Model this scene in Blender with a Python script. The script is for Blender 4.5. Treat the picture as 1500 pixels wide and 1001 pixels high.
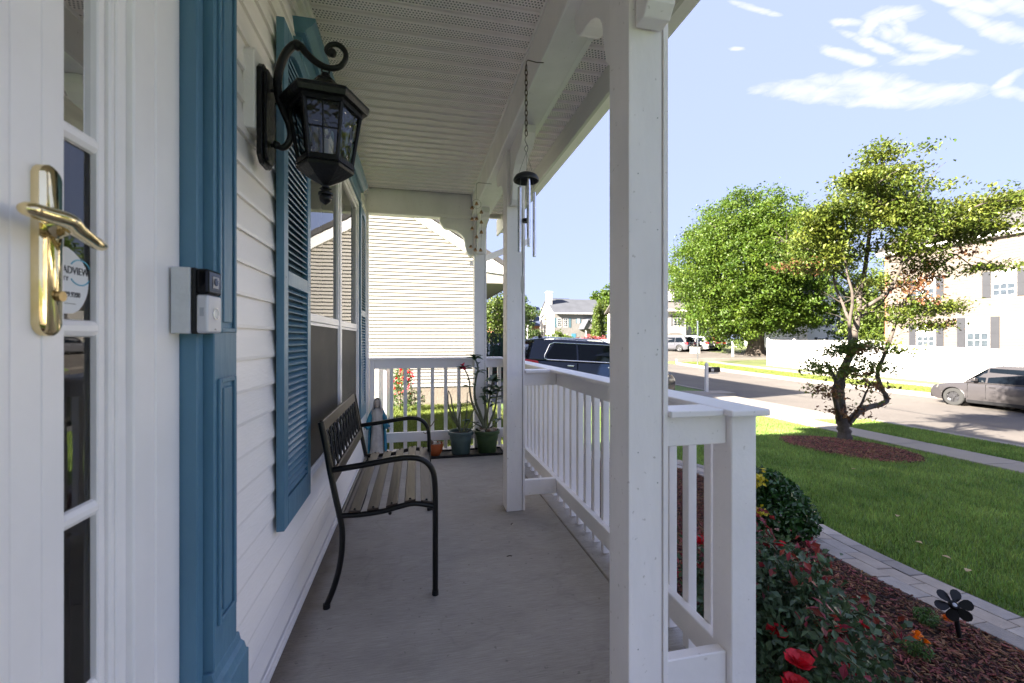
import bpy, bmesh, math, random
import numpy as np
from mathutils import Vector, Matrix, noise as mnoise
R = math.radians
random.seed(7); rng = np.random.default_rng(11)
for o in list(bpy.data.objects): bpy.data.objects.remove(o)
scene = bpy.context.scene
COL = scene.collection

# ------------------------------------------------------------------ camera, sky, sun, exposure
H = 1.2
cam_d = bpy.data.cameras.new('camera'); cam = bpy.data.objects.new('camera', cam_d); COL.objects.link(cam)
cam.location = (0, 0, H); cam.rotation_euler = (R(90), 0, -R(12.49))
cam_d.sensor_width = 36; cam_d.lens = 36 * 630 / 1500; cam_d.shift_y = -0.0023
cam_d.clip_start = 0.02; cam_d.clip_end = 5000
cam_d.dof.use_dof = True; cam_d.dof.focus_distance = 2.4; cam_d.dof.aperture_fstop = 4.5
scene.camera = cam

SUN_EL, SUN_AZ = 26, 16.5          # light travels towards +X, AZ degrees turned to +Y
ldir = Vector((math.cos(R(SUN_AZ)) * math.cos(R(SUN_EL)), math.sin(R(SUN_AZ)) * math.cos(R(SUN_EL)), -math.sin(R(SUN_EL))))
sun_d = bpy.data.lights.new('sun', 'SUN'); sun = bpy.data.objects.new('sun', sun_d); COL.objects.link(sun)
sun.rotation_euler = ldir.to_track_quat('-Z', 'Y').to_euler()
sun.location = (-20, -10, 20)
sun_d.energy = 4.3; sun_d.angle = R(0.53); sun_d.color = (1.0, 0.92, 0.80)

world = bpy.data.worlds.new('World'); scene.world = world; world.use_nodes = True
nt = world.node_tree; nt.nodes.clear()
def N(nt, t, **kw):
    n = nt.nodes.new(t)
    for k, v in kw.items():
        if hasattr(n, k): setattr(n, k, v)
    return n
def L(nt, a, b): nt.links.new(a, b)
def M(nt, op, a, b=None, c=None, clamp=False):
    n = nt.nodes.new('ShaderNodeMath'); n.operation = op; n.use_clamp = clamp
    for i, v in enumerate((a, b, c)):
        if v is None: continue
        if isinstance(v, (int, float)): n.inputs[i].default_value = v
        else: nt.links.new(v, n.inputs[i])
    return n.outputs[0]
def RAMP(nt, fac, stops):
    n = nt.nodes.new('ShaderNodeValToRGB'); e = n.color_ramp.elements
    while len(e) < len(stops): e.new(0.5)
    for el, (p, c) in zip(e, stops):
        el.position = p; el.color = (c, c, c, 1) if isinstance(c, (int, float)) else (*c, 1)
    nt.links.new(fac, n.inputs[0]); return n.outputs[0]
wout = N(nt, 'ShaderNodeOutputWorld'); bg = N(nt, 'ShaderNodeBackground'); bg.inputs['Strength'].default_value = 0.050
sky = N(nt, 'ShaderNodeTexSky'); sky.sky_type = 'NISHITA'; sky.sun_disc = False
sky.sun_elevation = R(SUN_EL)
sdir = -ldir; sky.sun_rotation = math.atan2(sdir.x, sdir.y)
sky.air_density = 1.0; sky.dust_density = 0.6; sky.ozone_density = 2.0
geo = N(nt, 'ShaderNodeNewGeometry'); sep = N(nt, 'ShaderNodeSeparateXYZ'); L(nt, geo.outputs['Incoming'], sep.inputs[0])
tc = N(nt, 'ShaderNodeTexCoord'); sep = N(nt, 'ShaderNodeSeparateXYZ'); L(nt, tc.outputs['Generated'], sep.inputs[0])
# azimuth / elevation of the sky direction, for the streaky fair-weather clouds
az = M(nt, 'ARCTAN2', sep.outputs[0], sep.outputs[1]); el = M(nt, 'ARCSINE', sep.outputs[2])
comb = N(nt, 'ShaderNodeCombineXYZ'); L(nt, M(nt, 'MULTIPLY', az, 2.6), comb.inputs[0]); L(nt, M(nt, 'MULTIPLY', el, 7.5), comb.inputs[1])
cn = N(nt, 'ShaderNodeTexNoise'); cn.inputs['Scale'].default_value = 5.5; cn.inputs['Detail'].default_value = 9; cn.inputs['Roughness'].default_value = 0.62; cn.inputs['Distortion'].default_value = 0.9
L(nt, comb.outputs[0], cn.inputs['Vector'])
noi = M(nt, 'SUBTRACT', cn.outputs[0], 0.5)
def blob(a0, e0, ra, re, tilt=0.0):
    da = M(nt, 'SUBTRACT', az, a0); de = M(nt, 'SUBTRACT', M(nt, 'SUBTRACT', el, e0), M(nt, 'MULTIPLY', da, tilt))
    q = M(nt, 'ADD', M(nt, 'POWER', M(nt, 'DIVIDE', M(nt, 'ABSOLUTE', da), ra), 2.0), M(nt, 'POWER', M(nt, 'DIVIDE', M(nt, 'ABSOLUTE', de), re), 2.0))
    return M(nt, 'SUBTRACT', 1.0, q)
def px2ae(px, py):
    f, cx, hy, th = 630., 750., 497., R(12.49)
    x = (px - cx) / f; z = -(py - hy) / f
    return math.atan(x) + th, math.atan2(z, math.hypot(x, 1))
cl = None
for (px, py, hw, hh, sl) in [(1190, 135, 85, 15, .02), (1300, 138, 120, 17, .03), (1265, 120, 60, 14, 0), (1215, 118, 35, 10, 0), (1385, 136, 60, 12, -.05), (1275, 148, 90, 10, 0), (1335, 128, 60, 10, .1),
                             (1240, 82, 48, 9, .25), (1290, 70, 60, 8, .35), (1340, 62, 66, 13, .3), (1385, 72, 55, 7, .1), (1305, 22, 42, 12, -.1), (1275, 36, 20, 14, -1), (1240, 33, 28, 6, .05), (1318, 45, 16, 22, 1), (1345, 85, 45, 7, -.2),
                             (1430, 8, 45, 12, .2), (1440, 38, 50, 14, .5), (1480, 48, 50, 14, .25), (1500, 8, 60, 16, .1), (1105, 13, 34, 5, .25), (1484, 138, 34, 9, .1), (1475, 118, 26, 7, -.6), (1395, 3, 40, 8, .3), (1080, 72, 12, 3, 0)]:
    a0, e0 = px2ae(px, py); a1, e1 = px2ae(px + hw, py + sl * hw); _, e2 = px2ae(px, py - hh)
    b = blob(a0, e0, abs(a1 - a0) * 1.15, abs(e2 - e0) * 1.25, (e1 - e0) / (a1 - a0))
    cl = b if cl is None else M(nt, 'MAXIMUM', cl, b)
cl2 = M(nt, 'ADD', M(nt, 'MULTIPLY', M(nt, 'MAXIMUM', cl, -1.2), 0.75), M(nt, 'MULTIPLY', noi, 2.3))
# thin scattered cirrus elsewhere, well above the horizon
hi = M(nt, 'MULTIPLY', M(nt, 'SUBTRACT', el, 0.62), 3.0, clamp=True)
cir = M(nt, 'MULTIPLY', M(nt, 'MULTIPLY', M(nt, 'SUBTRACT', cn.outputs[0], 0.60), 3.0, clamp=True), hi)
cmask = RAMP(nt, cl2, [(0.0, 0.0), (0.35, .38), (0.95, 1.0)])
cmask = M(nt, 'MAXIMUM', M(nt, 'MULTIPLY', cmask, 0.93), cir)
mixc = N(nt, 'ShaderNodeMix', data_type='RGBA')
L(nt, cmask, mixc.inputs[0])
gain = N(nt, 'ShaderNodeMix', data_type='RGBA', blend_type='MULTIPLY'); gain.inputs[0].default_value = 1
L(nt, sky.outputs[0], gain.inputs[6]); gain.inputs[7].default_value = (1.0, 1.0, 1.0, 1)
hz = N(nt, 'ShaderNodeMix', data_type='RGBA'); hz.inputs[0].default_value = .94; L(nt, gain.outputs[2], hz.inputs[6]); hz.inputs[7].default_value = (1.22, 1.43, 2.30, 1)   # thin even veil of summer haze over the dome
L(nt, hz.outputs[2], mixc.inputs[6]); mixc.inputs[7].default_value = (2.2, 2.22, 2.3, 1)
L(nt, mixc.outputs[2], bg.inputs['Color']); L(nt, bg.outputs[0], wout.inputs[0])

scene.view_settings.view_transform = 'Standard'; scene.view_settings.look = 'None'
scene.view_settings.exposure = 3.4; scene.view_settings.gamma = 1; scene.view_settings.use_curve_mapping = False
scene.render.engine = 'CYCLES'
scene.cycles.max_bounces = 10; scene.cycles.diffuse_bounces = 7; scene.cycles.transparent_max_bounces = 12

# ------------------------------------------------------------------ materials
MATS = {}
def mat(name, col, rough=0.6, var=0.08, scale=6.0, bump=0.0, bscale=60.0, metal=0.0, spec=0.5, col2=None, streak=None, island=0.0, translucent=0.0, speck=0.0, ior=None, coat=0.0, space='Object', detail=6):
    if name in MATS: return MATS[name]
    m = bpy.data.materials.new(name); m.use_nodes = True; nt = m.node_tree; nt.nodes.clear()
    out = N(nt, 'ShaderNodeOutputMaterial'); p = N(nt, 'ShaderNodeBsdfPrincipled')
    tc = N(nt, 'ShaderNodeTexCoord'); mp = N(nt, 'ShaderNodeMapping'); L(nt, tc.outputs[space], mp.inputs[0])
    if streak: mp.inputs['Scale'].default_value = streak
    nz = N(nt, 'ShaderNodeTexNoise'); nz.inputs['Scale'].default_value = scale; nz.inputs['Detail'].default_value = detail; nz.inputs['Roughness'].default_value = 0.62
    L(nt, mp.outputs[0], nz.inputs['Vector'])
    fac = RAMP(nt, nz.outputs[0], [(0.28, 0.0), (0.72, 1.0)])
    c1 = tuple(max(0, c * (1 - var)) for c in col); c2 = col2 if col2 else tuple(min(1, c * (1 + var)) for c in col)
    mx = N(nt, 'ShaderNodeMix', data_type='RGBA'); L(nt, fac, mx.inputs[0]); mx.inputs[6].default_value = (*c1, 1); mx.inputs[7].default_value = (*c2, 1)
    cur = mx.outputs[2]
    if speck:
        vo = N(nt, 'ShaderNodeTexNoise'); vo.inputs['Scale'].default_value = 55; vo.inputs['Detail'].default_value = 2; L(nt, tc.outputs[space], vo.inputs['Vector'])
        sf = RAMP(nt, vo.outputs[0], [(0.70, 0.0), (0.76, speck)])
        m2 = N(nt, 'ShaderNodeMix', data_type='RGBA'); L(nt, sf, m2.inputs[0]); L(nt, cur, m2.inputs[6]); m2.inputs[7].default_value = (col[0] * .45, col[1] * .42, col[2] * .38, 1)
        cur = m2.outputs[2]
    if island:
        g = N(nt, 'ShaderNodeNewGeometry'); hs = N(nt, 'ShaderNodeHueSaturation')
        hs.inputs['Hue'].default_value = 0.5
        L(nt, M(nt, 'ADD', M(nt, 'MULTIPLY', g.outputs['Random Per Island'], 2 * island), 1 - island), hs.inputs['Value'])
        L(nt, M(nt, 'ADD', M(nt, 'MULTIPLY', M(nt, 'FRACT', M(nt, 'MULTIPLY', g.outputs['Random Per Island'], 17.0)), island * .10), .5 - island * .05), hs.inputs['Hue'])
        L(nt, cur, hs.inputs['Color']); cur = hs.outputs[0]
    L(nt, cur, p.inputs['Base Color'])
    p.inputs['Roughness'].default_value = rough; p.inputs['Metallic'].default_value = metal
    p.inputs['Specular IOR Level'].default_value = spec
    if coat: p.inputs['Coat Weight'].default_value = coat; p.inputs['Coat Roughness'].default_value = 0.03
    if ior: p.inputs['IOR'].default_value = ior
    if bump:
        bn = N(nt, 'ShaderNodeTexNoise'); bn.inputs['Scale'].default_value = bscale; bn.inputs['Detail'].default_value = 4; L(nt, mp.outputs[0], bn.inputs['Vector'])
        bp = N(nt, 'ShaderNodeBump'); bp.inputs['Strength'].default_value = bump; bp.inputs['Distance'].default_value = 0.01; L(nt, bn.outputs[0], bp.inputs['Height']); L(nt, bp.outputs[0], p.inputs['Normal'])
    if translucent:
        tr = N(nt, 'ShaderNodeBsdfTranslucent'); L(nt, cur, tr.inputs[0]); ms = N(nt, 'ShaderNodeMixShader'); ms.inputs[0].default_value = translucent
        L(nt, p.outputs[0], ms.inputs[1]); L(nt, tr.outputs[0], ms.inputs[2]); L(nt, ms.outputs[0], out.inputs[0])
    else: L(nt, p.outputs[0], out.inputs[0])
    MATS[name] = m; return m

def glass_mat(name, tint=(.9, .93, .95), ior=1.55, rough=0.0, bump=0.0, dark=0.0, bscale=8):
    m = bpy.data.materials.new(name); m.use_nodes = True; nt = m.node_tree; nt.nodes.clear()
    out = N(nt, 'ShaderNodeOutputMaterial'); fr = N(nt, 'ShaderNodeFresnel'); fr.inputs[0].default_value = ior
    gl = N(nt, 'ShaderNodeBsdfGlossy'); gl.inputs['Roughness'].default_value = rough; tr = N(nt, 'ShaderNodeBsdfTransparent'); tr.inputs[0].default_value = (*tint, 1)
    ms = N(nt, 'ShaderNodeMixShader'); L(nt, fr.outputs[0], ms.inputs[0]); L(nt, tr.outputs[0], ms.inputs[1]); L(nt, gl.outputs[0], ms.inputs[2])
    if bump:
        tc = N(nt, 'ShaderNodeTexCoord'); bn = N(nt, 'ShaderNodeTexNoise'); bn.inputs['Scale'].default_value = bscale; bn.inputs['Detail'].default_value = 2; L(nt, tc.outputs['Object'], bn.inputs['Vector'])
        bp = N(nt, 'ShaderNodeBump'); bp.inputs['Strength'].default_value = bump; bp.inputs['Distance'].default_value = 0.01; L(nt, bn.outputs[0], bp.inputs['Height'])
        L(nt, bp.outputs[0], gl.inputs['Normal']); L(nt, bp.outputs[0], fr.inputs['Normal'])
    L(nt, ms.outputs[0], out.inputs[0]); return m

WHITE = mat('white_paint', (.89, .855, .84), .42, .05, 3.5, .12, 35, speck=.35)
POSTW = mat('post_white_paint', (.885, .845, .83), .45, .11, 2.5, .15, 28, speck=.5, streak=(1, 1, .35))
TRIMW = mat('white_trim_gloss', (.90, .87, .86), .3, .04, 5, .05, 40)
SIDING = mat('cream_vinyl_siding', (.90, .86, .83), .42, .05, 2.2, .12, 120, streak=(1, .25, 1))
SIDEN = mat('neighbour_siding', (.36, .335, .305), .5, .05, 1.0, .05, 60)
BLUE = mat('teal_blue_paint', (.085, .195, .285), .38, .14, 7, .15, 45, streak=(1, 1, .3))
CONC = None
BLACKM = mat('black_cast_metal', (.006, .006, .0065), .36, .2, 14, .25, 90, spec=.3)
BLACKP = mat('black_plastic', (.010, .010, .011), .5, .1, 10, spec=.3)
BENCHB = mat('black_bench_tube', (.005, .0045, .0045), .3, .3, 12, .12, 160, spec=.35)
BRONZE = mat('bronze_painted_slat', (.050, .034, .025), .42, .3, 9, .25, 60, spec=.3, streak=(1, .12, 1))
BRASS = mat('polished_brass', (.86, .66, .30), .09, .12, 18, .05, 25, metal=1.0, col2=(.93, .80, .50))
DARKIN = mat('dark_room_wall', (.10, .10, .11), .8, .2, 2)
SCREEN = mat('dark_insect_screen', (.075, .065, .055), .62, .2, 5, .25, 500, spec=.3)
ALU = mat('brushed_aluminium', (.78, .79, .82), .2, .06, 20, metal=1.0)
CHAIN = mat('rusty_chain', (.10, .07, .05), .6, .4, 40, .3, 120, metal=.4)
GLASSW = glass_mat('window_glass', (.72, .75, .78), 2.15, 0.0, .06, bscale=2.2)
GLASSD = glass_mat('door_glass', (.8, .82, .85), 1.7, 0.0, .05, bscale=3)
GLASSL = glass_mat('lantern_glass', (.66, .68, .69), 1.6, .02, .35, bscale=22)
GLASSF = mat('far_window_glass', (.04, .05, .06), .05, .3, 3, spec=.8)
GLASSC = mat('car_glass', (.004, .006, .009), .03, .1, 3, spec=.16)
ASPH = mat('asphalt', (.100, .087, .076), .85, .14, .35, .4, 90, col2=(.130, .113, .099))
SIDEW = mat('sidewalk_concrete', (.27, .235, .195), .85, .1, .9, .25, 60)
KERB = mat('kerb_concrete', (.22, .195, .168), .85, .12, 1.2, .3, 40)
LAWN = mat('lawn_ground', (.075, .14, .022), .95, .35, 1.6, .8, 30, col2=(.13, .20, .04))
FARGR = mat('far_grass', (.075, .100, .022), .95, .25, .6, .6, 20, col2=(.11, .125, .032))
SOIL = mat('mulch_soil', (.03, .013, .01), .95, .4, 12, 1.0, 60)
MULCH = mat('mulch_chip', (.150, .056, .032), .8, .35, 3, .3, 80, island=.85)
GRASSB = mat('grass_blade', (.15, .27, .045), .6, .25, 1.6, island=.5, translucent=.35, col2=(.28, .39, .085))
GRASSY = mat('neighbour_grass_blade', (.145, .18, .03), .6, .3, .8, island=.3, translucent=.35)
BARK = mat('bark', (.10, .075, .058), .9, .35, 9, .9, 22, streak=(1, 1, .3), col2=(.18, .15, .125))
BARKG = mat('grey_lichen_bark', (.055, .040, .031), .9, .4, 9, 1.0, 26, streak=(1, 1, .5), col2=(.115, .095, .080))
PAVER = mat('grey_paver', (.33, .30, .29), .9, .14, 5, .5, 90, space='Generated', island=.0)
PAVERS = [mat('paver_stone_' + n, c, .9, .16, 9, .5, 90) for n, c in (('grey', (.31, .275, .245)), ('tan', (.34, .285, .235)), ('charcoal', (.24, .212, .19)), ('pale', (.37, .325, .285)))]
FENCEW = mat('white_vinyl', (.66, .645, .62), .4, .02, 2)
SHING = mat('grey_shingle', (.07, .066, .066), .9, .2, 3, .5, 12, streak=(1, 1, 5))
SHUTG = mat('grey_shutter', (.022, .023, .028), .6, .1, 3)
REDB = mat('red_brick', (.28, .11, .07), .9, .3, 3)
RUBBER = mat('tyre_rubber', (.02, .02, .02), .8, .2, 10)
RIM = mat('alloy_rim', (.16, .16, .17), .3, .05, 5, metal=.9)

def concrete():
    m = bpy.data.materials.new('porch_concrete'); m.use_nodes = True; nt = m.node_tree; p = nt.nodes['Principled BSDF']
    tc = N(nt, 'ShaderNodeTexCoord')
    def noise(sc, scale, det=6, rough=.6):
        mp = N(nt, 'ShaderNodeMapping'); mp.inputs['Scale'].default_value = sc; L(nt, tc.outputs['Object'], mp.inputs[0])
        n = N(nt, 'ShaderNodeTexNoise'); n.inputs['Scale'].default_value = scale; n.inputs['Detail'].default_value = det; n.inputs['Roughness'].default_value = rough; L(nt, mp.outputs[0], n.inputs['Vector']); return n.outputs[0]
    big = noise((1, 1, 1), 1.3); broom = noise((1.2, 26, 1), 9, 4, .7); fine = noise((1, 1, 1), 150, 3); blot = noise((.7, 1.6, 1), 3.2, 8, .7)
    c = RAMP(nt, big, [(.3, (.365, .328, .288)), (.7, (.46, .418, .370))])
    m1 = N(nt, 'ShaderNodeMix', data_type='RGBA', blend_type='MULTIPLY'); m1.inputs[0].default_value = .8; L(nt, c, m1.inputs[6]); L(nt, RAMP(nt, broom, [(.30, .62), (.70, 1.12)]), m1.inputs[7])
    m2 = N(nt, 'ShaderNodeMix', data_type='RGBA', blend_type='MULTIPLY'); m2.inputs[0].default_value = .85; L(nt, m1.outputs[2], m2.inputs[6]); L(nt, RAMP(nt, blot, [(.30, .82), (.50, .99), (.62, 1.02), (.76, 1.12)]), m2.inputs[7])
    # faint meandering dry-water rings
    vo = N(nt, 'ShaderNodeTexNoise'); vo.inputs['Scale'].default_value = 1.6; vo.inputs['Detail'].default_value = 3; L(nt, tc.outputs['Object'], vo.inputs['Vector'])
    ring = RAMP(nt, M(nt, 'ABSOLUTE', M(nt, 'SUBTRACT', vo.outputs[0], .56)), [(0.0, .72), (.006, .80), (.011, 1.0)])
    m3 = N(nt, 'ShaderNodeMix', data_type='RGBA', blend_type='MULTIPLY'); m3.inputs[0].default_value = .28; L(nt, m2.outputs[2], m3.inputs[6]); L(nt, ring, m3.inputs[7])
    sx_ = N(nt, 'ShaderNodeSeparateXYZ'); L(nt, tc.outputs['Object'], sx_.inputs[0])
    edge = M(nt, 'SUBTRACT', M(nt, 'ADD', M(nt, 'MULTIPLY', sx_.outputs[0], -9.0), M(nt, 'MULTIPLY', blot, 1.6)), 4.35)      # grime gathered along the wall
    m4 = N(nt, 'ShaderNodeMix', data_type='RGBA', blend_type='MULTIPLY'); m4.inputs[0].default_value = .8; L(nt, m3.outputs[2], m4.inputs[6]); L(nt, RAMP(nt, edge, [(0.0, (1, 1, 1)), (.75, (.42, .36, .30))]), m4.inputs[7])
    spk = noise((1, 1, 1), 38, 2); m5 = N(nt, 'ShaderNodeMix', data_type='RGBA', blend_type='MULTIPLY'); m5.inputs[0].default_value = .7; L(nt, m4.outputs[2], m5.inputs[6]); L(nt, RAMP(nt, spk, [(.27, .5), (.33, 1.0)]), m5.inputs[7])
    L(nt, m5.outputs[2], p.inputs['Base Color']); p.inputs['Roughness'].default_value = .82
    bp = N(nt, 'ShaderNodeBump'); bp.inputs['Strength'].default_value = .45; bp.inputs['Distance'].default_value = .004
    L(nt, M(nt, 'ADD', broom, M(nt, 'MULTIPLY', fine, 1.1)), bp.inputs['Height']); L(nt, bp.outputs[0], p.inputs['Normal'])
    return m
CONC = concrete()

def soffit_mat(name, base, px, py0, py1, pitch, span):
    """vinyl soffit plank: rows of small round vent holes (dark, sunk) along the middle band of each plank"""
    m = bpy.data.materials.new(name); m.use_nodes = True; nt = m.node_tree; p = nt.nodes['Principled BSDF']
    tc = N(nt, 'ShaderNodeTexCoord'); s = N(nt, 'ShaderNodeSeparateXYZ'); L(nt, tc.outputs['Object'], s.inputs[0])
    row = M(nt, 'DIVIDE', s.outputs[1], pitch); fy = M(nt, 'SUBTRACT', M(nt, 'FRACT', M(nt, 'ADD', row, 100.0)), .5)
    odd = M(nt, 'MULTIPLY', M(nt, 'MODULO', M(nt, 'FLOOR', M(nt, 'ADD', row, 100.0)), 2.0), .5)
    fx = M(nt, 'SUBTRACT', M(nt, 'FRACT', M(nt, 'ADD', M(nt, 'ADD', M(nt, 'DIVIDE', s.outputs[0], px), 100.0), odd)), .5)
    d = M(nt, 'SQRT', M(nt, 'ADD', M(nt, 'POWER', M(nt, 'ABSOLUTE', fx), 2.0), M(nt, 'POWER', M(nt, 'ABSOLUTE', fy), 2.0)))
    hole = M(nt, 'MULTIPLY', M(nt, 'LESS_THAN', d, .27), M(nt, 'LESS_THAN', M(nt, 'ABSOLUTE', s.outputs[1]), span))
    nz = N(nt, 'ShaderNodeTexNoise'); nz.inputs['Scale'].default_value = 3; nz.inputs['Detail'].default_value = 6; L(nt, tc.outputs['Object'], nz.inputs['Vector'])
    c = RAMP(nt, nz.outputs[0], [(.3, tuple(v * .93 for v in base)), (.7, tuple(v * 1.05 for v in base))])
    mx = N(nt, 'ShaderNodeMix', data_type='RGBA'); L(nt, hole, mx.inputs[0]); L(nt, c, mx.inputs[6]); mx.inputs[7].default_value = (.16, .15, .14, 1)
    L(nt, mx.outputs[2], p.inputs['Base Color']); p.inputs['Roughness'].default_value = .36
    bp = N(nt, 'ShaderNodeBump'); bp.inputs['Strength'].default_value = .5; bp.inputs['Distance'].default_value = .002; L(nt, M(nt, 'SUBTRACT', 1.0, hole), bp.inputs['Height']); L(nt, bp.outputs[0], p.inputs['Normal'])
    return m
SOFFIT = soffit_mat('soffit_vinyl', (.92, .85, .82), .0155, 0, 0, .0150, .030)

# ------------------------------------------------------------------ mesh helpers
class MB:
    def __init__(s): s.v = []; s.f = []; s.mi = []; s.cur = 0
    def add(s, vs, fs):
        b = len(s.v); s.v += [tuple(v) for v in vs]; s.f += [tuple(i + b for i in f) for f in fs]; s.mi += [s.cur] * len(fs); return s
    def box(s, x0, x1, y0, y1, z0, z1):
        return s.add([(x0, y0, z0), (x1, y0, z0), (x1, y1, z0), (x0, y1, z0), (x0, y0, z1), (x1, y0, z1), (x1, y1, z1), (x0, y1, z1)],
                     [(0, 3, 2, 1), (4, 5, 6, 7), (0, 1, 5, 4), (1, 2, 6, 5), (2, 3, 7, 6), (3, 0, 4, 7)])
    def hexa(s, p):   # 8 points: bottom loop then top loop
        return s.add(p, [(0, 3, 2, 1), (4, 5, 6, 7), (0, 1, 5, 4), (1, 2, 6, 5), (2, 3, 7, 6), (3, 0, 4, 7)])
    def prism(s, poly, axis, a, b):
        """poly in the two other axes (in xyz order), pushed from a to b along axis"""
        def pt(u, w, t): return {'x': (t, u, w), 'y': (u, t, w), 'z': (u, w, t)}[axis]
        n = len(poly); vs = [pt(u, w, a) for u, w in poly] + [pt(u, w, b) for u, w in poly]
        return s.add(vs, [tuple(range(n))[::-1], tuple(range(n, 2 * n))] + [(i, (i + 1) % n, n + (i + 1) % n, n + i) for i in range(n)])
    def tube(s, pts, r, n=8, cap=True, flat=None):
        pts = [Vector(p) for p in pts]; rs = r if isinstance(r, (list, tuple)) else [r] * len(pts)
        up = None; rings = []
        for i, p in enumerate(pts):
            d = (pts[min(i + 1, len(pts) - 1)] - pts[max(i - 1, 0)])
            if d.length < 1e-9: d = Vector((0, 0, 1))
            d.normalize()
            if up is None: up = Vector((0, 0, 1)) if abs(d.z) < .9 else Vector((1, 0, 0))
            a = d.cross(up)
            if a.length < 1e-6: a = d.orthogonal()
            a.normalize(); b = a.cross(d).normalized(); up = b
            fl = flat if flat else 1
            rings.append([p + (a * math.cos(2 * math.pi * k / n) + b * math.sin(2 * math.pi * k / n) * fl) * rs[i] for k in range(n)])
        vs = [v for g in rings for v in g]; fs = []
        for i in range(len(pts) - 1):
            for k in range(n): fs.append((i * n + k, i * n + (k + 1) % n, (i + 1) * n + (k + 1) % n, (i + 1) * n + k))
        if cap: fs += [tuple(range(n))[::-1], tuple(range((len(pts) - 1) * n, len(pts) * n))]
        return s.add(vs, fs)
    def lathe(s, prof, n=16, c=(0, 0, 0), ang=0.0, c0=True, c1=True):
        vs = []; fs = []
        for r, z in prof:
            for k in range(n):
                a = 2 * math.pi * k / n + ang; vs.append((c[0] + r * math.cos(a), c[1] + r * math.sin(a), c[2] + z))
        m = len(prof)
        for i in range(m - 1):
            for k in range(n): fs.append((i * n + k, i * n + (k + 1) % n, (i + 1) * n + (k + 1) % n, (i + 1) * n + k))
        if c0 and prof[0][0] > 1e-5: fs.append(tuple(range(n))[::-1])
        if c1 and prof[-1][0] > 1e-5: fs.append(tuple(range((m - 1) * n, m * n)))
        return s.add(vs, fs)
    def mesh(s, name, smooth=None):
        me = bpy.data.meshes.new(name); me.from_pydata(s.v, [], s.f)
        bm = bmesh.new(); bm.from_mesh(me); bmesh.ops.recalc_face_normals(bm, faces=bm.faces)
        bm.to_mesh(me); bm.free()
        if smooth:
            me.polygons.foreach_set('use_smooth', [True] * len(me.polygons)); me.set_sharp_from_angle(angle=R(smooth))
        me.update(); return me
ROOTW = {}      # roots whose parts are given in world coordinates
def tag(o, label=None, cat=None, group=None, kind=None):
    if label: o['label'] = label
    if cat: o['category'] = cat
    if group: o['group'] = group
    if kind: o['kind'] = kind
    return o
def thing(name, label, cat, loc=(0, 0, 0), rz=0.0, group=None, worldc=True):
    o = bpy.data.objects.new(name, None); COL.objects.link(o); o.location = loc; o.rotation_euler = (0, 0, rz)
    o.empty_display_size = .2; tag(o, label, cat, group)
    if worldc: ROOTW[o.name] = Vector(loc)
    return o
def ob(name, mb, m, parent=None, smooth=None, bevel=0.0, seg=1, loc=None, kind=None, label=None):
    me = mb if isinstance(mb, bpy.types.Mesh) else mb.mesh(name, smooth)
    if m is not None and not me.materials:
        for x in (m if isinstance(m, (list, tuple)) else [m]): me.materials.append(x)
        if isinstance(mb, MB) and isinstance(m, (list, tuple)): me.polygons.foreach_set('material_index', mb.mi)
    o = bpy.data.objects.new(name, me); COL.objects.link(o)
    if parent:
        o.parent = parent
        if parent.name in ROOTW: o.location = -ROOTW[parent.name]
    if loc is not None: o.location = Vector(loc) + (o.location if parent and parent.name in ROOTW else Vector((0, 0, 0)))
    if bevel:
        b = o.modifiers.new('edge', 'BEVEL'); b.width = bevel; b.segments = seg; b.limit_method = 'ANGLE'; b.angle_limit = R(40)
    if kind: o['kind'] = kind
    if label: o['label'] = label
    return o
def one(name, mb, m, label, cat, **k):
    g = k.pop('group', None); o = ob(name, mb, m, **k); return tag(o, label, cat, g)
def copy_tree(o, parent=None):
    c = o.copy(); COL.objects.link(c)
    if parent: c.parent = parent
    for ch in list(o.children): copy_tree(ch, c)
    return c
def npmesh(name, V, F, m, smooth=False):
    """V (n,3), F (k,3|4) numpy arrays"""
    me = bpy.data.meshes.new(name); V = np.asarray(V, dtype=np.float32); F = np.asarray(F, dtype=np.int32); k = F.shape[1]
    me.vertices.add(len(V)); me.vertices.foreach_set('co', V.ravel())
    me.loops.add(F.size); me.loops.foreach_set('vertex_index', F.ravel())
    me.polygons.add(len(F)); me.polygons.foreach_set('loop_start', np.arange(0, F.size, k, dtype=np.int32))
    me.polygons.foreach_set('use_smooth', np.full(len(F), smooth)); me.update(calc_edges=True)
    for x in (m if isinstance(m, (list, tuple)) else [m]): me.materials.append(x)
    return me
def leaves(C, size, m, name='leaf_mesh', aspect=.6, up=.35, jit=.35, fold=True, dirs=None):
    """many two-triangle folded leaves at centres C (n,3)"""
    C = np.asarray(C); n = len(C); d = rng.normal(size=(n, 3)); 
    if dirs is not None: d = d * .6 + dirs
    d /= np.linalg.norm(d, axis=1)[:, None]
    nrm = rng.normal(size=(n, 3)); nrm[:, 2] = np.abs(nrm[:, 2]) + up; nrm -= (nrm * d).sum(1)[:, None] * d; nrm /= np.linalg.norm(nrm, axis=1)[:, None]
    sd = np.cross(d, nrm); L_ = (size * (1 + jit * rng.uniform(-1, 1, n)))[:, None]
    tip = C + d * L_ * .5; base = C - d * L_ * .5; w = L_ * aspect * .5
    a = C + sd * w + nrm * w * .35; b = C - sd * w + nrm * w * .35
    V = np.stack([base, a, tip, b], 1).reshape(-1, 3); i = np.arange(n)[:, None] * 4
    F = np.concatenate([i + [0, 1, 2], i + [0, 2, 3]], 0)
    return V, F

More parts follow.
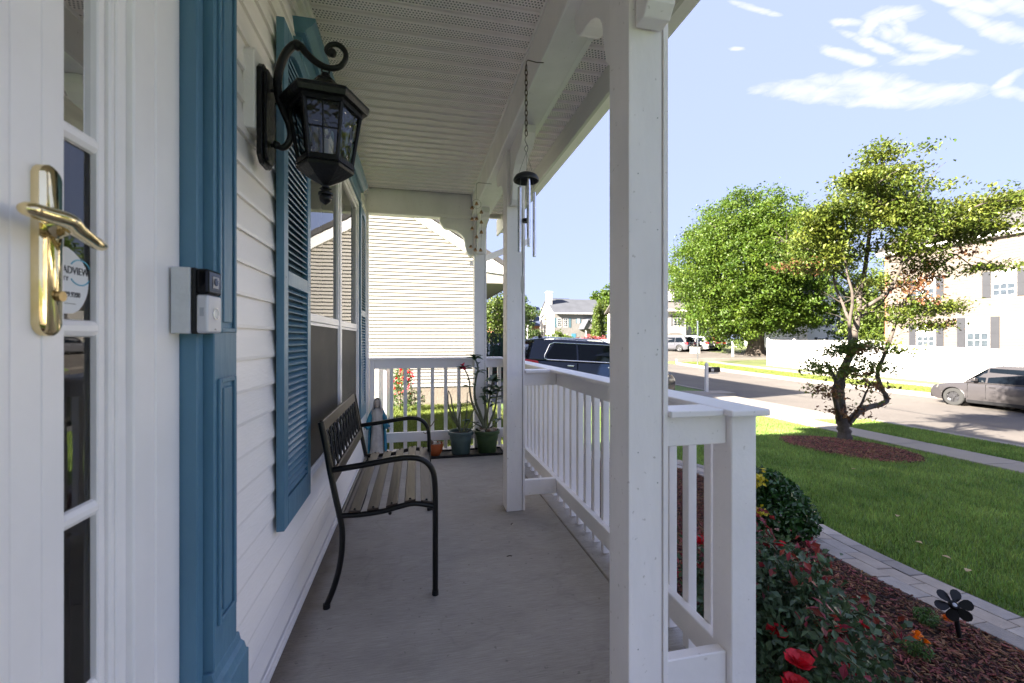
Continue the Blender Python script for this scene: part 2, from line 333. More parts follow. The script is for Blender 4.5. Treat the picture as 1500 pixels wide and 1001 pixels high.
def smooth_pts(P, k=4):
    P = [Vector(p) for p in P]; out = []
    for i in range(len(P) - 1):
        p0, p1, p2, p3 = P[max(i - 1, 0)], P[i], P[i + 1], P[min(i + 2, len(P) - 1)]
        for j in range(k):
            t = j / k; out.append(.5 * ((2 * p1) + (-p0 + p2) * t + (2 * p0 - 5 * p1 + 4 * p2 - p3) * t * t + (-p0 + 3 * p1 - 3 * p2 + p3) * t ** 3))
    return out + [P[-1]]

# ------------------------------------------------------------------ terrain
WP = [(-1500, 2), (-60, -.1), (-4, -.38), (1.15, -.42), (3, -.46), (5, -.62), (7.8, -.88), (9.6, -.99), (10.6, -1.03), (12.4, -1.09), (12.6, -1.22), (17, -1.30), (21.8, -1.34), (22, -1.20), (24.4, -1.17), (25.6, -1.13), (27.5, -1.05), (45, -.9), (2500, -.9)]
def fx(x):
    for (a, b), (c, d) in zip(WP, WP[1:]):
        if x <= c: return b + (d - b) * (x - a) / (c - a)
    return WP[-1][1]
def fy(y):
    k = min(1, max(0, (y - 14) / 60)); return k * k * (3 - 2 * k) * 1.5
YL = [-1500, -300, -80, -40] + list(range(-20, 14, 2)) + list(range(14, 76, 1)) + [90, 150, 300, 700, 2500]
def fyl(y):
    for a, b in zip(YL, YL[1:]):
        if y <= b: return fy(a) + (fy(b) - fy(a)) * (y - a) / (b - a)
    return fy(YL[-1])
def gz(x, y): return fx(x) + fyl(y)
def sheet(name, x0, x1, y0, y1, off, m, **k):
    xs = sorted(set([x0, x1] + [p[0] for p in WP if x0 < p[0] < x1])); ys = sorted(set([y0, y1] + [y for y in YL if y0 < y < y1]))
    mb = MB(); vs = [(x, y, gz(x, y) + off) for y in ys for x in xs]; w = len(xs)
    mb.add(vs, [(j * w + i, j * w + i + 1, (j + 1) * w + i + 1, (j + 1) * w + i) for j in range(len(ys) - 1) for i in range(w - 1)])
    return ob(name, mb, m, kind='structure', **k)
sheet('ground', -1500, 2500, -1500, 2500, 0, LAWN)
sheet('road', 12.6, 21.8, -60, 33, .006, ASPH)
sheet('cross_street', 21.8, 90, 34.5, 41, .008, ASPH)
sheet('road_far', 12.6, 21.8, 33, 300, .006, ASPH)
sheet('grass_verge_far', 22.2, 24.4, -60, 33, .01, FARGR)
sheet('sidewalk_far', 24.4, 25.6, -60, 33.0, .02, SIDEW)
sheet('grass_far', 25.6, 120, -60, 33.5, .005, FARGR)
sheet('grass_beyond_cross_street', 21.8, 120, 41.3, 110, .005, FARGR)
sheet('grass_beyond_road', -30, 12.6, 24, 110, .005, FARGR)
sheet('driveway', 1.9, 9.6, 10.7, 16.5, .012, mat('driveway_asphalt', (.12, .12, .125), .85, .15, .5, .4, 60))
sheet('driveway_apron', 10.6, 12.5, 9.6, 16.5, .016, KERB)
sheet('house_b_driveway', 24, 33, 41, 50, .012, ASPH)
# slabs of the pavement, one by one where they can be told apart
sw = bpy.data.objects.new('sidewalk', None); COL.objects.link(sw); sw['kind'] = 'structure'
y = -2.0
while y < 40:
    mb = MB(); x0, x1 = 9.6, 10.6; ya, yb = y + .01, y + 1.49
    mb.hexa([(x0, ya, gz(x0, ya) - .1), (x1, ya, gz(x1, ya) - .1), (x1, yb, gz(x1, yb) - .1), (x0, yb, gz(x0, yb) - .1), (x0, ya, gz(x0, ya) + .03), (x1, ya, gz(x1, ya) + .03), (x1, yb, gz(x1, yb) + .03), (x0, yb, gz(x0, yb) + .03)])
    ob('slab', mb, SIDEW, sw, bevel=.006); y += 1.5
def kerb(name, x0, x1, y0, y1, top=.03):
    mb = MB(); ys = [y0] + [v for v in YL if y0 < v < y1] + [y1]
    for a, b in zip(ys, ys[1:]):
        z = lambda yy: max(gz(x0, yy), gz(x1, yy)) + top
        mb.hexa([(x0, a, z(a) - .4), (x1, a, z(a) - .4), (x1, b, z(b) - .4), (x0, b, z(b) - .4), (x0, a, z(a)), (x1, a, z(a)), (x1, b, z(b)), (x0, b, z(b))])
    return ob(name, mb, KERB, kind='structure')
kerb('kerb_near', 12.4, 12.62, -60, 9.6); kerb('kerb_near', 12.4, 12.62, 16.5, 120); kerb('kerb_far', 21.78, 22.1, -60, 33, .05)
kerb('kerb_corner', 21.85, 60, 33, 33.25, .03)
# cracks sealed with tar on the road
mb = MB()
for pts in ([(12.9, 17.5), (15.2, 17.0), (17.8, 17.6), (21.5, 16.8)], [(13.4, 9.9), (16, 9.7), (18.5, 10.3), (21.5, 10.0)], [(16.2, 17.0), (16.6, 12.5), (16.0, 8.2), (16.5, 2)]):
    pr_ = []
    for (ax, ay), (bx, by) in zip(pts, pts[1:]):
        for k in range(8):
            t = k / 8; pr_.append((ax + (bx - ax) * t + random.uniform(-.05, .05), ay + (by - ay) * t + random.uniform(-.05, .05)))
    for (ax, ay), (bx, by) in zip(pr_, pr_[1:]):
        d = Vector((bx - ax, by - ay)).normalized(); nx, ny = -d.y * .03, d.x * .03
        mb.add([(ax - nx, ay - ny, gz(ax, ay) + .012), (ax + nx, ay + ny, gz(ax, ay) + .012), (bx + nx, by + ny, gz(bx, by) + .012), (bx - nx, by - ny, gz(bx, by) + .012)], [(0, 1, 2, 3)])
ob('road_tar_seam', mb, mat('tar', (.04, .04, .042), .6), kind='structure')

# ------------------------------------------------------------------ porch floor
mb = MB(); mb.box(-.53, .928, -2.5, 4.86, -.5, 0); ob('porch_floor', mb, CONC, kind='structure', bevel=.003)
mb = MB(); mb.box(.938, 1.09, -2.5, 4.86, -.5, -.006); ob('porch_floor_edge', mb, CONC, kind='structure', bevel=.006)

# ------------------------------------------------------------------ our house
def debris(x, y, a, l, lab):
    d = Vector((math.cos(a), math.sin(a), 0)); p = Vector((x, y, .004)); m_ = MB().tube([p - d * l, p + Vector((0, 0, .002)), p + d * l * .8 + Vector((d.y, -d.x, 0)) * l * .3], .0022, 5)
    o = ob('twig', m_, mat('twig_brown', (.10, .07, .045), .9, .2, 9)); tag(o, lab, 'twig')
debris(.60, 2.72, 1.1, .012, 'tiny dark leaf scrap on the concrete just before the middle post')
debris(.50, 2.32, .1, .016, 'thin dry twig lying alone in the middle of the porch floor')
house = thing('house', 'white sided house wall with teal blue trim running along the porch', 'house', (-.5, 1.0, 0))
W0 = -.52   # sheathing plane
WY0, WY1, WZ0, WZ1 = 2.16, 3.86, .56, 2.335   # window opening
mb = MB()
mb.box(-.6, W0, 1.14, WY0, 0, 5.3); mb.box(-.6, W0, WY1, 4.78, 0, 5.3); mb.box(-.6, W0, WY0, WY1, 0, WZ0); mb.box(-.6, W0, WY0, WY1, WZ1, 5.3)
mb.box(-.6, W0, -7, -1.0, 0, 5.3); mb.box(-.6, W0, -1.0, 1.14, 2.3, 5.3)
mb.box(-2.6, -.6, 4.68, 4.78, -.5, 5.3); mb.box(-2.7, -2.6, 2.0, 4.78, -.5, 5.3); mb.box(-9, -2.7, 1.9, 2.0, -.5, 5.3); mb.box(-9.1, -9, -7, 2, -.5, 5.3); mb.box(-9, -.6, -7.1, -7, -.5, 5.3)  # unseen rear stepped back, shaped to let sun onto the neighbour's yard
ob('wall', mb, SIDING, house)
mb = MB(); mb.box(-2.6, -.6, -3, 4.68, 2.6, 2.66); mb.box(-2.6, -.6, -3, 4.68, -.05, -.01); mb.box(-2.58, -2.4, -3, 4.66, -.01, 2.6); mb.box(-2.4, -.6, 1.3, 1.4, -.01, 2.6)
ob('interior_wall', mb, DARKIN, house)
mb = MB()   # roof with its ridge running along the house
mb.prism([(0.1, 5.2), (-4.8, 8.3), (-9.7, 5.2), (-9.6, 5.05), (-4.8, 8.1), (.05, 5.05)], 'y', -7.5, 2.2)
mb.prism([(0.1, 5.2), (-1.6, 6.7), (-3.2, 5.2), (-3.1, 5.05), (-1.6, 6.5), (.05, 5.05)], 'y', 2.2, 5.0)  # roof over that unseen rear step, shaped along with it
mb.prism([(-.52, 5.3), (-1.6, 6.45), (-2.7, 5.3)], 'y', 4.7, 4.78)
ob('roof', mb, SHING, house)
# siding boards, course by course
EXP = .0968; zb = .072
while zb < 2.70:
    z1 = min(zb + EXP + .012, 2.72)
    segs = []
    for (a, b) in ((1.14, WY0 - .045), (WY0 - .045, WY1 + .045), (WY1 + .045, 4.745)):
        if a == WY0 - .045 and zb + EXP > WZ0 - .04 and zb < 2.36: continue
        segs.append((a, b))
    if len(segs) == 3: segs = [(1.14, 4.745)]
    for a, b in segs:
        mb = MB(); t = .004 + random.uniform(0, .0012); zt = zb + EXP + .010
        if b - a > 2: # long run, with a lapped butt joint
            pass
        n = max(1, int((b - a) / .6)); xs = [a + (b - a) * i / n for i in range(n + 1)]
        vs = []
        for yv in xs:
            wv = .0008 * math.sin(yv * 3.1 + zb * 9)
            vs += [(W0 - .0, yv, zb + .002), (-.5035 + wv, yv, zb), (-.5025 + wv, yv, zb + .010), (W0 + .0035, yv, min(zt, 2.73)), (W0, yv, min(zt, 2.73))]
        fs = []
        for i in range(n):
            for k in range(5): fs.append((i * 5 + k, i * 5 + (k + 1) % 5, (i + 1) * 5 + (k + 1) % 5, (i + 1) * 5 + k))
        fs += [(0, 1, 2, 3, 4), tuple(n * 5 + k for k in range(5))]
        mb.add(vs, fs); ob('siding_board', mb, SIDING, house)
    zb += EXP
mb = MB(); mb.box(W0, -.5125, 1.14, 4.74, 0.001, .078); ob('base_gap', mb, mat('black_gap', (.012, .011, .010), .9, .2, 20), house)
mb = MB(); mb.box(-.512, -.497, 1.14, 4.745, .034, .063); ob('base_trim', mb, TRIMW, house, bevel=.003)
mb = MB(); mb.box(-.512, -.500, 1.14, 4.745, .004, .026); ob('base_trim', mb, TRIMW, house, bevel=.002)
mb = MB(); mb.box(W0, -.482, 4.62, 4.69, 0, 2.72); ob('corner_trim', mb, TRIMW, house, bevel=.003)
mb = MB(); mb.box(W0, -.475, 1.14, 4.61, 2.70, 2.735); mb.box(W0, -.488, 1.14, 4.61, 2.672, 2.699); ob('ceiling_trim', mb, SIDING, house, bevel=.002)

# door surround: white jamb, blue stepped pilaster
mb = MB()
mb.box(-.60, -.480, .813, .824, -.02, 2.35); mb.box(-.60, -.477, .8245, .848, -.02, 2.35); mb.box(-.60, -.4665, .8485, .907, -.02, 2.35); mb.box(-.60, -.4645, .9075, .988, -.02, 2.35)
ob('door_jamb', mb, TRIMW, house, bevel=.0025)
pil = MB(); pil.box(-.60, -.435, .990, 1.017, -.02, 2.6); pil.box(-.60, -.4435, 1.017, 1.021, -.02, 2.6); pil.box(-.60, -.4165, 1.021, 1.136, -.02, 2.6)
pil = ob('door_casing', pil, BLUE, house, bevel=.002)
def panel_frame(y0, y1, z0, z1, x):
    m_ = MB(); w = .010
    for a, b, c, d in ((y0, y0 + w, z0, z1), (y1 - w, y1, z0, z1), (y0 + w, y1 - w, z0, z0 + w), (y0 + w, y1 - w, z1 - w, z1)): m_.box(x, x + .006, a, b, c, d)
    m_.box(x, x + .0045, y0 + .022, y1 - .022, z0 + .022, z1 - .022)
    return m_
ob('casing_panel', panel_frame(1.035, 1.122, .585, 1.115, -.4165), BLUE, pil, bevel=.0015)
ob('casing_panel', panel_frame(1.035, 1.122, 1.215, 2.5, -.4165), BLUE, pil, bevel=.0015)
mb = MB(); mb.box(-.60, -.398, 1.008, 1.158, -.0, .455); mb.prism([(-.55, .455), (-.398, .455), (-.404, .475), (-.412, .482), (-.416, .50), (-.55, .50)], 'y', 1.012, 1.150)
mb.box(-.60, -.405, .985, 1.008, 0, .42)
ob('casing_plinth', mb, BLUE, pil, bevel=.002)

# ---- sidelight window beside the door
sl = ob('sidelight', MB().box(-.530, -.498, .812, .8128, -.02, 2.35).box(-.530, -.498, -.2, .3, -.02, 2.35), TRIMW, house)
mb = MB(); mb.box(-.498, -.486, .7955, .8118, -.02, 2.35); ob('glazing_bead', mb, TRIMW, sl, bevel=.002)
for zc in (.38, .66, .938, 1.216, 1.50, 1.78, 2.06):
    mb = MB(); mb.prism([(-.495, zc - .013), (-.490, zc - .011), (-.4855, zc - .004), (-.4855, zc + .004), (-.490, zc + .011), (-.495, zc + .013)], 'y', .30, .7955)
    ob('muntin', mb, TRIMW, sl)
# the three dark strips seen through the glass: interior jamb with beading
mb = MB(); mb.box(-.530, -.505, .803, .8115, -.02, 2.35); mb.box(-.56, -.5305, .812, .83, -.02, 2.35); mb.box(-.60, -.5605, .822, .84, -.02, 2.35); mb.box(-.75, -.601, .835, .86, -.02, 2.35)
ob('inner_jamb', mb, mat('inner_jamb_paint', (.24, .225, .20), .6, .1, 4), sl, bevel=.002)
zs = [-.02, .38, .66, .938, 1.216, 1.50, 1.78, 2.06, 2.35]
for a, b in zip(zs, zs[1:]):
    ob('pane', MB().add([(-.496, .30, a), (-.496, .796, a), (-.496, .796, b), (-.496, .30, b)], [(0, 1, 2, 3)]), GLASSD, sl)
mb = MB(); mb.lathe([(0.0, 0), (.13, 0), (.17, .1), (.12, .2), (0, .26)], 20, (-1.9, 1.9, 1.95)); mb.box(-2.6, -2.5, -1, .6, 1.2, 1.9)
ob('interior_lamp', mb, mat('interior_grey', (.12, .12, .13), .6), sl, smooth=40)

# ---- storm door with brass lever handle
door = thing('storm_door', 'white storm door standing at the left edge with a brass lever handle', 'door', (-.49, .2, 0))
mb = MB(); mb.box(-.522, -.483, .610, .7255, .02, 2.25); mb.box(-.522, -.476, .45, .6085, .02, 2.25); mb.box(-.522, -.489, .7255, .7285, .02, 2.25)
st = ob('stile', mb, TRIMW, door, bevel=.004, seg=2)
for yy, w, x in ((.646, .003, -.4815), (.628, .006, -.480), (.690, .0025, -.4815)):
    ob('stile_moulding', MB().box(-.4835, x, yy - w, yy + w, .02, 2.25), TRIMW, st, bevel=.001)
mb = MB(); mb.box(-.515, -.49, -.30, .45, 2.1, 2.25); mb.box(-.515, -.49, -.30, .45, .02, .2); mb.box(-.515, -.49, -.4, -.30, .02, 2.25); ob('rail', mb, TRIMW, door, bevel=.003)
hd = ob('handle_plate', (lambda m_: m_)(MB().add(*(lambda: (
    [(x, .6905 + dy, zc) for x, s_ in ((-.483, 1.0), (-.474, 1.0), (-.4705, .72)) for dy, zc in
        [(s_ * .0185 * math.cos(a), 1.316 + math.copysign(.110 - .0185, math.sin(a) if abs(math.sin(a)) > 1e-6 else 1) + s_ * .0185 * math.sin(a)) for a in [math.pi * 2 * (k + .5) / 16 for k in range(16)]]],
    [(r_ * 16 + k, r_ * 16 + (k + 1) % 16, (r_ + 1) * 16 + (k + 1) % 16, (r_ + 1) * 16 + k) for r_ in range(2) for k in range(16)] + [tuple(range(32, 48))]))())), BRASS, door, smooth=40)
# lever: a rose, a stub, then the waisted lever running towards the hinge side and curling at its tip
mb = MB(); mb.lathe([(.016, 0), (.018, .006), (.013, .012), (.010, .028), (.0, .029)], 16)
lv = mb.mesh('lever_rose', 40); lv.materials.append(BRASS)
ro = ob('lever_rose', lv, None, hd); ro.rotation_euler = (0, R(90), 0); ro.location = (-.473, .6905, 1.350)
mb = MB(); pts = smooth_pts([(-.440, .602, 1.3475), (-.439, .612, 1.3485), (-.438, .630, 1.3485), (-.437, .648, 1.3495), (-.438, .664, 1.3490), (-.441, .680, 1.3440), (-.445, .704, 1.3395), (-.450, .729, 1.3355), (-.456, .750, 1.3355), (-.462, .758, 1.3405), (-.466, .752, 1.3455)], 3)
mb.tube(pts, [float(np.interp(i / (len(pts) - 1), [0, .08, .25, .4, .6, .8, 1], [.006, .0108, .0120, .0118, .0098, .0085, .0065])) for i in range(len(pts))], 14, flat=.8)
ob('lever', mb, BRASS, hd, smooth=60)
mb = MB(); mb.tube([(-.473, .6905, 1.345), (-.455, .688, 1.346), (-.446, .672, 1.349)], [.012, .010, .009], 12); ob('lever_neck', mb, BRASS, hd, smooth=60)
mb = MB(); mb.tube([(-.470, .697, 1.258), (-.4655, .697, 1.258)], .0068, 14); ob('keyhole', mb, mat('aged_brass', (.42, .30, .16), .3, .2, 20, metal=1), hd)
door.location = door.location + Vector((.013, -.0195, -.002))
# round alarm-company sticker on the glass
sk = thing('glass_sticker', 'round white alarm sticker with dark lettering on the glass behind the brass handle', 'sticker', (-.4955, .748, 1.284))
mb = MB(); ring = []
for k in range(26):
    a = 2 * math.pi * k / 26
    ring.append((-.4950, .744 + .046 * math.cos(a), 1.284 + .0485 * math.sin(a) * (1.0 + .03 * math.sin(5 * a))))
mb.add(ring, [tuple(range(26))])
stk = ob('paper', mb, mat('sticker_paper', (.74, .75, .76), .5, .02, 5), sk)
def text(name, body, size, parent, m, loc, rot, ext=.0003, align='LEFT', sx=1.0):
    cu = bpy.data.curves.new(name, 'FONT'); cu.body = body; cu.size = size; cu.extrude = ext; cu.align_x = align
    tmp = bpy.data.objects.new(name, cu); COL.objects.link(tmp)
    dg = bpy.context.evaluated_depsgraph_get(); me = bpy.data.meshes.new_from_object(tmp.evaluated_get(dg)); me.name = name
    bpy.data.objects.remove(tmp); me.materials.clear(); me.materials.append(m)
    me.transform(Matrix.Translation(loc) @ rot @ Matrix.Diagonal((sx, 1, 1, 1)))
    return ob(name, me, None, parent)
FACEX = Matrix(((0, 0, 1, 0), (1, 0, 0, 0), (0, 1, 0, 0), (0, 0, 0, 1)))   # text plane facing +X, reading along +Y
INK = mat('ink', (.03, .03, .04), .6, 0, 1); INKB = mat('ink_blue', (.10, .42, .60), .6, 0, 1)
text('lettering', 'ADVIEW', .0155, sk, INK, (-.4946, .7395, 1.2960), FACEX, sx=.84)
text('lettering', 'TY', .0090, sk, INK, (-.4946, .7395, 1.2850), FACEX)
text('lettering', '229.9200', .0108, sk, INK, (-.4946, .7395, 1.2620), FACEX, sx=.83)
ob('printed_line', MB().box(-.4947, -.4944, .7395, .764, 1.2515, 1.2522), INK, sk)
for a0, a1 in ((25, 150), (215, 330)):
    ob('printed_arc', MB().tube([(-.4945, .7725 + .021 * math.cos(R(a)), 1.2995 + .0187 * math.sin(R(a))) for a in range(a0, a1, 6)], .0009, 5), INKB, sk)

# ---- video doorbell on its white wedge
db = thing('doorbell', 'black and white video doorbell on a white wedge beside the blue pilaster', 'doorbell', (-.46, .965, 1.2))
mb = MB(); mb.hexa([(-.461, .946, 1.211), (-.4285, .946, 1.211), (-.4285, 1.008, 1.211), (-.455, 1.008, 1.211), (-.461, .946, 1.3395), (-.4285, .946, 1.3395), (-.4285, 1.008, 1.3395), (-.455, 1.008, 1.3395)])
ob('wedge', mb, mat('wedge_painted', (.60, .61, .63), .6, .08, 20, .2, 60, speck=.6), db, bevel=.0015)
ob('base', MB().box(-.4284, -.4205, .950, 1.012, 1.210, 1.3392), BLACKP, db, bevel=.001)
fz = 1.288
ob('lower_housing', MB().box(-.4204, -.3985, .951, 1.011, 1.2115, fz - .0004), mat('doorbell_satin', (.56, .56, .60), .28, .03, 3, metal=.15), db, bevel=.005, seg=3)
up = ob('camera_housing', MB().box(-.4204, -.3985, .951, 1.011, fz + .0004, 1.3385), mat('gloss_black', (.004, .004, .005), .10, .0, 3, spec=.2), db, bevel=.005, seg=3)
def disc(x, y, z, r, n=24, t=.001, r0=0.0):
    m_ = MB()
    if r0: return m_.tube([(x, y + r * math.cos(2 * math.pi * k / n), z + r * math.sin(2 * math.pi * k / n)) for k in range(n + 1)], r0, 6, cap=False)
    return m_.prism([(y + r * math.cos(2 * math.pi * k / n), z + r * math.sin(2 * math.pi * k / n)) for k in range(n)], 'x', x, x + t)
ob('button', disc(-.3985, .9815, 1.251, .0092, t=.0012), mat('button_white', (.66, .66, .66), .3, .02, 3), db, smooth=40)
ob('button_ring', disc(-.3978, .9815, 1.251, .0112, r0=.0014), ALU, db, smooth=60)
ob('camera_bezel', MB().box(-.3986, -.3975, .970, .996, 1.302, 1.326), mat('bezel_grey', (.30, .28, .27), .2, .1, 30), up, bevel=.004)
ob('camera_lens', disc(-.3976, .9815, 1.315, .0075, t=.0015), GLASSC, up, smooth=40)
ob('side_grille', MB().box(-.413, -.406, .9500, .9512, 1.245, 1.262), mat('grille_grey', (.36, .37, .42), .5, 0, 3), db)
text('lettering', 'ring', .0062, db, mat('logo_grey', (.42, .42, .44), .4, 0, 1), (-.3983, .977, 1.2185), FACEX, ext=.0002)

# ---- twin window with dark screens below
win = ob('window', MB().box(-.60, -.485, WY0 - .04, WY0, WZ0 - .04, WZ1 + .04).box(-.60, -.485, WY1, WY1 + .04, WZ0 - .04, WZ1 + .04).box(-.60, -.485, WY0, WY1, WZ1, WZ1 + .04).box(-.60, -.478, WY0, WY1, WZ0 - .045, WZ0), TRIMW, house, bevel=.003)
ym = 3.02
ob('mullion', MB().box(-.60, -.487, ym - .028, ym + .028, WZ0, WZ1), TRIMW, win, bevel=.003)
for a, b in ((WY0, ym - .028), (ym + .028, WY1)):
    # upper sash proud, lower sash behind a screen
    u = ob('upper_sash', MB().box(-.522, -.496, a + .002, a + .030, 1.31, WZ1 - .002).box(-.522, -.496, b - .030, b - .002, 1.31, WZ1 - .002).box(-.522, -.496, a + .030, b - .030, WZ1 - .034, WZ1 - .002).box(-.522, -.493, a + .002, b - .002, 1.285, 1.325), TRIMW, win, bevel=.0025)
    ob('pane', MB().add([(-.510, a + .03, 1.325), (-.510, b - .03, 1.325), (-.510, b - .03, WZ1 - .034), (-.510, a + .03, WZ1 - .034)], [(0, 1, 2, 3)]), GLASSW, win)
    ob('screen_frame', MB().box(-.52, -.497, a + .002, a + .016, WZ0 + .002, 1.283).box(-.52, -.497, b - .016, b - .002, WZ0 + .002, 1.283).box(-.52, -.497, a + .016, b - .016, WZ0 + .002, WZ0 + .016).box(-.52, -.497, a + .016, b - .016, 1.268, 1.283), TRIMW, win, bevel=.001)
    ob('insect_screen', MB().box(-.508, -.503, a + .016, b - .016, WZ0 + .016, 1.268), SCREEN, win)
    bl = MB()
    for k in range(26):
        z = 1.34 + k * .037; bl.add([(-.60, a + .05, z), (-.60, b - .05, z), (-.585, b - .05, z + .02), (-.585, a + .05, z + .02)], [(0, 1, 2, 3)])
    for yy in (a + .2, (a + b) / 2, b - .2): bl.box(-.583, -.581, yy - .002, yy + .002, 1.33, 2.3)
    ob('blind', bl, mat('blind_ivory', (.34, .32, .29), .6, .05, 3), win)
    ob('unlit_room_sheet', MB().box(-.66, -.64, a - .02, b + .02, .5, 2.4), DARKIN, win)  # dark sheet close behind the glass; the unlit room's shade is its colour
# header with crown above the window
hdr = ob('window_header', MB().box(W0, -.480, 1.99, 3.98, 2.385, 2.50), BLUE, house, bevel=.003)
prof = [(W0, 2.495), (-.462, 2.495), (-.460, 2.508), (-.450, 2.516), (-.432, 2.530), (-.424, 2.543), (-.420, 2.545), (-.420, 2.562), (W0, 2.562)]
ob('crown_moulding', MB().prism(prof, 'y', 1.965, 4.005), BLUE, hdr)
ob('header_band', MB().box(W0, -.470, 1.975, 3.995, 2.380, 2.405), BLUE, hdr, bevel=.003)
# shutters: frame with arched top opening, centre rail, louvres one by one
def shutter(y0, y1, z0, z1, zr):
    xa, xb = -.4975, -.470; sw_ = .052
    fr = MB(); fr.box(xa, xb, y0, y0 + sw_, z0, z1); fr.box(xa, xb, y1 - sw_, y1, z0, z1); fr.box(xa, xb, y0 + sw_, y1 - sw_, z0, z0 + .105); fr.box(xa, xb, y0 + sw_, y1 - sw_, zr - .028, zr + .028)
    # arched head
    n = 14; yc = (y0 + y1) / 2; hw = (y1 - y0) / 2 - sw_; za = z1 - .15
    arc = [(yc - hw * math.cos(math.pi * k / n), za + .10 * math.sin(math.pi * k / n)) for k in range(n + 1)]
    poly = arc + [(y1 - sw_, z1), (y0 + sw_, z1)]
    fr.prism(poly, 'x', xa, xb)
    s_ = ob('shutter', fr, BLUE, house, bevel=.002)
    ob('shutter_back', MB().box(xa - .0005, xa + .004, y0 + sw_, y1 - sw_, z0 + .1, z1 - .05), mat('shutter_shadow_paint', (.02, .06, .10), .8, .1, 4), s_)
    sl_ = MB(); hw_ = y1 - y0 - 2 * sw_; sl_.hexa([(-.0135, 0, 0), (.0095, 0, -.017), (.0095, hw_, -.017), (-.0135, hw_, 0), (-.0135, 0, .006), (.0115, 0, -.0125), (.0115, hw_, -.0125), (-.0135, hw_, .006)])
    sme = sl_.mesh('louvre'); sme.materials.append(BLUE)
    z = z0 + .13
    while z < z1 - .075:
        if abs(z - .006 - zr) > .040:
            cut = 0
            if z > za:
                k = math.sqrt(max(0, 1 - ((z - za) / .10) ** 2)); cut = 1 - k
            if cut < .8:
                o = ob('louvre', sme, None, s_); o.location = ((xa + xb) / 2, y0 + sw_ + hw_ * cut / 2, z); o.scale = (1, 1 - cut, 1)
        z += .0255
    for yy in (y0 + .026, y1 - .026):
        for zz in (z0 + .25, zr, z1 - .25): ob('screw', disc(xb - .0002, yy, zz, .004, 8), BLUE, s_)
shutter(1.705, 2.105, .50, 2.372, 1.43)
shutter(3.905, 4.30, .50, 2.372, 1.43)

# ------------------------------------------------------------------ porch roof: planked soffits, beams, brackets
pr = thing('porch_roof', 'porch roof with white planked vinyl ceiling, boxed beams and arched brackets', 'porch roof', (.1, 1.0, 2.7))
CZ = 2.735; PIT = .0935
def plank(x0, x1, w):
    m_ = MB(); h = PIT / 2; sec = [(-h, .012), (-h + .004, .002), (-h + .009, .0), (-.034, .0), (-.031, .006), (-.026, .006), (-.023, .0), (h - .012, .0), (h - .008, .006), (h, .012), (h, .02), (-h, .02)] if w else [(-h, .014), (-h + .003, .003), (-h + .010, .0), (-.032, .0), (-.029, .0035), (.029, .0035), (.032, .0), (h - .016, .0), (h - .013, .007), (h - .003, .007), (h, .014), (h, .02), (-h, .02)]
    m_.prism(sec, 'x', x0, x1); me = m_.mesh('soffit_plank'); me.materials.append(SOFFIT); return me
pa, pb_ = plank(-.5, .579, 0), plank(-.085, .085, 0)
y = -2.4; k = 0
while y < 4.60:
    o = ob('soffit_plank', pa, None, pr); o.location = Vector((0, y, CZ + random.uniform(0, .0012))) - ROOTW['porch_roof']; o.rotation_euler = (random.uniform(-.004, .004), random.uniform(-.0015, .0015), 0)
    o = ob('eave_plank', pb_, None, pr); o.location = Vector((.838, y, 2.545 + random.uniform(0, .001))) - ROOTW['porch_roof']
    y += PIT; k += 1
BT = 2.52
ob('front_beam', MB().box(.579, .735, -2.5, 4.86, BT, CZ + .02), POSTW, pr, bevel=.004)
ob('beam_trim', MB().box(.5745, .585, -2.5, 4.6, BT - .006, BT + .012).box(.57, .5792, -2.5, 4.6, CZ - .012, CZ + .01), TRIMW, pr, bevel=.002)
ob('eave_channel', MB().box(.737, .765, -2.5, 4.9, 2.528, 2.56), TRIMW, pr, bevel=.002)
ob('back_beam', MB().box(-.49, .578, 4.61, 4.76, BT - .015, CZ + .02), POSTW, pr, bevel=.004)
ob('beam_trim', MB().box(-.48, .578, 4.598, 4.612, BT - .03, BT + .004), SIDING, pr, bevel=.002)
ob('fascia', MB().box(.918, .940, -2.5, 5.0, 2.415, 2.60), mat('fascia_white', (.66, .65, .60), .4, .15, 2, streak=(1, .3, 4)), pr, bevel=.003)
ob('gutter', MB().prism([(.942, 2.45), (1.03, 2.46), (1.07, 2.52), (1.07, 2.60), (.942, 2.60)], 'y', -2.5, 5.0), TRIMW, pr)
ob('roof_deck', MB().prism([(-.52, 3.35), (1.06, 2.68), (1.06, 2.61), (.95, 2.61), (.95, 2.60), (.70, 2.76), (-.52, 2.76)], 'y', -2.5, 4.98), SHING, pr)
ob('gable_fill', MB().prism([(-.52, 3.3), (.95, 2.66), (.95, 2.56), (-.50, 2.56)], 'y', 4.761, 4.80), SIDING, pr)
def bracket_prof(L_=.365, h=.40):
    p = [(0, 0), (0, -h), (.045, -h), (.070, -h + .03), (.088, -h + .10)]
    for k in range(7):
        a = k / 6 * math.pi / 2; p.append((.095 + (L_ - .165) * (1 - math.cos(a)), -.255 + .135 * math.sin(a)))
    p += [(L_ - .045, -.110), (L_ - .02, -.085), (L_, -.05), (L_, 0)]
    return p
BP = bracket_prof()
ob('bracket', MB().prism([(.604 - u, BT - .016 + w) for u, w in BP], 'y', 4.645, 4.725), POSTW, pr, bevel=.004)
def ybr(yp, sgn, x0=.63, x1=.715): ob('bracket', MB().prism([(yp + sgn * u, BT - .0015 + w) for u, w in BP], 'x', x0, x1), POSTW, pr, bevel=.004, seg=2)
ybr(1.160, -1); ybr(1.296, 1); ybr(2.917, -1); ybr(3.053, 1); ybr(4.617, -1)
# far-side eave brace seen between the two back posts
ob('eave_brace', MB().prism([(.60, 2.05), (.66, 2.05), (1.3, 2.33), (1.3, 2.40), (.60, 2.10)], 'y', 4.95, 4.98), POSTW, pr)

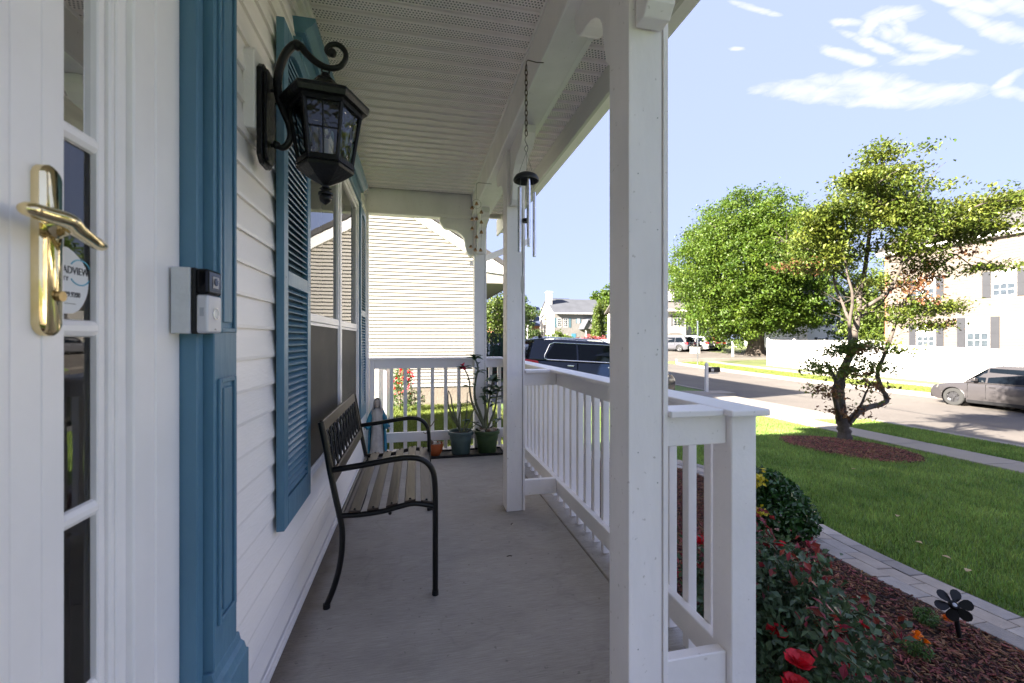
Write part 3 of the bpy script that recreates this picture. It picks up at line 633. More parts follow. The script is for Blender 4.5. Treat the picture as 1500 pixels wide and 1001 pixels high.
# ---- porch posts
_nm = []
def nail_mesh(m):
    if not _nm:
        me = MB().prism([(.0022 * math.cos(a), .0022 * math.sin(a)) for a in [2 * math.pi * k / 8 for k in range(8)]], 'y', -.0006, .0006).mesh('nail_head'); me.materials.append(m); _nm.append(me)
    return _nm[0]
def post(x, y, label):
    t = thing('porch_post', label, 'post', (x + .065, y + .065, 0), group='white boxed porch posts')
    z0, z1 = .001, BT - .003; s = .13
    ob('core', MB().box(x + .012, x + s - .012, y + .012, y + s - .012, z0, z1), mat('dark_gap', (.16, .15, .14), .8, .1, 5), t)
    ob('side_board', MB().box(x, x + .0115, y, y + s, z0, z1), POSTW, t, bevel=.0015)
    ob('side_board', MB().box(x + s - .0165, x + s, y, y + s, z0, z1), POSTW, t, bevel=.0015)
    ob('face_board', MB().box(x + .0118, x + s - .0195, y + .0035, y + .0115, z0, z1), POSTW, t, bevel=.0015)
    ob('face_board', MB().box(x + .0118, x + s - .0195, y + s - .0115, y + s - .0035, z0, z1), POSTW, t, bevel=.0015)
    nm_ = mat('nail_grey', (.45, .44, .43), .6, .1, 5)
    for _ in range(10): ob('nail_head', MB().tube([(x + random.choice((.032, .096)), y + .0036, 0), (x + .032, y + .0030, 0)], .0001, 3) if False else nail_mesh(nm_), None, t, loc=(x + random.choice((.032, .096)), y + .0032, random.uniform(.1, 2.4)))
    return t
post(.61, 1.163, 'large white porch post standing nearest the camera in front of the street view')
post(.61, 2.92, 'white porch post halfway along the porch behind the tubular wind chime')
post(.61, 4.62, 'white corner porch post at the back beside the potted desert rose')

# ---- railings
RZ = .985
def balusters(t, pts, z0=.008, z1=.885, s=.037):
    me = MB().box(-s / 2, s / 2, -s / 2, s / 2, z0, z1).mesh('baluster'); me.materials.append(WHITE)
    for (x, y) in pts:
        o = ob('baluster', me, None, t); o.location = Vector((x, y, random.uniform(-.003, .004))) - ROOTW[t.name]; o.rotation_euler = (0, 0, random.uniform(-.02, .02))
        b = o.modifiers.new('edge', 'BEVEL'); b.width = .002; b.segments = 1
fr = thing('porch_railing', 'long white baluster railing along the garden side of the porch', 'railing', (1.0, 2.9, 0))
ob('cap_rail', MB().hexa([(.925, 1.118, RZ - .021), (1.062, 1.118, RZ - .021), (1.062, 4.80, RZ - .021), (.925, 4.80, RZ - .021), (.925, 1.118, RZ), (1.062, 1.118, RZ), (1.062, 4.80, RZ), (.925, 4.80, RZ)]), WHITE, fr, bevel=.005, seg=2)
ob('cap_rail', MB().box(.742, .9225, 1.150, 1.262, RZ - .022, RZ - .001), WHITE, fr, bevel=.004, seg=2)
ob('cap_rail', MB().box(.742, .9225, 2.905, 3.02, RZ - .022, RZ - .001), WHITE, fr, bevel=.004, seg=2)
ob('top_rail', MB().box(.975, 1.012, 1.262, 4.74, .872, RZ - .022), WHITE, fr, bevel=.003)
ob('top_rail', MB().box(.742, .963, 1.190, 1.227, .868, RZ - .023), WHITE, fr, bevel=.003)
ob('top_rail', MB().box(.742, .974, 2.935, 2.972, .872, RZ - .023), WHITE, fr, bevel=.003)
ob('bottom_rail', MB().box(.975, 1.012, 1.232, 4.74, .098, .194), WHITE, fr, bevel=.003)
ob('bottom_rail', MB().box(.742, .963, 1.190, 1.228, .100, .208), WHITE, fr, bevel=.003)
ob('bottom_rail', MB().box(.742, .974, 2.935, 2.972, .100, .206), WHITE, fr, bevel=.003)
ob('end_post', MB().box(.9645, 1.056, 1.168, 1.258, -.45, RZ - .022), WHITE, fr, bevel=.003)
ob('end_post', MB().box(.975, 1.056, 4.70, 4.79, -.45, RZ - .022), WHITE, fr, bevel=.003)
balusters(fr, [(1.033, 1.352 + .1278 * k) for k in range(26)])
br = thing('porch_railing', 'short white baluster railing closing the far end of the porch behind the potted plants', 'railing', (0, 4.7, 0))
ob('cap_rail', MB().box(-.48, .608, 4.63, 4.745, RZ - .002, RZ + .019), WHITE, br, bevel=.004, seg=2)
ob('cap_rail', MB().box(.742, .924, 4.63, 4.745, RZ - .002, RZ + .019), WHITE, br, bevel=.004, seg=2)
ob('top_rail', MB().box(-.43, .608, 4.672, 4.708, .89, RZ - .003), WHITE, br, bevel=.003)
ob('top_rail', MB().box(.742, .974, 4.672, 4.708, .89, RZ - .003), WHITE, br, bevel=.003)
ob('bottom_rail', MB().box(-.43, .608, 4.672, 4.708, .115, .215), WHITE, br, bevel=.003)
ob('bottom_rail', MB().box(.742, .974, 4.672, 4.708, .115, .215), WHITE, br, bevel=.003)
ob('end_post', MB().box(-.478, -.431, 4.655, 4.73, .001, RZ - .003), WHITE, br, bevel=.003)
balusters(br, [(-.262 + .1425 * k, 4.728) for k in range(6)] + [(.80, 4.728), (.90, 4.728)], .02, .90)

# ------------------------------------------------------------------ wall lantern
LY = 1.50
wl = thing('wall_lantern', 'black scroll arm coach lantern with seeded glass mounted on the siding', 'wall lamp', (-.47, LY, 1.9))
mb = MB(); zc, hh = 1.965, .125
ob('mounting_block', MB().prism([(LY - .065, zc - hh), (LY + .05, zc - hh), (LY + .065, zc - hh + .02), (LY + .065, zc + hh - .02), (LY + .05, zc + hh), (LY - .05, zc + hh), (LY - .065, zc + hh - .02)], 'x', -.512, -.478), SIDING, wl, bevel=.003)
def octo(hw, z0, z1, c): return [(LY - hw + c, z0), (LY + hw - c, z0), (LY + hw, z0 + c), (LY + hw, z1 - c), (LY + hw - c, z1), (LY - hw + c, z1), (LY - hw, z1 - c), (LY - hw, z0 + c)]
ob('backplate', MB().prism(octo(.052, 1.745, 2.055, .022), 'x', -.4778, -.462).prism(octo(.042, 1.757, 2.043, .018), 'x', -.462, -.452), BLACKM, wl, bevel=.002)
arm = [(-.437, 1.819), (-.421, 1.811), (-.404, 1.823), (-.394, 1.850), (-.398, 1.885), (-.413, 1.925), (-.427, 1.965), (-.433, 2.010), (-.428, 2.060), (-.412, 2.108), (-.388, 2.142), (-.368, 2.146), (-.349, 2.124), (-.318, 2.098), (-.283, 2.085), (-.249, 2.092), (-.230, 2.118), (-.230, 2.146), (-.252, 2.165), (-.276, 2.160), (-.287, 2.141), (-.275, 2.128)]
ap = smooth_pts([(x, LY, z) for x, z in arm]); n = len(ap)
am = ob('arm', MB().tube(ap, [.0085 + .0045 * math.sin(min(1, i / n * 1.35) * math.pi) for i in range(n)], 10), BLACKM, wl, smooth=60)
def ball(c, r): return MB().lathe([(r * math.sin(math.pi * k / 8), -r * math.cos(math.pi * k / 8)) for k in range(9)], 12, c)
ob('ball', ball((-.436, LY, 1.818), .013), BLACKM, am, smooth=60); ob('ball', ball((-.375, LY, 2.145), .0165), BLACKM, am, smooth=60); ob('ball', ball((-.270, LY, 2.136), .0145), BLACKM, am, smooth=60)
ob('strut', MB().tube([(-.455, LY, 1.99), (-.430, LY, 1.99)], .006, 8).tube([(-.455, LY, 1.815), (-.432, LY, 1.818)], .006, 8).tube([(-.44, LY, 1.95), (-.425, LY, 1.95)], .004, 8), BLACKM, am, smooth=50)
LX = -.290; C0 = (LX, LY, 0); HA = R(6)
ob('lantern_roof', MB().lathe([(.136, 1.963), (.136, 1.972), (.122, 1.980), (.085, 1.998), (.052, 2.016), (.040, 2.030), (.040, 2.036), (.030, 2.044), (.018, 2.052), (.013, 2.066), (.0, 2.070)], 6, C0, HA), BLACKM, wl, bevel=.0015)
ob('roof_loop', MB().tube([(LX + .012 * math.cos(a), LY, 2.074 + .012 * math.sin(a)) for a in [k * math.pi / 6 for k in range(13)]], .003, 6), BLACKM, wl)
ob('roof_skirt', MB().lathe([(.136, 1.963), (.130, 1.948), (.108, 1.946), (.108, 1.952)], 6, C0, HA, False, False), BLACKM, wl)
rt, rb, zt_, zb_ = .108, .080, 1.948, 1.765
fr_ = MB()
for k in range(6):
    a = HA + k * math.pi / 3; p0 = Vector((LX + rt * math.cos(a), LY + rt * math.sin(a), zt_)); p1 = Vector((LX + rb * math.cos(a), LY + rb * math.sin(a), zb_)); fr_.tube([p0, p1], .0065, 6)
fr_.lathe([(rt + .006, zt_), (rt + .006, zt_ - .016), (rt - .006, zt_ - .016), (rt - .006, zt_)], 6, C0, HA, False, False); fr_.lathe([(rb + .007, zb_ + .012), (rb + .009, zb_ - .006), (rb - .01, zb_ - .006), (rb - .008, zb_ + .012)], 6, C0, HA, False, False)
ob('cage', fr_, BLACKM, wl)
for k in range(6):
    a0 = HA + k * math.pi / 3; a1 = a0 + math.pi / 3
    P = lambda a, r, z: Vector((LX + r * math.cos(a), LY + r * math.sin(a), z))
    q = [P(a0, rb - .003, zb_ + .004), P(a1, rb - .003, zb_ + .004), P(a1, rt - .003, zt_ - .004), P(a0, rt - .003, zt_ - .004)]
    gp = ob('pane', MB().add(q, [(0, 1, 2, 3)]), GLASSL, wl)
    mid_b, mid_t = (q[0] + q[1]) / 2, (q[2] + q[3]) / 2; l_, r_ = (q[0] + q[3]) / 2, (q[1] + q[2]) / 2
    br_ = MB()
    if k % 2 == 0:
        br_.tube([mid_b, mid_t], .0028, 6); br_.tube([l_, r_], .0028, 6)
        # scalloped fringe at the top of the pane
        for s_ in range(3):
            f0 = q[3].lerp(q[2], s_ / 3); f1 = q[3].lerp(q[2], (s_ + 1) / 3); fm = (f0 + f1) / 2; dn = (q[0] - q[3]).normalized()
            br_.add([f0, f0 + dn * .010, fm + dn * .024, f1 + dn * .010, f1], [(0, 1, 2, 3, 4)])
    else:     # narrow arched opening
        inn = []; mcen = (q[0] + q[1] + q[2] + q[3]) / 4; ex = (q[1] - q[0]).normalized(); ez = (mid_t - mid_b).normalized(); hl = (mid_t - mid_b).length / 2 - .018; rw = .019
        for j in range(17):
            a = math.pi * j / 16; inn.append(mcen + ex * rw * math.cos(a) + ez * (hl - rw + rw * math.sin(a)))
        for j in range(17):
            a = math.pi + math.pi * j / 16; inn.append(mcen + ex * rw * .85 * math.cos(a) + ez * (-hl + rw + rw * math.sin(a)))
        outer = [q[1].lerp(q[2], .5)] ; m0 = len(inn)
        vs = inn[:]; 
        def outp(v):
            d = v - mcen; u = d.dot(ex); w = d.dot(ez); f = max(abs(u) / (.031 + .012 * (w / .09)), abs(w) / .088, 1e-4); return mcen + ex * u / f + ez * w / f
        vs += [outp(v) for v in inn]
        br_.add(vs, [(j, (j + 1) % m0, m0 + (j + 1) % m0, m0 + j) for j in range(m0)])
    ob('pane_bars', br_, BLACKM, gp)
ob('lantern_base', MB().lathe([(.086, 1.759), (.090, 1.752), (.086, 1.744), (.055, 1.722), (.022, 1.705), (.012, 1.700), (.012, 1.694), (.020, 1.690), (.010, 1.684), (.0, 1.683)], 6, C0, HA), BLACKM, wl, bevel=.001)
ob('finial', MB().lathe([(.008, 1.69), (.012, 1.683), (.023, 1.676), (.023, 1.670), (.017, 1.668), (.021, 1.660), (.017, 1.648), (.007, 1.641), (.0, 1.636)], 12, C0), BLACKM, wl, smooth=50)
ob('candle_tube', MB().tube([(LX, LY, 1.77), (LX, LY, 1.85)], .012, 10), mat('candle_ivory', (.55, .50, .42), .5, .1, 5), wl, smooth=50)
ob('bulb', MB().lathe([(.008, 1.851), (.016, 1.870), (.019, 1.888), (.013, 1.912), (.003, 1.928), (0, 1.929)], 12, C0), glass_mat('bulb_glass', (.85, .85, .85), 1.5, .02), wl, smooth=60)

# ------------------------------------------------------------------ bench
bn = thing('bench', 'black metal bench with brown slats and lattice backrest against the wall', 'bench', (-.15, 2.56, 0))
def bend(pts, r, **k): return MB().tube(smooth_pts(pts, 4), r, 10, **k)
for y in (2.05, 3.07):
    ob('arm_and_front_leg', bend([(-.365, y, .615), (-.25, y, .628), (-.10, y, .648), (-.02, y, .650), (.035, y, .632), (.070, y, .590), (.083, y, .53), (.085, y, .40), (.085, y, .2), (.085, y, .014)], .0135), BENCHB, bn, smooth=60)
    ob('rear_leg', bend([(-.416, y, .832), (-.395, y, .72), (-.375, y, .60), (-.352, y, .48), (-.330, y, .37), (-.327, y, .28), (-.338, y, .18), (-.362, y, .09), (-.392, y, .014)], .0135), BENCHB, bn, smooth=60)
    ob('seat_support', bend([(-.335, y, .408), (-.25, y, .406), (-.15, y, .413), (-.08, y, .428), (-.01, y, .437), (.075, y, .418)], .0125), BENCHB, bn, smooth=60)
    for x in (.085, -.392): ob('foot_cap', MB().tube([(x, y, .001), (x, y, .022)], .0155, 10), BLACKP, bn)
def seatz(x): return np.interp(x, [-.335, -.25, -.15, -.08, -.01, .075], [.408, .406, .413, .428, .437, .418])
for i, xc in enumerate((-.275, -.195, -.112, -.03, .045)):
    z = seatz(xc) + .0155; sl_ = (seatz(xc + .02) - seatz(xc - .02)) / .04; hw = .026
    ob('slat', MB().hexa([(xc - hw, 2.045, z - hw * sl_ - .005), (xc + hw, 2.045, z + hw * sl_ - .005), (xc + hw, 3.075, z + hw * sl_ - .005), (xc - hw, 3.075, z - hw * sl_ - .005), (xc - hw, 2.045, z - hw * sl_ + .005), (xc + hw, 2.045, z + hw * sl_ + .005), (xc + hw, 3.075, z + hw * sl_ + .005), (xc - hw, 3.075, z - hw * sl_ + .005)]), BRONZE, bn, bevel=.004, seg=2)
    for yy in (2.062, 3.058):
        ob('bolt', ball((xc, yy, z + .005), .006), BLACKM, bn, smooth=60)
BX = lambda z: -.417 + (.835 - z) * .175      # rake of the back
def back_bar(z0, z1, y0, y1, t=.008, m=BRONZE, nm='back_rail'):
    ob(nm, MB().hexa([(BX(z0) - t, y0, z0), (BX(z0) + t, y0, z0), (BX(z0) + t, y1, z0), (BX(z0) - t, y1, z0), (BX(z1) - t, y0, z1), (BX(z1) + t, y0, z1), (BX(z1) + t, y1, z1), (BX(z1) - t, y1, z1)]), m, bn, bevel=.003)
back_bar(.785, .835, 2.066, 3.054); back_bar(.545, .595, 2.066, 3.054); back_bar(.597, .783, 2.066, 2.098); back_bar(.597, .783, 3.022, 3.054)
# cast lattice: crossing arcs repeated along the back
lat = MB(); y0, y1, z0, z1 = 2.098, 3.022, .597, .783
def arcbar(pts, r=.0044):
    lat.tube([(BX(z), y, z) for y, z in pts], r, 6, cap=False)
nrep = 10; wv = (y1 - y0) / nrep
for k in range(-1, nrep + 1):
    c = y0 + wv * (k + .5)
    for sgn in (-1, 1):
        pts = []
        for j in range(13):
            t = j / 12; yy = c + sgn * (wv * .95) * math.sin(t * math.pi / 2); zz = z0 + (z1 - z0) * (1 - math.cos(t * math.pi / 2) * .98)
            pts.append((yy, z1 - (zz - z0)))
        pts = [p for p in pts if y0 <= p[0] <= y1]
        if len(pts) > 1: arcbar(pts)
        pts = []
        for j in range(13):
            t = j / 12; yy = c + sgn * wv * .62 * math.sin(t * math.pi); zz = z0 + (z1 - z0) * t; pts.append((yy, zz))
        pts = [p for p in pts if y0 <= p[0] <= y1]
        if len(pts) > 1: arcbar(pts, .0040)
ob('back_lattice', lat, BLACKM, bn, smooth=60)
ob('stretcher', MB().tube([(-.335, 2.05, .40), (-.335, 3.07, .40)], .010, 8).tube([(.075, 2.05, .405), (.075, 3.07, .405)], .010, 8).tube([(-.12, 2.05, .40), (-.12, 3.07, .40)], .008, 8), BENCHB, bn, smooth=60)

# ------------------------------------------------------------------ statue of a robed woman
sx, sy = -.385, 4.50
stt = thing('statue', 'painted statue of a veiled woman in a blue cloak beside the bench', 'statue', (sx, sy, 0))
PLAST = mat('aged_plaster', (.52, .49, .45), .8, .2, 14, .5, 50); CLOAK = mat('turquoise_cloak', (.02, .20, .34), .55, .35, 12, .4, 50, col2=(.04, .30, .42))
SKIN = mat('plaster_skin', (.50, .42, .36), .7, .1, 10)
def robe(prof, n=40, fold=9, amp=.07, ex=1.0, ey=.8, a0=0, a1=2 * math.pi, off=(0, 0)):
    vs = []; fs = []; full = abs(a1 - a0 - 2 * math.pi) < 1e-6
    m = n if full else n + 1
    for i, (r, z) in enumerate(prof):
        for k in range(m):
            a = a0 + (a1 - a0) * k / n; k2 = 1 + amp * math.cos(fold * a + i * .35) * (1 - .55 * i / len(prof))
            vs.append((sx + off[0] + ex * r * k2 * math.cos(a), sy + off[1] + ey * r * k2 * math.sin(a), z))
    for i in range(len(prof) - 1):
        for k in range(n): fs.append((i * m + k, i * m + (k + 1) % m, (i + 1) * m + (k + 1) % m, (i + 1) * m + k))
    return vs, fs
v_, f_ = robe([(.070, .03), (.074, .05), (.064, .12), (.058, .22), (.054, .30), (.050, .36), (.054, .42), (.060, .46), (.052, .49), (.022, .505), (.018, .525)])
ob('gown', MB().add(v_, f_ + [tuple(range(10 * 40, 11 * 40))]), PLAST, stt, smooth=60)
v_, f_ = robe([(.088, .03), (.090, .06), (.086, .16), (.083, .26), (.080, .34), (.079, .41), (.072, .46), (.058, .49), (.034, .505)], fold=11, amp=.08, a0=R(-24), a1=R(204), n=44)
cl_ = ob('cloak', MB().add(v_, f_), CLOAK, stt, smooth=60); s_ = cl_.modifiers.new('thick', 'SOLIDIFY'); s_.thickness = .006
ob('head', MB().lathe([(0, .512), (.016, .516), (.023, .530), (.027, .548), (.028, .562), (.025, .580), (.016, .594), (0, .600)], 16, (sx, sy - .006, 0)), SKIN, stt, smooth=60)
ob('veil', (lambda: MB().add(*(lambda vf: (vf[0], vf[1]))(robe([(.062, .455), (.058, .49), (.044, .515), (.040, .545), (.037, .575), (.030, .597), (.016, .611), (.0, .615)], fold=8, amp=.05, a0=R(-48), a1=R(228), n=36, ey=.95))))(), mat('veil_grey', (.36, .34, .32), .85, .15, 16, .4, 60), stt, smooth=60)
ob('nose', MB().add([(sx - .003, sy - .033, .567), (sx + .003, sy - .033, .567), (sx, sy - .0385, .556), (sx - .0045, sy - .033, .553), (sx + .0045, sy - .033, .553)], [(0, 2, 1), (0, 3, 2), (1, 2, 4), (3, 4, 2)]), SKIN, stt)
DARKP = mat('faded_line_paint', (.20, .14, .11), .8, .1, 5)
for s_ in (-1, 1): ob('eye', MB().box(sx + s_ * .0095 - .0035, sx + s_ * .0095 + .0035, sy - .0335, sy - .031, .5655, .5675), DARKP, stt)
ob('mouth', MB().box(sx - .0055, sx + .0055, sy - .0325, sy - .030, .5435, .5455), DARKP, stt)
for s_ in (-1, 1):
    slv = ob('sleeve', bend([(sx + s_ * .058, sy, .455), (sx + s_ * .078, sy - .010, .39), (sx + s_ * .085, sy - .030, .345), (sx + s_ * .105, sy - .052, .325)], [.020 + .006 * min(1, i / 8) for i in range(13)]), CLOAK, stt, smooth=60)
    hnd = MB(); hx, hy, hz = sx + s_ * .112, sy - .060, .320
    hnd.tube([(hx - s_ * .004, hy + .004, hz + .001), (hx + s_ * .008, hy - .008, hz - .004)], [.006, .008], 8)
    for j in range(4):
        o_ = (j - 1.5) * .004; hnd.tube([(hx + s_ * .006 + o_, hy - .008 + o_ * s_ * .6, hz - .004), (hx + s_ * .013 + o_, hy - .016 + o_ * s_ * .6, hz - .009), (hx + s_ * .016 + o_, hy - .021 + o_ * s_ * .6, hz - .015)], [.0024, .0021, .0014], 6)
    hnd.tube([(hx, hy - .002, hz + .003), (hx - s_ * .004, hy - .010, hz + .006), (hx - s_ * .003, hy - .015, hz + .005)], [.0026, .0022, .0015], 6)
    ob('hand', hnd, SKIN, stt, smooth=60)
ob('plinth', MB().lathe([(.078, .001), (.080, .018), (.066, .030), (0, .032)], 24, (sx, sy, 0)), mat('plinth_dark', (.09, .08, .08), .8, .3, 8), stt, smooth=40)

# ------------------------------------------------------------------ tray and potted plants
tray = one('plant_tray', MB().box(.08, .89, 4.37, 4.62, .002, .010).box(.08, .89, 4.37, 4.38, .010, .026).box(.08, .89, 4.61, 4.62, .010, .026).box(.08, .09, 4.38, 4.61, .010, .026).box(.88, .89, 4.38, 4.61, .010, .026), BLACKP, 'long black tray on the concrete under the three plant pots', 'tray')
mb = MB()
for k in range(60): mb.box(.10 + k * .013, .105 + k * .013, 4.39, 4.60, .0105, .014)
g_ = ob('tray_ribs', mb, mat('tray_rib_grey', (.10, .09, .085), .7, .3, 10), tray)
def pot(t, x, y, z, r, h, m, rim=.012, bulge=False):
    if bulge: prof = [(r * .55, z), (r * .62, z + .005), (r * .88, z + h * .35), (r * 1.0, z + h * .78), (r * .97, z + h * .92), (r * 1.02, z + h * .94), (r * 1.02, z + h), (r * .93, z + h), (r * .90, z + h * .86)]
    else: prof = [(r * .66, z), (r * .70, z + .006), (r * .84, z + h * .60), (r * .86, z + h * .62), (r * .855, z + h * .66), (r * .90, z + h * .82), (r * .985, z + h * .84), (r, z + h * .86), (r * 1.0, z + h * .985), (r * .97, z + h), (r * .90, z + h), (r * .885, z + h * .87)]
    return ob('pot', MB().lathe(prof, 36, (x, y, 0), c1=False), m, t, smooth=40)
def soil(t, x, y, z, r): return ob('soil', MB().lathe([(r, z), (r * .6, z + .004), (0, z + .006)], 20, (x, y, 0)), mat('potting_soil', (.05, .035, .025), .95, .4, 30, 1, 80), t)
def stone_mesh(seed):
    bm = bmesh.new(); bmesh.ops.create_icosphere(bm, subdivisions=1, radius=1)
    r_ = random.Random(seed)
    for v in bm.verts: v.co *= r_.uniform(.8, 1.15)
    me = bpy.data.meshes.new('stone'); bm.to_mesh(me); bm.free(); me.polygons.foreach_set('use_smooth', [True] * len(me.polygons)); return me
SM = []
for i, c in enumerate([(.30, .22, .17), (.42, .36, .30), (.50, .47, .44), (.24, .16, .12)]):
    me = stone_mesh(i); me.materials.append(mat('pebble_%d' % i, c, .7, .2, 14, .2, 60)); SM.append(me)
def stones(t, x, y, z, r, n, s):
    for k in range(n):
        a = random.uniform(0, 6.28); q = r * math.sqrt(random.uniform(.05, 1)); o = ob('stone', SM[k % 4], None, t)
        o.location = Vector((x + q * math.cos(a), y + q * math.sin(a), z + random.uniform(0, .012))) - ROOTW[t.name]; o.scale = (s * random.uniform(.8, 1.4), s * random.uniform(.7, 1.1), s * random.uniform(.5, .75)); o.rotation_euler = (random.uniform(-.3, .3), random.uniform(-.3, .3), a)
STEM = mat('grey_green_stem', (.13, .14, .085), .7, .3, 14, .4, 50); STEMB = mat('brown_twig', (.17, .12, .085), .8, .3, 14)
LEAFD = mat('dark_glossy_leaf', (.040, .085, .025), .35, .3, 20, island=.3, translucent=.12)
def leafset(t, items, m, nm='leaf'):
    for it in items:
        q = MB(); big_leaf(q, *it); ob(nm, q, m, t, smooth=60)
def big_leaf(mb, p, d, L_, w, droop=.15):
    d = Vector(d).normalized(); sd = d.cross(Vector((0, 0, 1)));
    if sd.length < .05: sd = Vector((1, 0, 0))
    sd.normalize(); up = sd.cross(d); rows = []
    for k in range(5):
        t = k / 4; wk = w * math.sin(math.pi * (t * .85 + .08)) ; c = Vector(p) + d * L_ * t - Vector((0, 0, 1)) * droop * L_ * t * t
        rows.append((c + sd * wk + up * wk * .4, c, c - sd * wk + up * wk * .4))
    vs = [v for r_ in rows for v in r_]; mb.add(vs, [(k * 3 + j, k * 3 + j + 1, (k + 1) * 3 + j + 1, (k + 1) * 3 + j) for k in range(4) for j in range(2)])
# a: small terracotta bowl with a bare gnarled twig
t = thing('potted_plant', 'small orange bowl pot holding a bare knobbly succulent', 'potted plant', (.185, 4.48, .012)); px_, py_ = .185, 4.48
pot(t, px_, py_, .0105, .082, .125, mat('terracotta_plastic', (.42, .095, .022), .45, .15, 8), bulge=True); soil(t, px_, py_, .112, .072); stones(t, px_, py_, .125, .055, 12, .022)
sm = MB(); 
for P_, r_ in (([(.165, 4.48, .11), (.15, 4.48, .15), (.118, 4.475, .19), (.118, 4.47, .26), (.128, 4.47, .31), (.118, 4.468, .36), (.128, 4.465, .385)], [.014, .012, .009, .007, .006, .005, .003]),
               ([(.128, 4.47, .30), (.16, 4.47, .335), (.178, 4.465, .37), (.190, 4.46, .385)], [.006, .005, .004, .003]), ([(.190, 4.46, .385), (.208, 4.455, .372)], [.003, .002]), ([(.178, 4.465, .37), (.176, 4.46, .405)], [.004, .002]),
               ([(.118, 4.47, .26), (.085, 4.46, .24), (.062, 4.455, .262)], [.006, .004, .002]), ([(.118, 4.468, .36), (.098, 4.46, .385), (.086, 4.46, .41)], [.004, .003, .002]), ([(.118, 4.47, .30), (.10, 4.46, .33)], [.005, .002])):
    pp = smooth_pts(P_, 3); sm.tube(pp, [float(np.interp(i / (len(pp) - 1), np.linspace(0, 1, len(r_)), r_)) for i in range(len(pp))], 8)
ob('stem', sm, STEMB, t, smooth=60)
# b: teal grey pot with tall thin grey stems
t = thing('potted_plant', 'middle grey green pot with tall thin bare succulent stems', 'potted plant', (.45, 4.50, .012)); px_, py_ = .45, 4.50
pot(t, px_, py_, .0105, .131, .235, mat('slate_green_pot', (.085, .13, .12), .5, .15, 6)); soil(t, px_, py_, .215, .115)
def stems(t, lst, m, nm='stem'):
    sm = MB()
    for P_, r0, r1 in lst:
        pp = smooth_pts(P_, 4); sm.tube(pp, [r0 + (r1 - r0) * i / (len(pp) - 1) for i in range(len(pp))], 8)
    return ob(nm, sm, m, t, smooth=60)
stems(t, [([(.46, 4.50, .21), (.40, 4.49, .33), (.33, 4.48, .48), (.315, 4.48, .56), (.318, 4.48, .67)], .013, .004), ([(.452, 4.50, .22), (.40, 4.47, .38), (.36, 4.46, .50), (.345, 4.46, .60), (.322, 4.47, .665)], .012, .004),
          ([(.45, 4.50, .21), (.43, 4.50, .36), (.445, 4.49, .46), (.452, 4.49, .52)], .012, .006), ([(.47, 4.50, .21), (.50, 4.49, .36), (.512, 4.48, .50), (.515, 4.48, .64)], .010, .003), ([(.48, 4.5, .21), (.57, 4.49, .42), (.60, 4.48, .53)], .009, .003), ([(.49, 4.5, .22), (.60, 4.52, .29), (.64, 4.52, .34)], .007, .002), ([(.41, 4.49, .3), (.345, 4.48, .40), (.315, 4.48, .45)], .007, .003)], STEM)
lf = []
for p, d, l_, w_ in [((.452, 4.49, .52), (-.3, -.1, .5), .07, .016), ((.452, 4.49, .52), (.6, -.2, .25), .08, .018), ((.452, 4.49, .50), (-.7, -.2, .1), .07, .016), ((.445, 4.49, .47), (.5, -.3, .2), .075, .018), ((.60, 4.48, .53), (.2, -.2, .6), .06, .014), ((.60, 4.48, .52), (-.5, -.3, .2), .06, .015), ((.515, 4.48, .63), (.4, -.1, .5), .05, .012)]: lf.append((p, d, l_, w_))
leafset(t, lf, LEAFD)
# c: green pot with a leafy desert rose and pink bloom
t = thing('potted_plant', 'dark green pot with a leafy desert rose and one pink bloom', 'potted plant', (.725, 4.49, .012)); px_, py_ = .725, 4.49
pot(t, px_, py_, .0105, .134, .235, mat('dark_green_pot', (.045, .085, .030), .5, .15, 6)); soil(t, px_, py_, .215, .115); stones(t, px_, py_, .245, .095, 26, .026)
cst = [([(.72, 4.49, .22), (.70, 4.49, .32), (.71, 4.48, .42), (.705, 4.48, .52), (.70, 4.48, .62), (.695, 4.47, .70)], .020, .006), ([(.70, 4.49, .26), (.64, 4.48, .38), (.57, 4.47, .52), (.54, 4.46, .66), (.535, 4.46, .76), (.50, 4.45, .86), (.47, 4.45, .91)], .014, .005),
       ([(.69, 4.49, .28), (.65, 4.48, .42), (.60, 4.47, .55), (.588, 4.46, .68), (.605, 4.46, .80), (.625, 4.46, .90), (.59, 4.45, 1.0), (.565, 4.45, 1.03)], .016, .005), ([(.73, 4.49, .26), (.78, 4.48, .38), (.81, 4.47, .48), (.83, 4.46, .62), (.86, 4.46, .70)], .014, .005), ([(.71, 4.49, .30), (.73, 4.47, .44), (.75, 4.46, .60), (.775, 4.45, .76), (.79, 4.44, .82)], .012, .004),
       ([(.69, 4.49, .26), (.60, 4.46, .32), (.545, 4.45, .35)], .010, .004), ([(.76, 4.49, .26), (.84, 4.46, .34), (.90, 4.45, .39)], .009, .003), ([(.615, 4.46, .84), (.64, 4.45, .88)], .006, .004), ([(.61, 4.46, .92), (.64, 4.45, .96)], .005, .003)]
stems(t, cst, STEM)
lf = []; rr = random.Random(5)
for (P_, r0, r1), cnt in zip(cst, (20, 8, 14, 22, 22, 4, 6, 1, 1)):
    for _ in range(cnt):
        k = rr.uniform(.55, 1.0); i = min(len(P_) - 2, int(k * (len(P_) - 1))); f_ = k * (len(P_) - 1) - i; p = Vector(P_[i]).lerp(Vector(P_[i + 1]), min(1, f_))
        a = rr.uniform(0, 6.28); lf.append((p, (math.cos(a), math.sin(a), rr.uniform(-.1, .6)), rr.uniform(.075, .12), rr.uniform(.022, .032), .2))
for a in range(0, 360, 60): lf.append(((.567, 4.45, 1.02), (math.cos(R(a)), math.sin(R(a)), .35), .09, .024))
leafset(t, lf, LEAFD)
fl = MB()
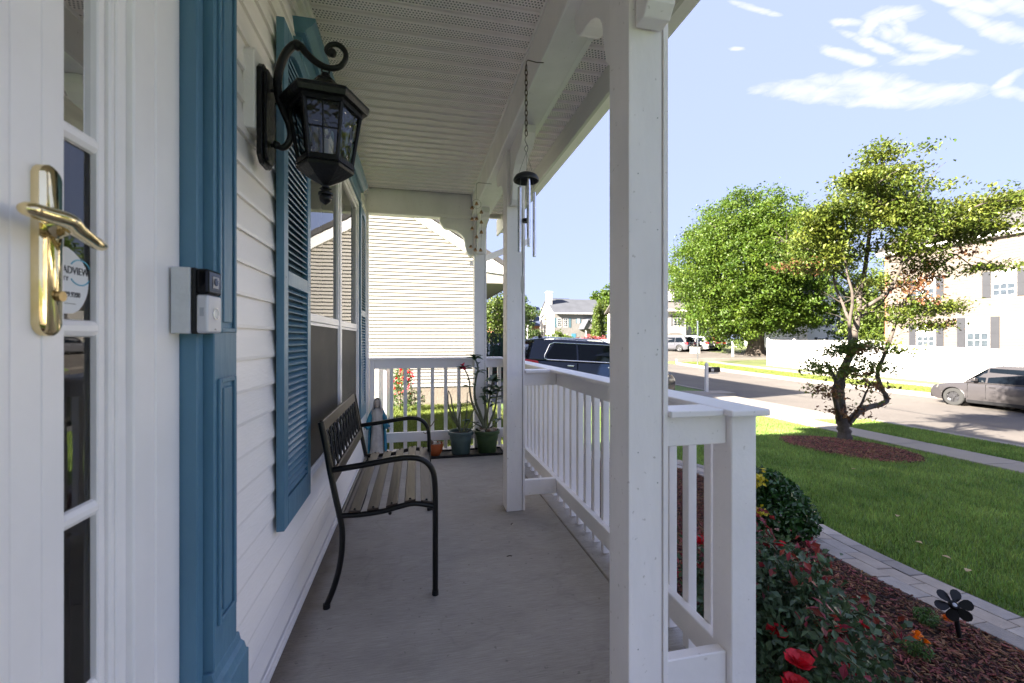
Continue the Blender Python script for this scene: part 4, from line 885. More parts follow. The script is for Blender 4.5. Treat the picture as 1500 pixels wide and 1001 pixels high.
for a in range(0, 360, 72): big_leaf(fl, (.468, 4.44, .915), (math.cos(R(a)), -.5 + .3 * math.sin(R(a)), math.sin(R(a))), .048, .026, 0)
ob('flower', fl, mat('pink_petal', (.55, .05, .10), .5, .2, 20, translucent=.3), t, smooth=60)

# ------------------------------------------------------------------ hanging chimes
ch = thing('wind_chime', 'tubular silver wind chime under a black dome hanging from a chain', 'wind chime', (.515, 1.95, 2.62))
cx_, cy_ = .500, 1.95
ob('hook', MB().tube([(.585, cy_, 2.505), (.55, cy_, 2.502), (.508, cy_ - .002, 2.505), (cx_, cy_, 2.497), (cx_, cy_, 2.480)], .0022, 6), CHAIN, ch)
lk = MB(); nn = 14
pts = [(.0062 * math.cos(a) , 0, .0145 * math.sin(a) ) for a in [2 * math.pi * k / nn for k in range(nn + 1)]]
lk.tube([(math.copysign(abs(x) ** .8 * .0062 ** .2, x), y, z) for x, y, z in pts], .0023, 6, cap=False)
lme = lk.mesh('chain_link', 60); lme.materials.append(CHAIN)
z = 2.470; k = 0
while z > 2.145:
    o = ob('chain_link', lme, None, ch); o.location = Vector((cx_, cy_, z)) - ROOTW['wind_chime']; o.rotation_euler = (0, 0, R(15 if k % 2 else 105)); z -= .0235; k += 1
ob('hook', MB().tube(smooth_pts([(cx_, cy_, 2.15), (cx_ - .006, cy_, 2.13), (cx_ + .008, cy_, 2.10), (cx_ + .002, cy_, 2.075), (cx_ - .008, cy_, 2.09), (cx_ + .004, cy_, 2.11)], 4), .0014, 6), CHAIN, ch)
zd = 1.938
ob('dome', MB().lathe([(.058, zd), (.060, zd + .004), (.059, zd + .012), (.050, zd + .026), (.032, zd + .036), (.010, zd + .040), (0, zd + .0405), (0, zd + .037), (.030, zd + .033), (.046, zd + .022), (.054, zd + .010), (.055, zd + .001), (.058, zd)], 32, (cx_, cy_, 0), 0.0, False, False), mat('dome_charcoal', (.018, .019, .022), .5, .2, 12), ch, smooth=50)
for a in (20, 140, 260): ob('cord', MB().tube([(cx_, cy_, 2.075), (cx_ + .044 * math.cos(R(a)), cy_ + .044 * math.sin(R(a)), zd + .03)], .0009, 5), mat('cord_grey', (.18, .17, .16), .7, .1, 5), ch)
for k, (a, zb2) in enumerate(((200, 1.602), (272, 1.66), (344, 1.585), (56, 1.64), (128, 1.62))):
    xx, yy = cx_ + .038 * math.cos(R(a)), cy_ + .038 * math.sin(R(a))
    ob('tube', MB().tube([(xx, yy, zb2), (xx, yy, zb2 + .30)], .0085, 12), ALU, ch, smooth=60)
    ob('cord', MB().tube([(xx, yy, zb2 + .30), (cx_ + .03 * math.cos(R(a)), cy_ + .03 * math.sin(R(a)), zd + .01)], .0008, 4), MATS['cord_grey'], ch)
ob('clapper', MB().lathe([(.0, 1.745), (.019, 1.746), (.021, 1.752), (.019, 1.762), (0, 1.763)], 16, (cx_, cy_, 0)), BLACKP, ch, smooth=50)
ob('cord', MB().tube([(cx_, cy_, 1.94), (cx_, cy_, 1.763)], .0008, 4).tube([(cx_, cy_, 1.745), (cx_ - .018, cy_, 1.49)], .0008, 4), MATS['cord_grey'], ch)
ob('sail', MB().prism([(cx_ - .018 + .0085 * math.sin(a), 1.455 + .045 * math.cos(a)) for a in [2 * math.pi * k / 20 for k in range(20)]], 'y', cy_ - .0012, cy_ + .0012), mat('sail_pearl', (.55, .53, .50), .4, .1, 8), ch)
bc = thing('bell_chime', 'string of little brass bells hanging in rows under the beam', 'wind chime', (.465, 3.4, 2.44))
bx, by = .465, 3.4
BELL = mat('aged_copper', (.34, .16, .06), .38, .3, 30, metal=.7, col2=(.42, .26, .12)); CRD = MATS['cord_grey']
ob('hook', MB().tube([(.585, by, 2.443), (.48, by, 2.446), (bx, by, 2.437), (bx, by, 2.425)], .0018, 6), CHAIN, bc)
ob('cord', MB().tube([(bx, by, 2.425), (bx, by, 2.31)], .0012, 5).tube([(bx + .036 * math.cos(a), by, 2.275 + .036 * math.sin(a)) for a in [2 * math.pi * k / 20 for k in range(21)]], .0012, 5), CRD, bc)
bm_ = MB().lathe([(.0155, -.012), (.0150, -.009), (.0105, -.001), (.0075, .008), (.003, .012), (0, .0125)], 14).mesh('bell', 50); bm_.materials.append(BELL)
for dx, dz in [(0, -.02), (-.036, -.055), (.038, -.085), (-.036, -.145), (0, -.140), (.038, -.165), (-.036, -.22), (.038, -.245), (0, -.285), (-.046, -.365), (-.010, -.388), (.032, -.388)]:
    o = ob('bell', bm_, None, bc); o.location = Vector((bx + dx, by, 2.30 + dz)) - ROOTW['bell_chime']
for dx in (-.036, 0, .038): ob('cord', MB().tube([(bx + dx * .8, by, 2.29), (bx + dx, by, 2.22), (bx + dx, by, 2.06), (bx + dx * .9, by, 1.92)], .0009, 4), CRD, bc)

# ================================================================== beyond the porch
# ---- neighbour's house: clapboard gable wall facing us
nb_ = thing('neighbour_house', 'cream clapboard house next door with its gable end facing the porch', 'house', (0, 10.6, -.4))
NY = 10.6
def rake(x): return 4.155 - .605 * (x - .187)
mb = MB(); z = .07
while z < 8.2:
    xr = min(1.58, .187 + (4.155 - z - .09) / .605) if z + .09 > rake(1.58) else 1.58
    xl = -9.4 if z < 3.1 else -9.4 + (z - 3.1) / .605
    if xr - xl < .2: break
    mb.hexa([(xl, NY - .024, z), (xr, NY - .024, z), (xr, NY + .02, z), (xl, NY + .02, z), (xl, NY - .002, z + .084), (xr, NY - .002, z + .084), (xr, NY + .02, z + .084), (xl, NY + .02, z + .084)]); z += .083
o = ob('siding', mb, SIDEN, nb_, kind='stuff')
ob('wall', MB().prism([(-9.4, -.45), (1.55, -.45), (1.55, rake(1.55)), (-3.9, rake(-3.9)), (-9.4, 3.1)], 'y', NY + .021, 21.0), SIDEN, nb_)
ob('foundation', MB().box(-9.4, 1.53, NY + .0, NY + .02, -.5, .065), mat('foundation_parging', (.22, .185, .15), .9, .2, 2, .5, 20), nb_)
ob('corner_board', MB().box(1.50, 1.60, NY - .022, NY + .05, -.3, rake(1.6) - .02), TRIMW, nb_)
ob('water_table', MB().box(-9.4, 1.58, NY - .022, NY - .002, .052, .075), TRIMW, nb_)
ob('rake_board', MB().prism([(2.35, rake(2.35)), (-3.9, rake(-3.9)), (-3.9, rake(-3.9) - .24), (1.62, rake(1.62) - .24), (1.62, 2.86), (2.35, 2.78)], 'y', NY - .16, NY - .13), TRIMW, nb_)
ob('rake_soffit', MB().hexa([(-3.9, NY - .13, rake(-3.9) - .24), (1.62, NY - .13, rake(1.62) - .24), (1.62, NY - .02, rake(1.62) - .24), (-3.9, NY - .02, rake(-3.9) - .24), (-3.9, NY - .13, rake(-3.9) - .22), (1.62, NY - .13, rake(1.62) - .22), (1.62, NY - .02, rake(1.62) - .22), (-3.9, NY - .02, rake(-3.9) - .22)]), SIDEN, nb_)
ob('eave_box', MB().box(1.62, 2.35, NY - .13, 21.0, 2.58, 2.60).box(2.33, 2.37, NY - .13, 21.0, 2.56, 2.83).prism([(1.62, 2.60), (2.33, 2.60), (2.33, 2.80), (1.62, 2.86)], 'y', NY - .128, NY - .10), SIDEN, nb_)
ob('roof', MB().prism([(2.45, rake(2.45) + .02), (-3.9, rake(-3.9) + .05), (-10.2, 2.85), (-10.2, 2.95), (-3.9, rake(-3.9) + .17), (2.45, rake(2.45) + .14)], 'y', NY - .2, 21.4), SHING, nb_)
ob('added_upper_wall', MB().box(-9.0, .15, 11.2, 24.0, 2.5, 7.6).prism([(-9.0, 7.6), (.15, 7.6), (-4.4, 9.4)], 'y', 11.2, 24.0), SIDEN, nb_)  # added upper storey, hidden from view, to throw the shadow on the road
ob('upper_roof', MB().prism([(-9.5, 7.5), (-4.2, 9.5), (.4, 7.5), (.4, 7.65), (-4.2, 9.7), (-9.5, 7.65)], 'y', 11.0, 24.4), SHING, nb_)  # roof of the added hidden storey, completing its road shadow
ob('gutter', MB().box(2.38, 2.50, NY - .15, 21.0, 2.66, 2.78), TRIMW, nb_)
# white vinyl yard fence seen through the back railing
vf = thing('yard_fence', 'short white vinyl fence seen between the balusters left of the flowering shrub', 'fence', (-.8, 7.4, -.4))
for k in range(2):
    ya = 6.05 + k * 1.5
    ob('fence_post', MB().box(-.60, -.50, ya, ya + .1, -.45, .82 - .05 * k).lathe([(.07, .82 - .05 * k), (.06, .84 - .05 * k), (0, .89 - .05 * k)], 4, (-.55, ya + .05, 0), R(45)), FENCEW, vf)
    for j in range(9): ob('fence_board', MB().box(-.56, -.54, ya + .105 + j * .153, ya + .105 + j * .153 + .15, -.4, .76 - .05 * k), FENCEW, vf)
    ob('fence_rail', MB().box(-.575, -.525, ya + .1, ya + 1.5, .70 - .05 * k, .78 - .05 * k), FENCEW, vf)

def inblob(n, c, r, shell=.0):
    d = rng.normal(size=(n, 3)); d /= np.linalg.norm(d, axis=1)[:, None]
    return np.array(c) + d * (rng.uniform(shell, 1, n) ** (1 / 3.))[:, None] * np.array(r)
def foliage(parent, C, size, m, name='foliage', **k):
    V, F = leaves(C, size, m, **k); o = ob(name, npmesh(name, V, F, m), None, parent, kind='stuff'); return o
GREENM = mat('maple_leaf', (.068, .135, .012), .5, .3, .5, island=.3, translucent=.5, col2=(.115, .175, .016))
GREENT = mat('dogwood_leaf', (.058, .115, .016), .5, .3, 1.1, island=.4, translucent=.42, col2=(.165, .19, .024))
REDT = mat('reddish_leaf', (.17, .08, .035), .5, .3, 2, island=.35, translucent=.3)
GREENB = mat('holly_leaf', (.030, .085, .016), .3, .35, 6, island=.35, translucent=.15)
GREENS = mat('shrub_leaf', (.060, .10, .022), .5, .3, 1, island=.35, translucent=.3)
GREENY = mat('yellow_green_leaf', (.085, .125, .016), .5, .3, .5, island=.3, translucent=.35)  # one yellow green tone over the whole plant
GREEND = mat('spruce_needle', (.020, .055, .045), .6, .3, 2, island=.35)
ROSEL = mat('rose_leaf', (.065, .115, .050), .42, .3, 5, island=.35, translucent=.2)
ROSER = mat('rose_new_leaf', (.23, .025, .028), .45, .3, 8, island=.35, translucent=.25)
REDF = mat('red_rose_petal', (.68, .012, .03), .5, .25, 30, translucent=.2)

# climbing flowering shrub against the neighbour's wall
t = thing('flowering_shrub', 'loose shrub with red blooms growing against the house next door', 'shrub', (-.35, 9.7, -.42))
C = np.concatenate([inblob(900, (-.36, 9.8, .05), (.30, .35, .42)), inblob(500, (-.30, 9.9, .40), (.22, .25, .24)), inblob(300, (-.05, 9.7, -.15), (.25, .25, .25))]); foliage(t, C, .055, GREENS)
foliage(t, inblob(90, (-.28, 9.6, .30), (.30, .25, .35)), .06, REDF, 'bloom', aspect=.9)
stems(t, [([(-.35, 9.8, -.42), (-.36, 9.8, 0), (-.30, 9.85, .5)], .02, .008), ([(-.30, 9.8, -.42), (-.15, 9.75, -.1), (-.05, 9.7, .1)], .015, .006)], STEMB)

# weeping evergreen beyond the corner post
t = thing('weeping_evergreen', 'dark blue green weeping evergreen beyond the corner post', 'shrub', (2.32, 13.3, -.4))
C = []
for k in range(420):
    a = rng.uniform(0, 6.28); r = .75 * math.sqrt(rng.uniform(0, 1)); top = 1.45 - .55 * (r / .75) ** 2 + rng.uniform(-.06, .06); Lh = rng.uniform(.6, 1.3); n_ = int(Lh / .035)
    for j in range(n_): C.append((2.32 + (r + .10 * j / n_) * math.cos(a) + rng.normal() * .012, 13.3 + (r + .1 * j / n_) * math.sin(a) + rng.normal() * .012, max(-.4, top - j * .035)))
foliage(t, C, .06, GREEND, aspect=.28, up=0, dirs=np.array([0, 0, -1.6]))
stems(t, [([(2.32, 13.3, -.45), (2.35, 13.3, .4), (2.30, 13.3, 1.3)], .06, .02)], BARK)

# ---- grass ----
def grass(name, pts, h, w, m, bend_=.5):
    pts = np.asarray(pts); n = len(pts); a = rng.uniform(0, 2 * np.pi, n); hh = h * rng.uniform(.5, 1.25, n); ww = w * rng.uniform(.7, 1.3, n)
    lean = rng.normal(size=(n, 2)) * bend_ * hh[:, None] * .6
    sx_ = np.cos(a) * ww; sy_ = np.sin(a) * ww
    b0 = pts - np.stack([sx_, sy_, np.zeros(n)], 1); b1 = pts + np.stack([sx_, sy_, np.zeros(n)], 1)
    mid = pts + np.stack([lean[:, 0] * .35, lean[:, 1] * .35, hh * .6], 1); tip = pts + np.stack([lean[:, 0], lean[:, 1], hh], 1)
    m0 = mid - np.stack([sx_, sy_, np.zeros(n)], 1) * .7; m1 = mid + np.stack([sx_, sy_, np.zeros(n)], 1) * .7
    V = np.stack([b0, b1, m1, m0, tip], 1).reshape(-1, 3); i = np.arange(n)[:, None] * 5
    F = np.concatenate([i + [0, 1, 2], i + [0, 2, 3], i + [3, 2, 4]], 0)
    o = ob(name, npmesh(name, V, F, m), None); o['kind'] = 'stuff'; return o
fxv = np.vectorize(fx); fyv = np.vectorize(fyl)
PATHC = smooth_pts([(3.75, -2.2, 0), (3.62, -.6, 0), (3.45, .7, 0), (3.33, 1.8, 0), (3.29, 2.6, 0), (3.37, 3.3, 0), (3.58, 4.2, 0), (3.60, 4.75, 0), (3.40, 5.15, 0), (3.0, 5.45, 0), (2.3, 5.6, 0), (1.4, 5.65, 0), (.9, 5.66, 0)], 12)
PW = .235
PC = np.array([(p.x, p.y) for p in PATHC])
def dpath(x, y):
    d = np.full(len(x), 9.)
    for (ax, ay), (bx, by) in zip(PC, PC[1:]):
        l2 = (bx - ax) ** 2 + (by - ay) ** 2 + 1e-9; t = np.clip(((x - ax) * (bx - ax) + (y - ay) * (by - ay)) / l2, 0, 1)
        d = np.minimum(d, np.hypot(x - ax - t * (bx - ax), y - ay - t * (by - ay)))
    return d
def pathx(y): return np.interp(y, PC[:80, 1], PC[:80, 0])
TR = (8.75, 7.30)          # small tree
def ring_in(x, y, g=0): return ((x - 8.05) / (1.25 + g)) ** 2 + ((y - 6.60) / (1.05 + g)) ** 2 < 1
def lawn_pts(n, x0, x1, y0, y1, falloff=True):
    x = rng.uniform(x0, x1, n); y = rng.uniform(y0, y1, n)
    keep = np.ones(n, bool)
    if falloff:
        d = np.hypot(x, y); keep &= rng.uniform(0, 1, n) < np.clip((5.0 / d) ** 1.1, .1, 1)
    keep &= dpath(x, y) > PW + .01 + .03 * rng.uniform(0, 1, n) ** 2
    right = (y > 5.9) | (x > pathx(np.clip(y, -2.1, 4.9))); keep &= right
    dx = (x - TRC[0]) / TRR[0]; dy = (y - TRC[1]) / TRR[1]; keep &= (dx * dx + dy * dy) > 1 + .06 * np.sin(9 * np.arctan2(dy, dx))
    x, y = x[keep], y[keep]; return np.stack([x, y, fxv(x) + fyv(y) - .004], 1)
TRC = (8.05, 6.65); TRR = (1.15, 1.0)
grass('lawn_grass', lawn_pts(330000, 3.3, 9.58, -.8, 10.4), .056, .0034, GRASSB)
x = rng.uniform(10.62, 12.38, 26000); y = rng.uniform(3.5, 9.7, 26000); grass('verge_grass', np.stack([x, y, fxv(x) + fyv(y)], 1), .06, .005, GRASSB)
x = rng.uniform(-2.2, 1.9, 60000); y = rng.uniform(4.95, 10.55, 60000); kk = dpath(x, y) > PW; x, y = x[kk], y[kk]; grass('yard_grass', np.stack([x, y, fxv(x) + fyv(y)], 1), .07, .005, GRASSY)
x = rng.uniform(22.2, 24.3, 30000); y = rng.uniform(12, 33, 30000); grass('far_verge_grass', np.stack([x, y, fxv(x) + fyv(y)], 1), .10, .012, GRASSY)

# ---- paver path, stone by stone
path = bpy.data.objects.new('garden_path', None); COL.objects.link(path); path['kind'] = 'structure'
bed_mb = MB(); PW2 = PW + .005
P3 = [Vector((p.x, p.y, 0)) for p in PATHC]
def frame_at(i):
    d = (P3[min(i + 1, len(P3) - 1)] - P3[max(i - 1, 0)]).normalized(); return P3[i], d, Vector((d.y, -d.x, 0))
for i in range(len(P3) - 1):
    (p, d, nn_), (q, e, mm_) = frame_at(i), frame_at(i + 1)
    z0, z1 = gz(p.x, p.y) + .012, gz(q.x, q.y) + .012
    vs = [(*(p - nn_ * PW2).xy, z0), (*(p + nn_ * PW2).xy, z0), (*(q + mm_ * PW2).xy, z1), (*(q - mm_ * PW2).xy, z1)]
    bed_mb.add(vs, [(0, 1, 2, 3)])
ob('joint_sand', bed_mb, mat('joint_sand', (.10, .09, .075), .95, .3, 20, .8, 60), path)
cum = [0]
for a, b in zip(P3, P3[1:]): cum.append(cum[-1] + (b - a).length)
def at_len(s):
    s = max(0, min(s, cum[-1] - 1e-4)); i = next(k for k in range(len(cum) - 1) if cum[k + 1] >= s); t = (s - cum[i]) / (cum[i + 1] - cum[i] + 1e-9)
    p = P3[i].lerp(P3[i + 1], t); f0, f1 = frame_at(i), frame_at(min(i + 1, len(P3) - 2)); d = f0[1].lerp(f1[1], t).normalized(); return p, d, Vector((d.y, -d.x, 0))
rows = 3; rw = 2 * PW / rows; r_ = random.Random(3)
for row in range(rows):
    s0 = r_.uniform(-.2, 0); off = -PW + rw * (row + .5)
    while s0 < cum[-1] - .15:
        ln = r_.choice((.20, .235, .26)); a, b = max(s0, 0) + .003, s0 + ln - .003; s0 += ln
        if b - a < .05: continue
        h_ = .034 + r_.uniform(-.003, .003); vs = []
        for zz in (0, 1):
            for (sv, ov) in ((a, off - rw / 2 + .003), (b, off - rw / 2 + .003), (b, off + rw / 2 - .003), (a, off + rw / 2 - .003)):
                p, d, nv = at_len(sv); q = p + nv * ov; vs.append((q.x, q.y, gz(q.x, q.y) + (h_ if zz else .0)))
        ob('paver', MB().hexa(vs), r_.choice(PAVERS), path, bevel=.005, seg=2)
# ---- mulch bed: dark soil sheet plus thousands of chips
mb = MB(); ys = [-2.2 + .1 * k for k in range(77)]
def bedx(y): return float(np.interp(y, [p.y for p in P3[:96]], [p.x for p in P3[:96]])) - PW
for a, b in zip(ys, ys[1:]):
    xs_a = [1.09, 2.2, min(3.1, bedx(min(a, 5.0)))]; xs_b = [1.09, 2.2, min(3.1, bedx(min(b, 5.0)))] if b <= 5 else [1.09, 2.2, 2.6]
    if a > 5: xs_a = [1.09, 2.2, 2.6]
    xs_a[2] = bedx(min(a, 4.9)) if a <= 5 else 2.6; xs_b[2] = bedx(min(b, 4.9)) if b <= 5 else 2.6
    for i in range(2): mb.add([(xs_a[i], a, gz(xs_a[i], a) + .02), (xs_a[i + 1], a, gz(xs_a[i + 1], a) + .01), (xs_b[i + 1], b, gz(xs_b[i + 1], b) + .01), (xs_b[i], b, gz(xs_b[i], b) + .02)], [(0, 1, 2, 3)])
ob('mulch_bed', mb, SOIL, kind='structure')
n = 48; mb = MB(); cz = gz(*TRC)
ring_v = [(TRC[0], TRC[1], gz(*TRC) + .07)] + [(TRC[0] + TRR[0] * rr_ * math.cos(a), TRC[1] + TRR[1] * rr_ * math.sin(a), gz(TRC[0] + TRR[0] * rr_ * math.cos(a), TRC[1] + TRR[1] * rr_ * math.sin(a)) + hh_) for rr_, hh_ in ((.7, .05), (1.03, .006)) for a in [2 * math.pi * k / n for k in range(n)]]
mb.add(ring_v, [(0, 1 + k, 1 + (k + 1) % n) for k in range(n)] + [(1 + k, 1 + n + k, 1 + n + (k + 1) % n, 1 + (k + 1) % n) for k in range(n)])
ob('tree_mulch_ring', mb, SOIL, kind='structure')
def chips(name, P, L0, m):
    n = len(P); a = rng.uniform(0, 2 * np.pi, n); tilt = rng.normal(size=n) * .28; L_ = L0 * rng.uniform(.4, 1.5, n); w = L_ * rng.uniform(.14, .34, n); h = L_ * .12
    d = np.stack([np.cos(a) * np.cos(tilt), np.sin(a) * np.cos(tilt), np.sin(tilt)], 1); s_ = np.stack([-np.sin(a), np.cos(a), rng.normal(size=n) * .35], 1); u = np.cross(d, s_)
    d, s_, u = d * L_[:, None] / 2, s_ * w[:, None] / 2, u * h[:, None] / 2
    V = np.stack([P - d - s_ - u, P + d - s_ * .6 - u, P + d + s_ * .6 - u, P - d + s_ - u, P - d - s_ + u, P + d - s_ * .5 + u, P + d + s_ * .5 + u, P - d + s_ + u], 1).reshape(-1, 3)
    i = np.arange(n)[:, None] * 8; F = np.concatenate([i + q for q in ([4, 5, 6, 7], [0, 1, 5, 4], [1, 2, 6, 5], [2, 3, 7, 6], [3, 0, 4, 7])], 0)
    o = ob(name, npmesh(name, V, F, m), None); o['kind'] = 'stuff'; return o
n = 85000; y = rng.uniform(-.3, 5.4, n); x = 1.12 + (3.9 - 1.12) * rng.uniform(0, 1, n); lim = np.where(y < 4.9, pathx(np.clip(y, -2, 4.9)) - PW - .012, 2.6); kk = x < lim; x, y = x[kk], y[kk]
chips('mulch_chips', np.stack([x, y, fxv(x) + fyv(y) + .020 + rng.uniform(0, .024, len(x))], 1), .027, MULCH)
n = 14000; a = rng.uniform(0, 6.28, n); r__ = np.sqrt(rng.uniform(0, 1, n)); x = TRC[0] + TRR[0] * 1.02 * r__ * np.cos(a); y = TRC[1] + TRR[1] * 1.02 * r__ * np.sin(a)
chips('tree_ring_chips', np.stack([x, y, fxv(x) + fyv(y) + .075 - .07 * r__ ** 2 + rng.uniform(0, .02, n)], 1), .05, MULCH)
# fallen leaves and bits on the lawn and path
for k, ((fx_, fy_), lab) in enumerate(zip([(4.05, 1.95), (4.1, 2.75), (3.95, 2.35), (4.0, 2.55), (4.6, 3.3), (6.2, 5.0)], ['dry tan leaf on the grass edge nearest the pinwheel', 'pale dry leaf on the lawn, fourth along the path from the camera', 'dry tan leaf on the lawn, second along the path from the camera', 'dry tan leaf on the lawn, third along the path from the camera', 'dry leaf lying in the middle of the front lawn', 'far dry leaf on the lawn before the mulch ring of the small tree'])):
    m_ = MB(); big_leaf(m_, (fx_, fy_, gz(fx_, fy_) + .05), (math.cos(k * 1.7), math.sin(k * 1.7), .05), .05, .02, .1); one('fallen_leaf', m_, mat('dry_leaf', (.42, .30, .16), .7, .2, 9), lab, 'leaf', group='dry leaves on the lawn')

# ---- clipped dark holly with a few yellow sprigs
t = thing('holly_shrub', 'rounded dark green clipped shrub with yellow sprigs beside the garden path', 'shrub', (3.02, 3.15, -.46))
C = np.concatenate([inblob(3600, (2.88, 3.12, -.20), (.33, .33, .29), .35), inblob(900, (3.02, 3.02, -.27), (.23, .26, .22), .3), inblob(900, (2.75, 3.15, -.10), (.22, .24, .20), .3)]); foliage(t, C, .052, GREENB, aspect=.55, up=.5)
foliage(t, np.concatenate([inblob(60, (2.66, 2.95, .06), (.09, .08, .04)), inblob(26, (2.62, 2.86, -.14), (.05, .05, .04)), inblob(10, (2.76, 3.0, .10), (.03, .03, .05))]), .045, mat('yellow_sprig', (.60, .50, .03), .5, .2, 9, translucent=.3), 'yellow_sprig')
stems(t, [([(3.02, 3.15, -.48), (3.0, 3.15, -.3), (2.88, 3.12, -.1)], .03, .01), ([(2.95, 3.12, -.48), (2.98, 3.1, -.35), (3.02, 3.05, -.2)], .025, .008)], BARK)

# ---- rose bush at the corner of the porch
t = thing('rose_bush', 'sprawling rose bush with red blooms and reddish new leaves by the porch corner', 'rose bush', (1.75, 1.75, -.44))
cl_ = []
cane = []
rr = random.Random(21); tips = []
for k in range(46):
    a = rr.uniform(0, 6.28); r1 = rr.uniform(.12, .62); x1, y1, z1 = 1.64 + r1 * math.cos(a) * .62, 1.74 + r1 * math.sin(a) * .95, rr.uniform(-.30, .32) + .14 * (1 - r1)
    z1 = min(z1, .22 - .55 * r1 ** 1.6 + rr.uniform(-.02, .04))
    if x1 < 1.16: x1 = 1.16 + rr.uniform(0, .1)
    p0 = (1.72 + rr.uniform(-.12, .12), 1.75 + rr.uniform(-.12, .12), -.45); pm = ((p0[0] + x1) / 2 + rr.uniform(-.05, .05), (p0[1] + y1) / 2 + rr.uniform(-.05, .05), z1 * .75 - .02)
    cane.append(([p0, pm, (x1, y1, z1)], .007, .0025)); tips.append((x1, y1, z1))
    for j in range(64):
        u = rr.uniform(.25, 1.02); q = Vector(p0).lerp(Vector(pm), u * 2) if u < .5 else Vector(pm).lerp(Vector((x1, y1, z1)), (u - .5) * 2)
        cl_.append((q.x + rr.gauss(0, .05), q.y + rr.gauss(0, .05), q.z + rr.gauss(0, .04)))
stems(t, cane, mat('rose_cane', (.10, .12, .05), .6, .3, 9), 'cane')
cl_ = np.array(cl_); cl_ = cl_[cl_[:, 0] > 1.12]
extra = inblob(3600, (1.60, 1.64, -.16), (.36, .50, .34)); extra = extra[extra[:, 0] > 1.12]
foliage(t, np.concatenate([cl_, extra]), .038, ROSEL, aspect=.68, up=.4)
red_c = []
for (x1, y1, z1) in tips:
    if z1 > -.05 or x1 > 1.95:
        for _ in range(rr.choice((5, 9, 14))): red_c.append((x1 + rr.gauss(0, .035), y1 + rr.gauss(0, .035), z1 + rr.uniform(-.03, .07)))
for cx2, cy2, cz2 in ((1.88, 2.15, .19), (1.80, 2.05, .18), (1.96, 2.10, .14), (2.12, 2.0, .04), (2.05, 1.9, .0), (1.98, 1.75, -.05), (1.6, 2.0, .25)):
    for _ in range(14): red_c.append((cx2 + rr.gauss(0, .05), cy2 + rr.gauss(0, .05), cz2 + rr.gauss(0, .03)))
foliage(t, red_c, .042, ROSER, 'red_new_leaves', aspect=.55, up=.3)
def rose(t, c, r):
    m_ = MB(); r2 = random.Random(int(c[0] * 1000))
    for ring_, (cnt, rad, tilt) in enumerate(((5, r, .25), (5, r * .8, .7), (4, r * .55, 1.2), (3, r * .35, 1.8))):
        for k in range(cnt):
            a = 2 * math.pi * (k + ring_ * .4) / cnt + r2.uniform(-.2, .2); d = Vector((math.cos(a), math.sin(a), tilt * .8)).normalized(); sd = Vector((-math.sin(a), math.cos(a), 0)); c0 = Vector(c)
            p1 = c0 + d * rad * .55; p2 = c0 + d * rad; w = rad * .62
            m_.add([c0, p1 - sd * w * .8, p2 - sd * w * .7 + Vector((0, 0, .15 * rad)), p2 + Vector((0, 0, .28 * rad)) , p2 + sd * w * .7 + Vector((0, 0, .15 * rad)), p1 + sd * w * .8, p1 - Vector((0, 0, .12 * rad))], [(0, 1, 6), (0, 6, 5), (1, 2, 3, 6), (6, 3, 4, 5)])
    return ob('bloom', m_, REDF, t, smooth=70)
for c, r in [((1.36, 1.30, .02), .05), ((1.32, 1.28, -.04), .045), ((1.50, 2.05, .10), .045), ((1.47, 1.18, -.36), .055), ((1.56, 1.20, -.40), .05), ((1.68, 1.22, -.42), .055), ((1.40, 1.22, -.30), .045), ((1.64, 1.38, .05), .022), ((1.98, 1.55, -.10), .035), ((1.46, 1.50, -.02), .045), ((1.72, 1.42, -.16), .035), ((1.85, 1.30, -.30), .04), ((1.44, 1.36, -.22), .05), ((1.86, 1.9, .12), .03), ((1.75, 1.15, -.44), .05), ((1.30, 2.0, -.02), .04)]: rose(t, c, r)

# ---- marigolds and black pinwheel stake light
MARI = mat('marigold_petal', (.80, .24, .006), .55, .25, 40); MGRN = mat('marigold_leaf', (.07, .14, .03), .5, .3, 9, island=.35, translucent=.25)
def marigold(x, y, nfl, label):
    g = gz(x, y) + .03; t = thing('marigold', label, 'flower', (x, y, g))
    foliage(t, inblob(260, (x, y, g + .035), (.065, .065, .045)), .030, MGRN, aspect=.25)
    stems(t, [([(x + .02 * k, y, g - .02), (x + .03 * k, y + .01 * k, g + .06)], .004, .003) for k in (-1, 0, 1)], MGRN)
    for (dx, dy, dz, r) in nfl:
        m_ = MB(); r2 = random.Random(int(1000 * dx) + 5)
        for k in range(34):
            a = r2.uniform(0, 6.28); e = r2.uniform(.1, 1.5); d = Vector((math.cos(a) * math.cos(e), math.sin(a) * math.cos(e), math.sin(e))); sd = d.cross(Vector((.3, .2, 1))).normalized(); c = Vector((x + dx, y + dy, g + dz)); w = r * .28
            m_.add([c + d * r * .3 - sd * w * .4, c + d * r - sd * w, c + d * r * 1.12, c + d * r + sd * w, c + d * r * .3 + sd * w * .4], [(0, 1, 2, 3, 4)])
        ob('bloom', m_, MARI, t, kind='stuff')
marigold(2.50, 1.70, [(0, 0, .095, .026), (.03, .02, .085, .024), (-.028, -.008, .09, .022), (.012, -.03, .08, .020)], 'marigold with an orange flower cluster in the mulch nearest the camera')
marigold(2.86, 1.90, [(.045, -.075, .055, .028), (.055, -.06, .045, .022)], 'low marigold with one orange bloom beside the black pinwheel')
t = thing('pinwheel_stake', 'black six petal pinwheel light on a stake in the mulch', 'garden stake', (2.87, 1.75, -.45))
hc = Vector((2.83, 1.75, -.235)); axd = Vector((-.55, -.62, .55)).normalized(); e1 = axd.cross(Vector((0, 0, 1))).normalized(); e2 = axd.cross(e1)
ob('stake', MB().tube([(2.895, 1.75, -.50), (2.86, 1.75, -.37), (2.838, 1.752, -.26)], .011, 10), BLACKP, t, smooth=60)
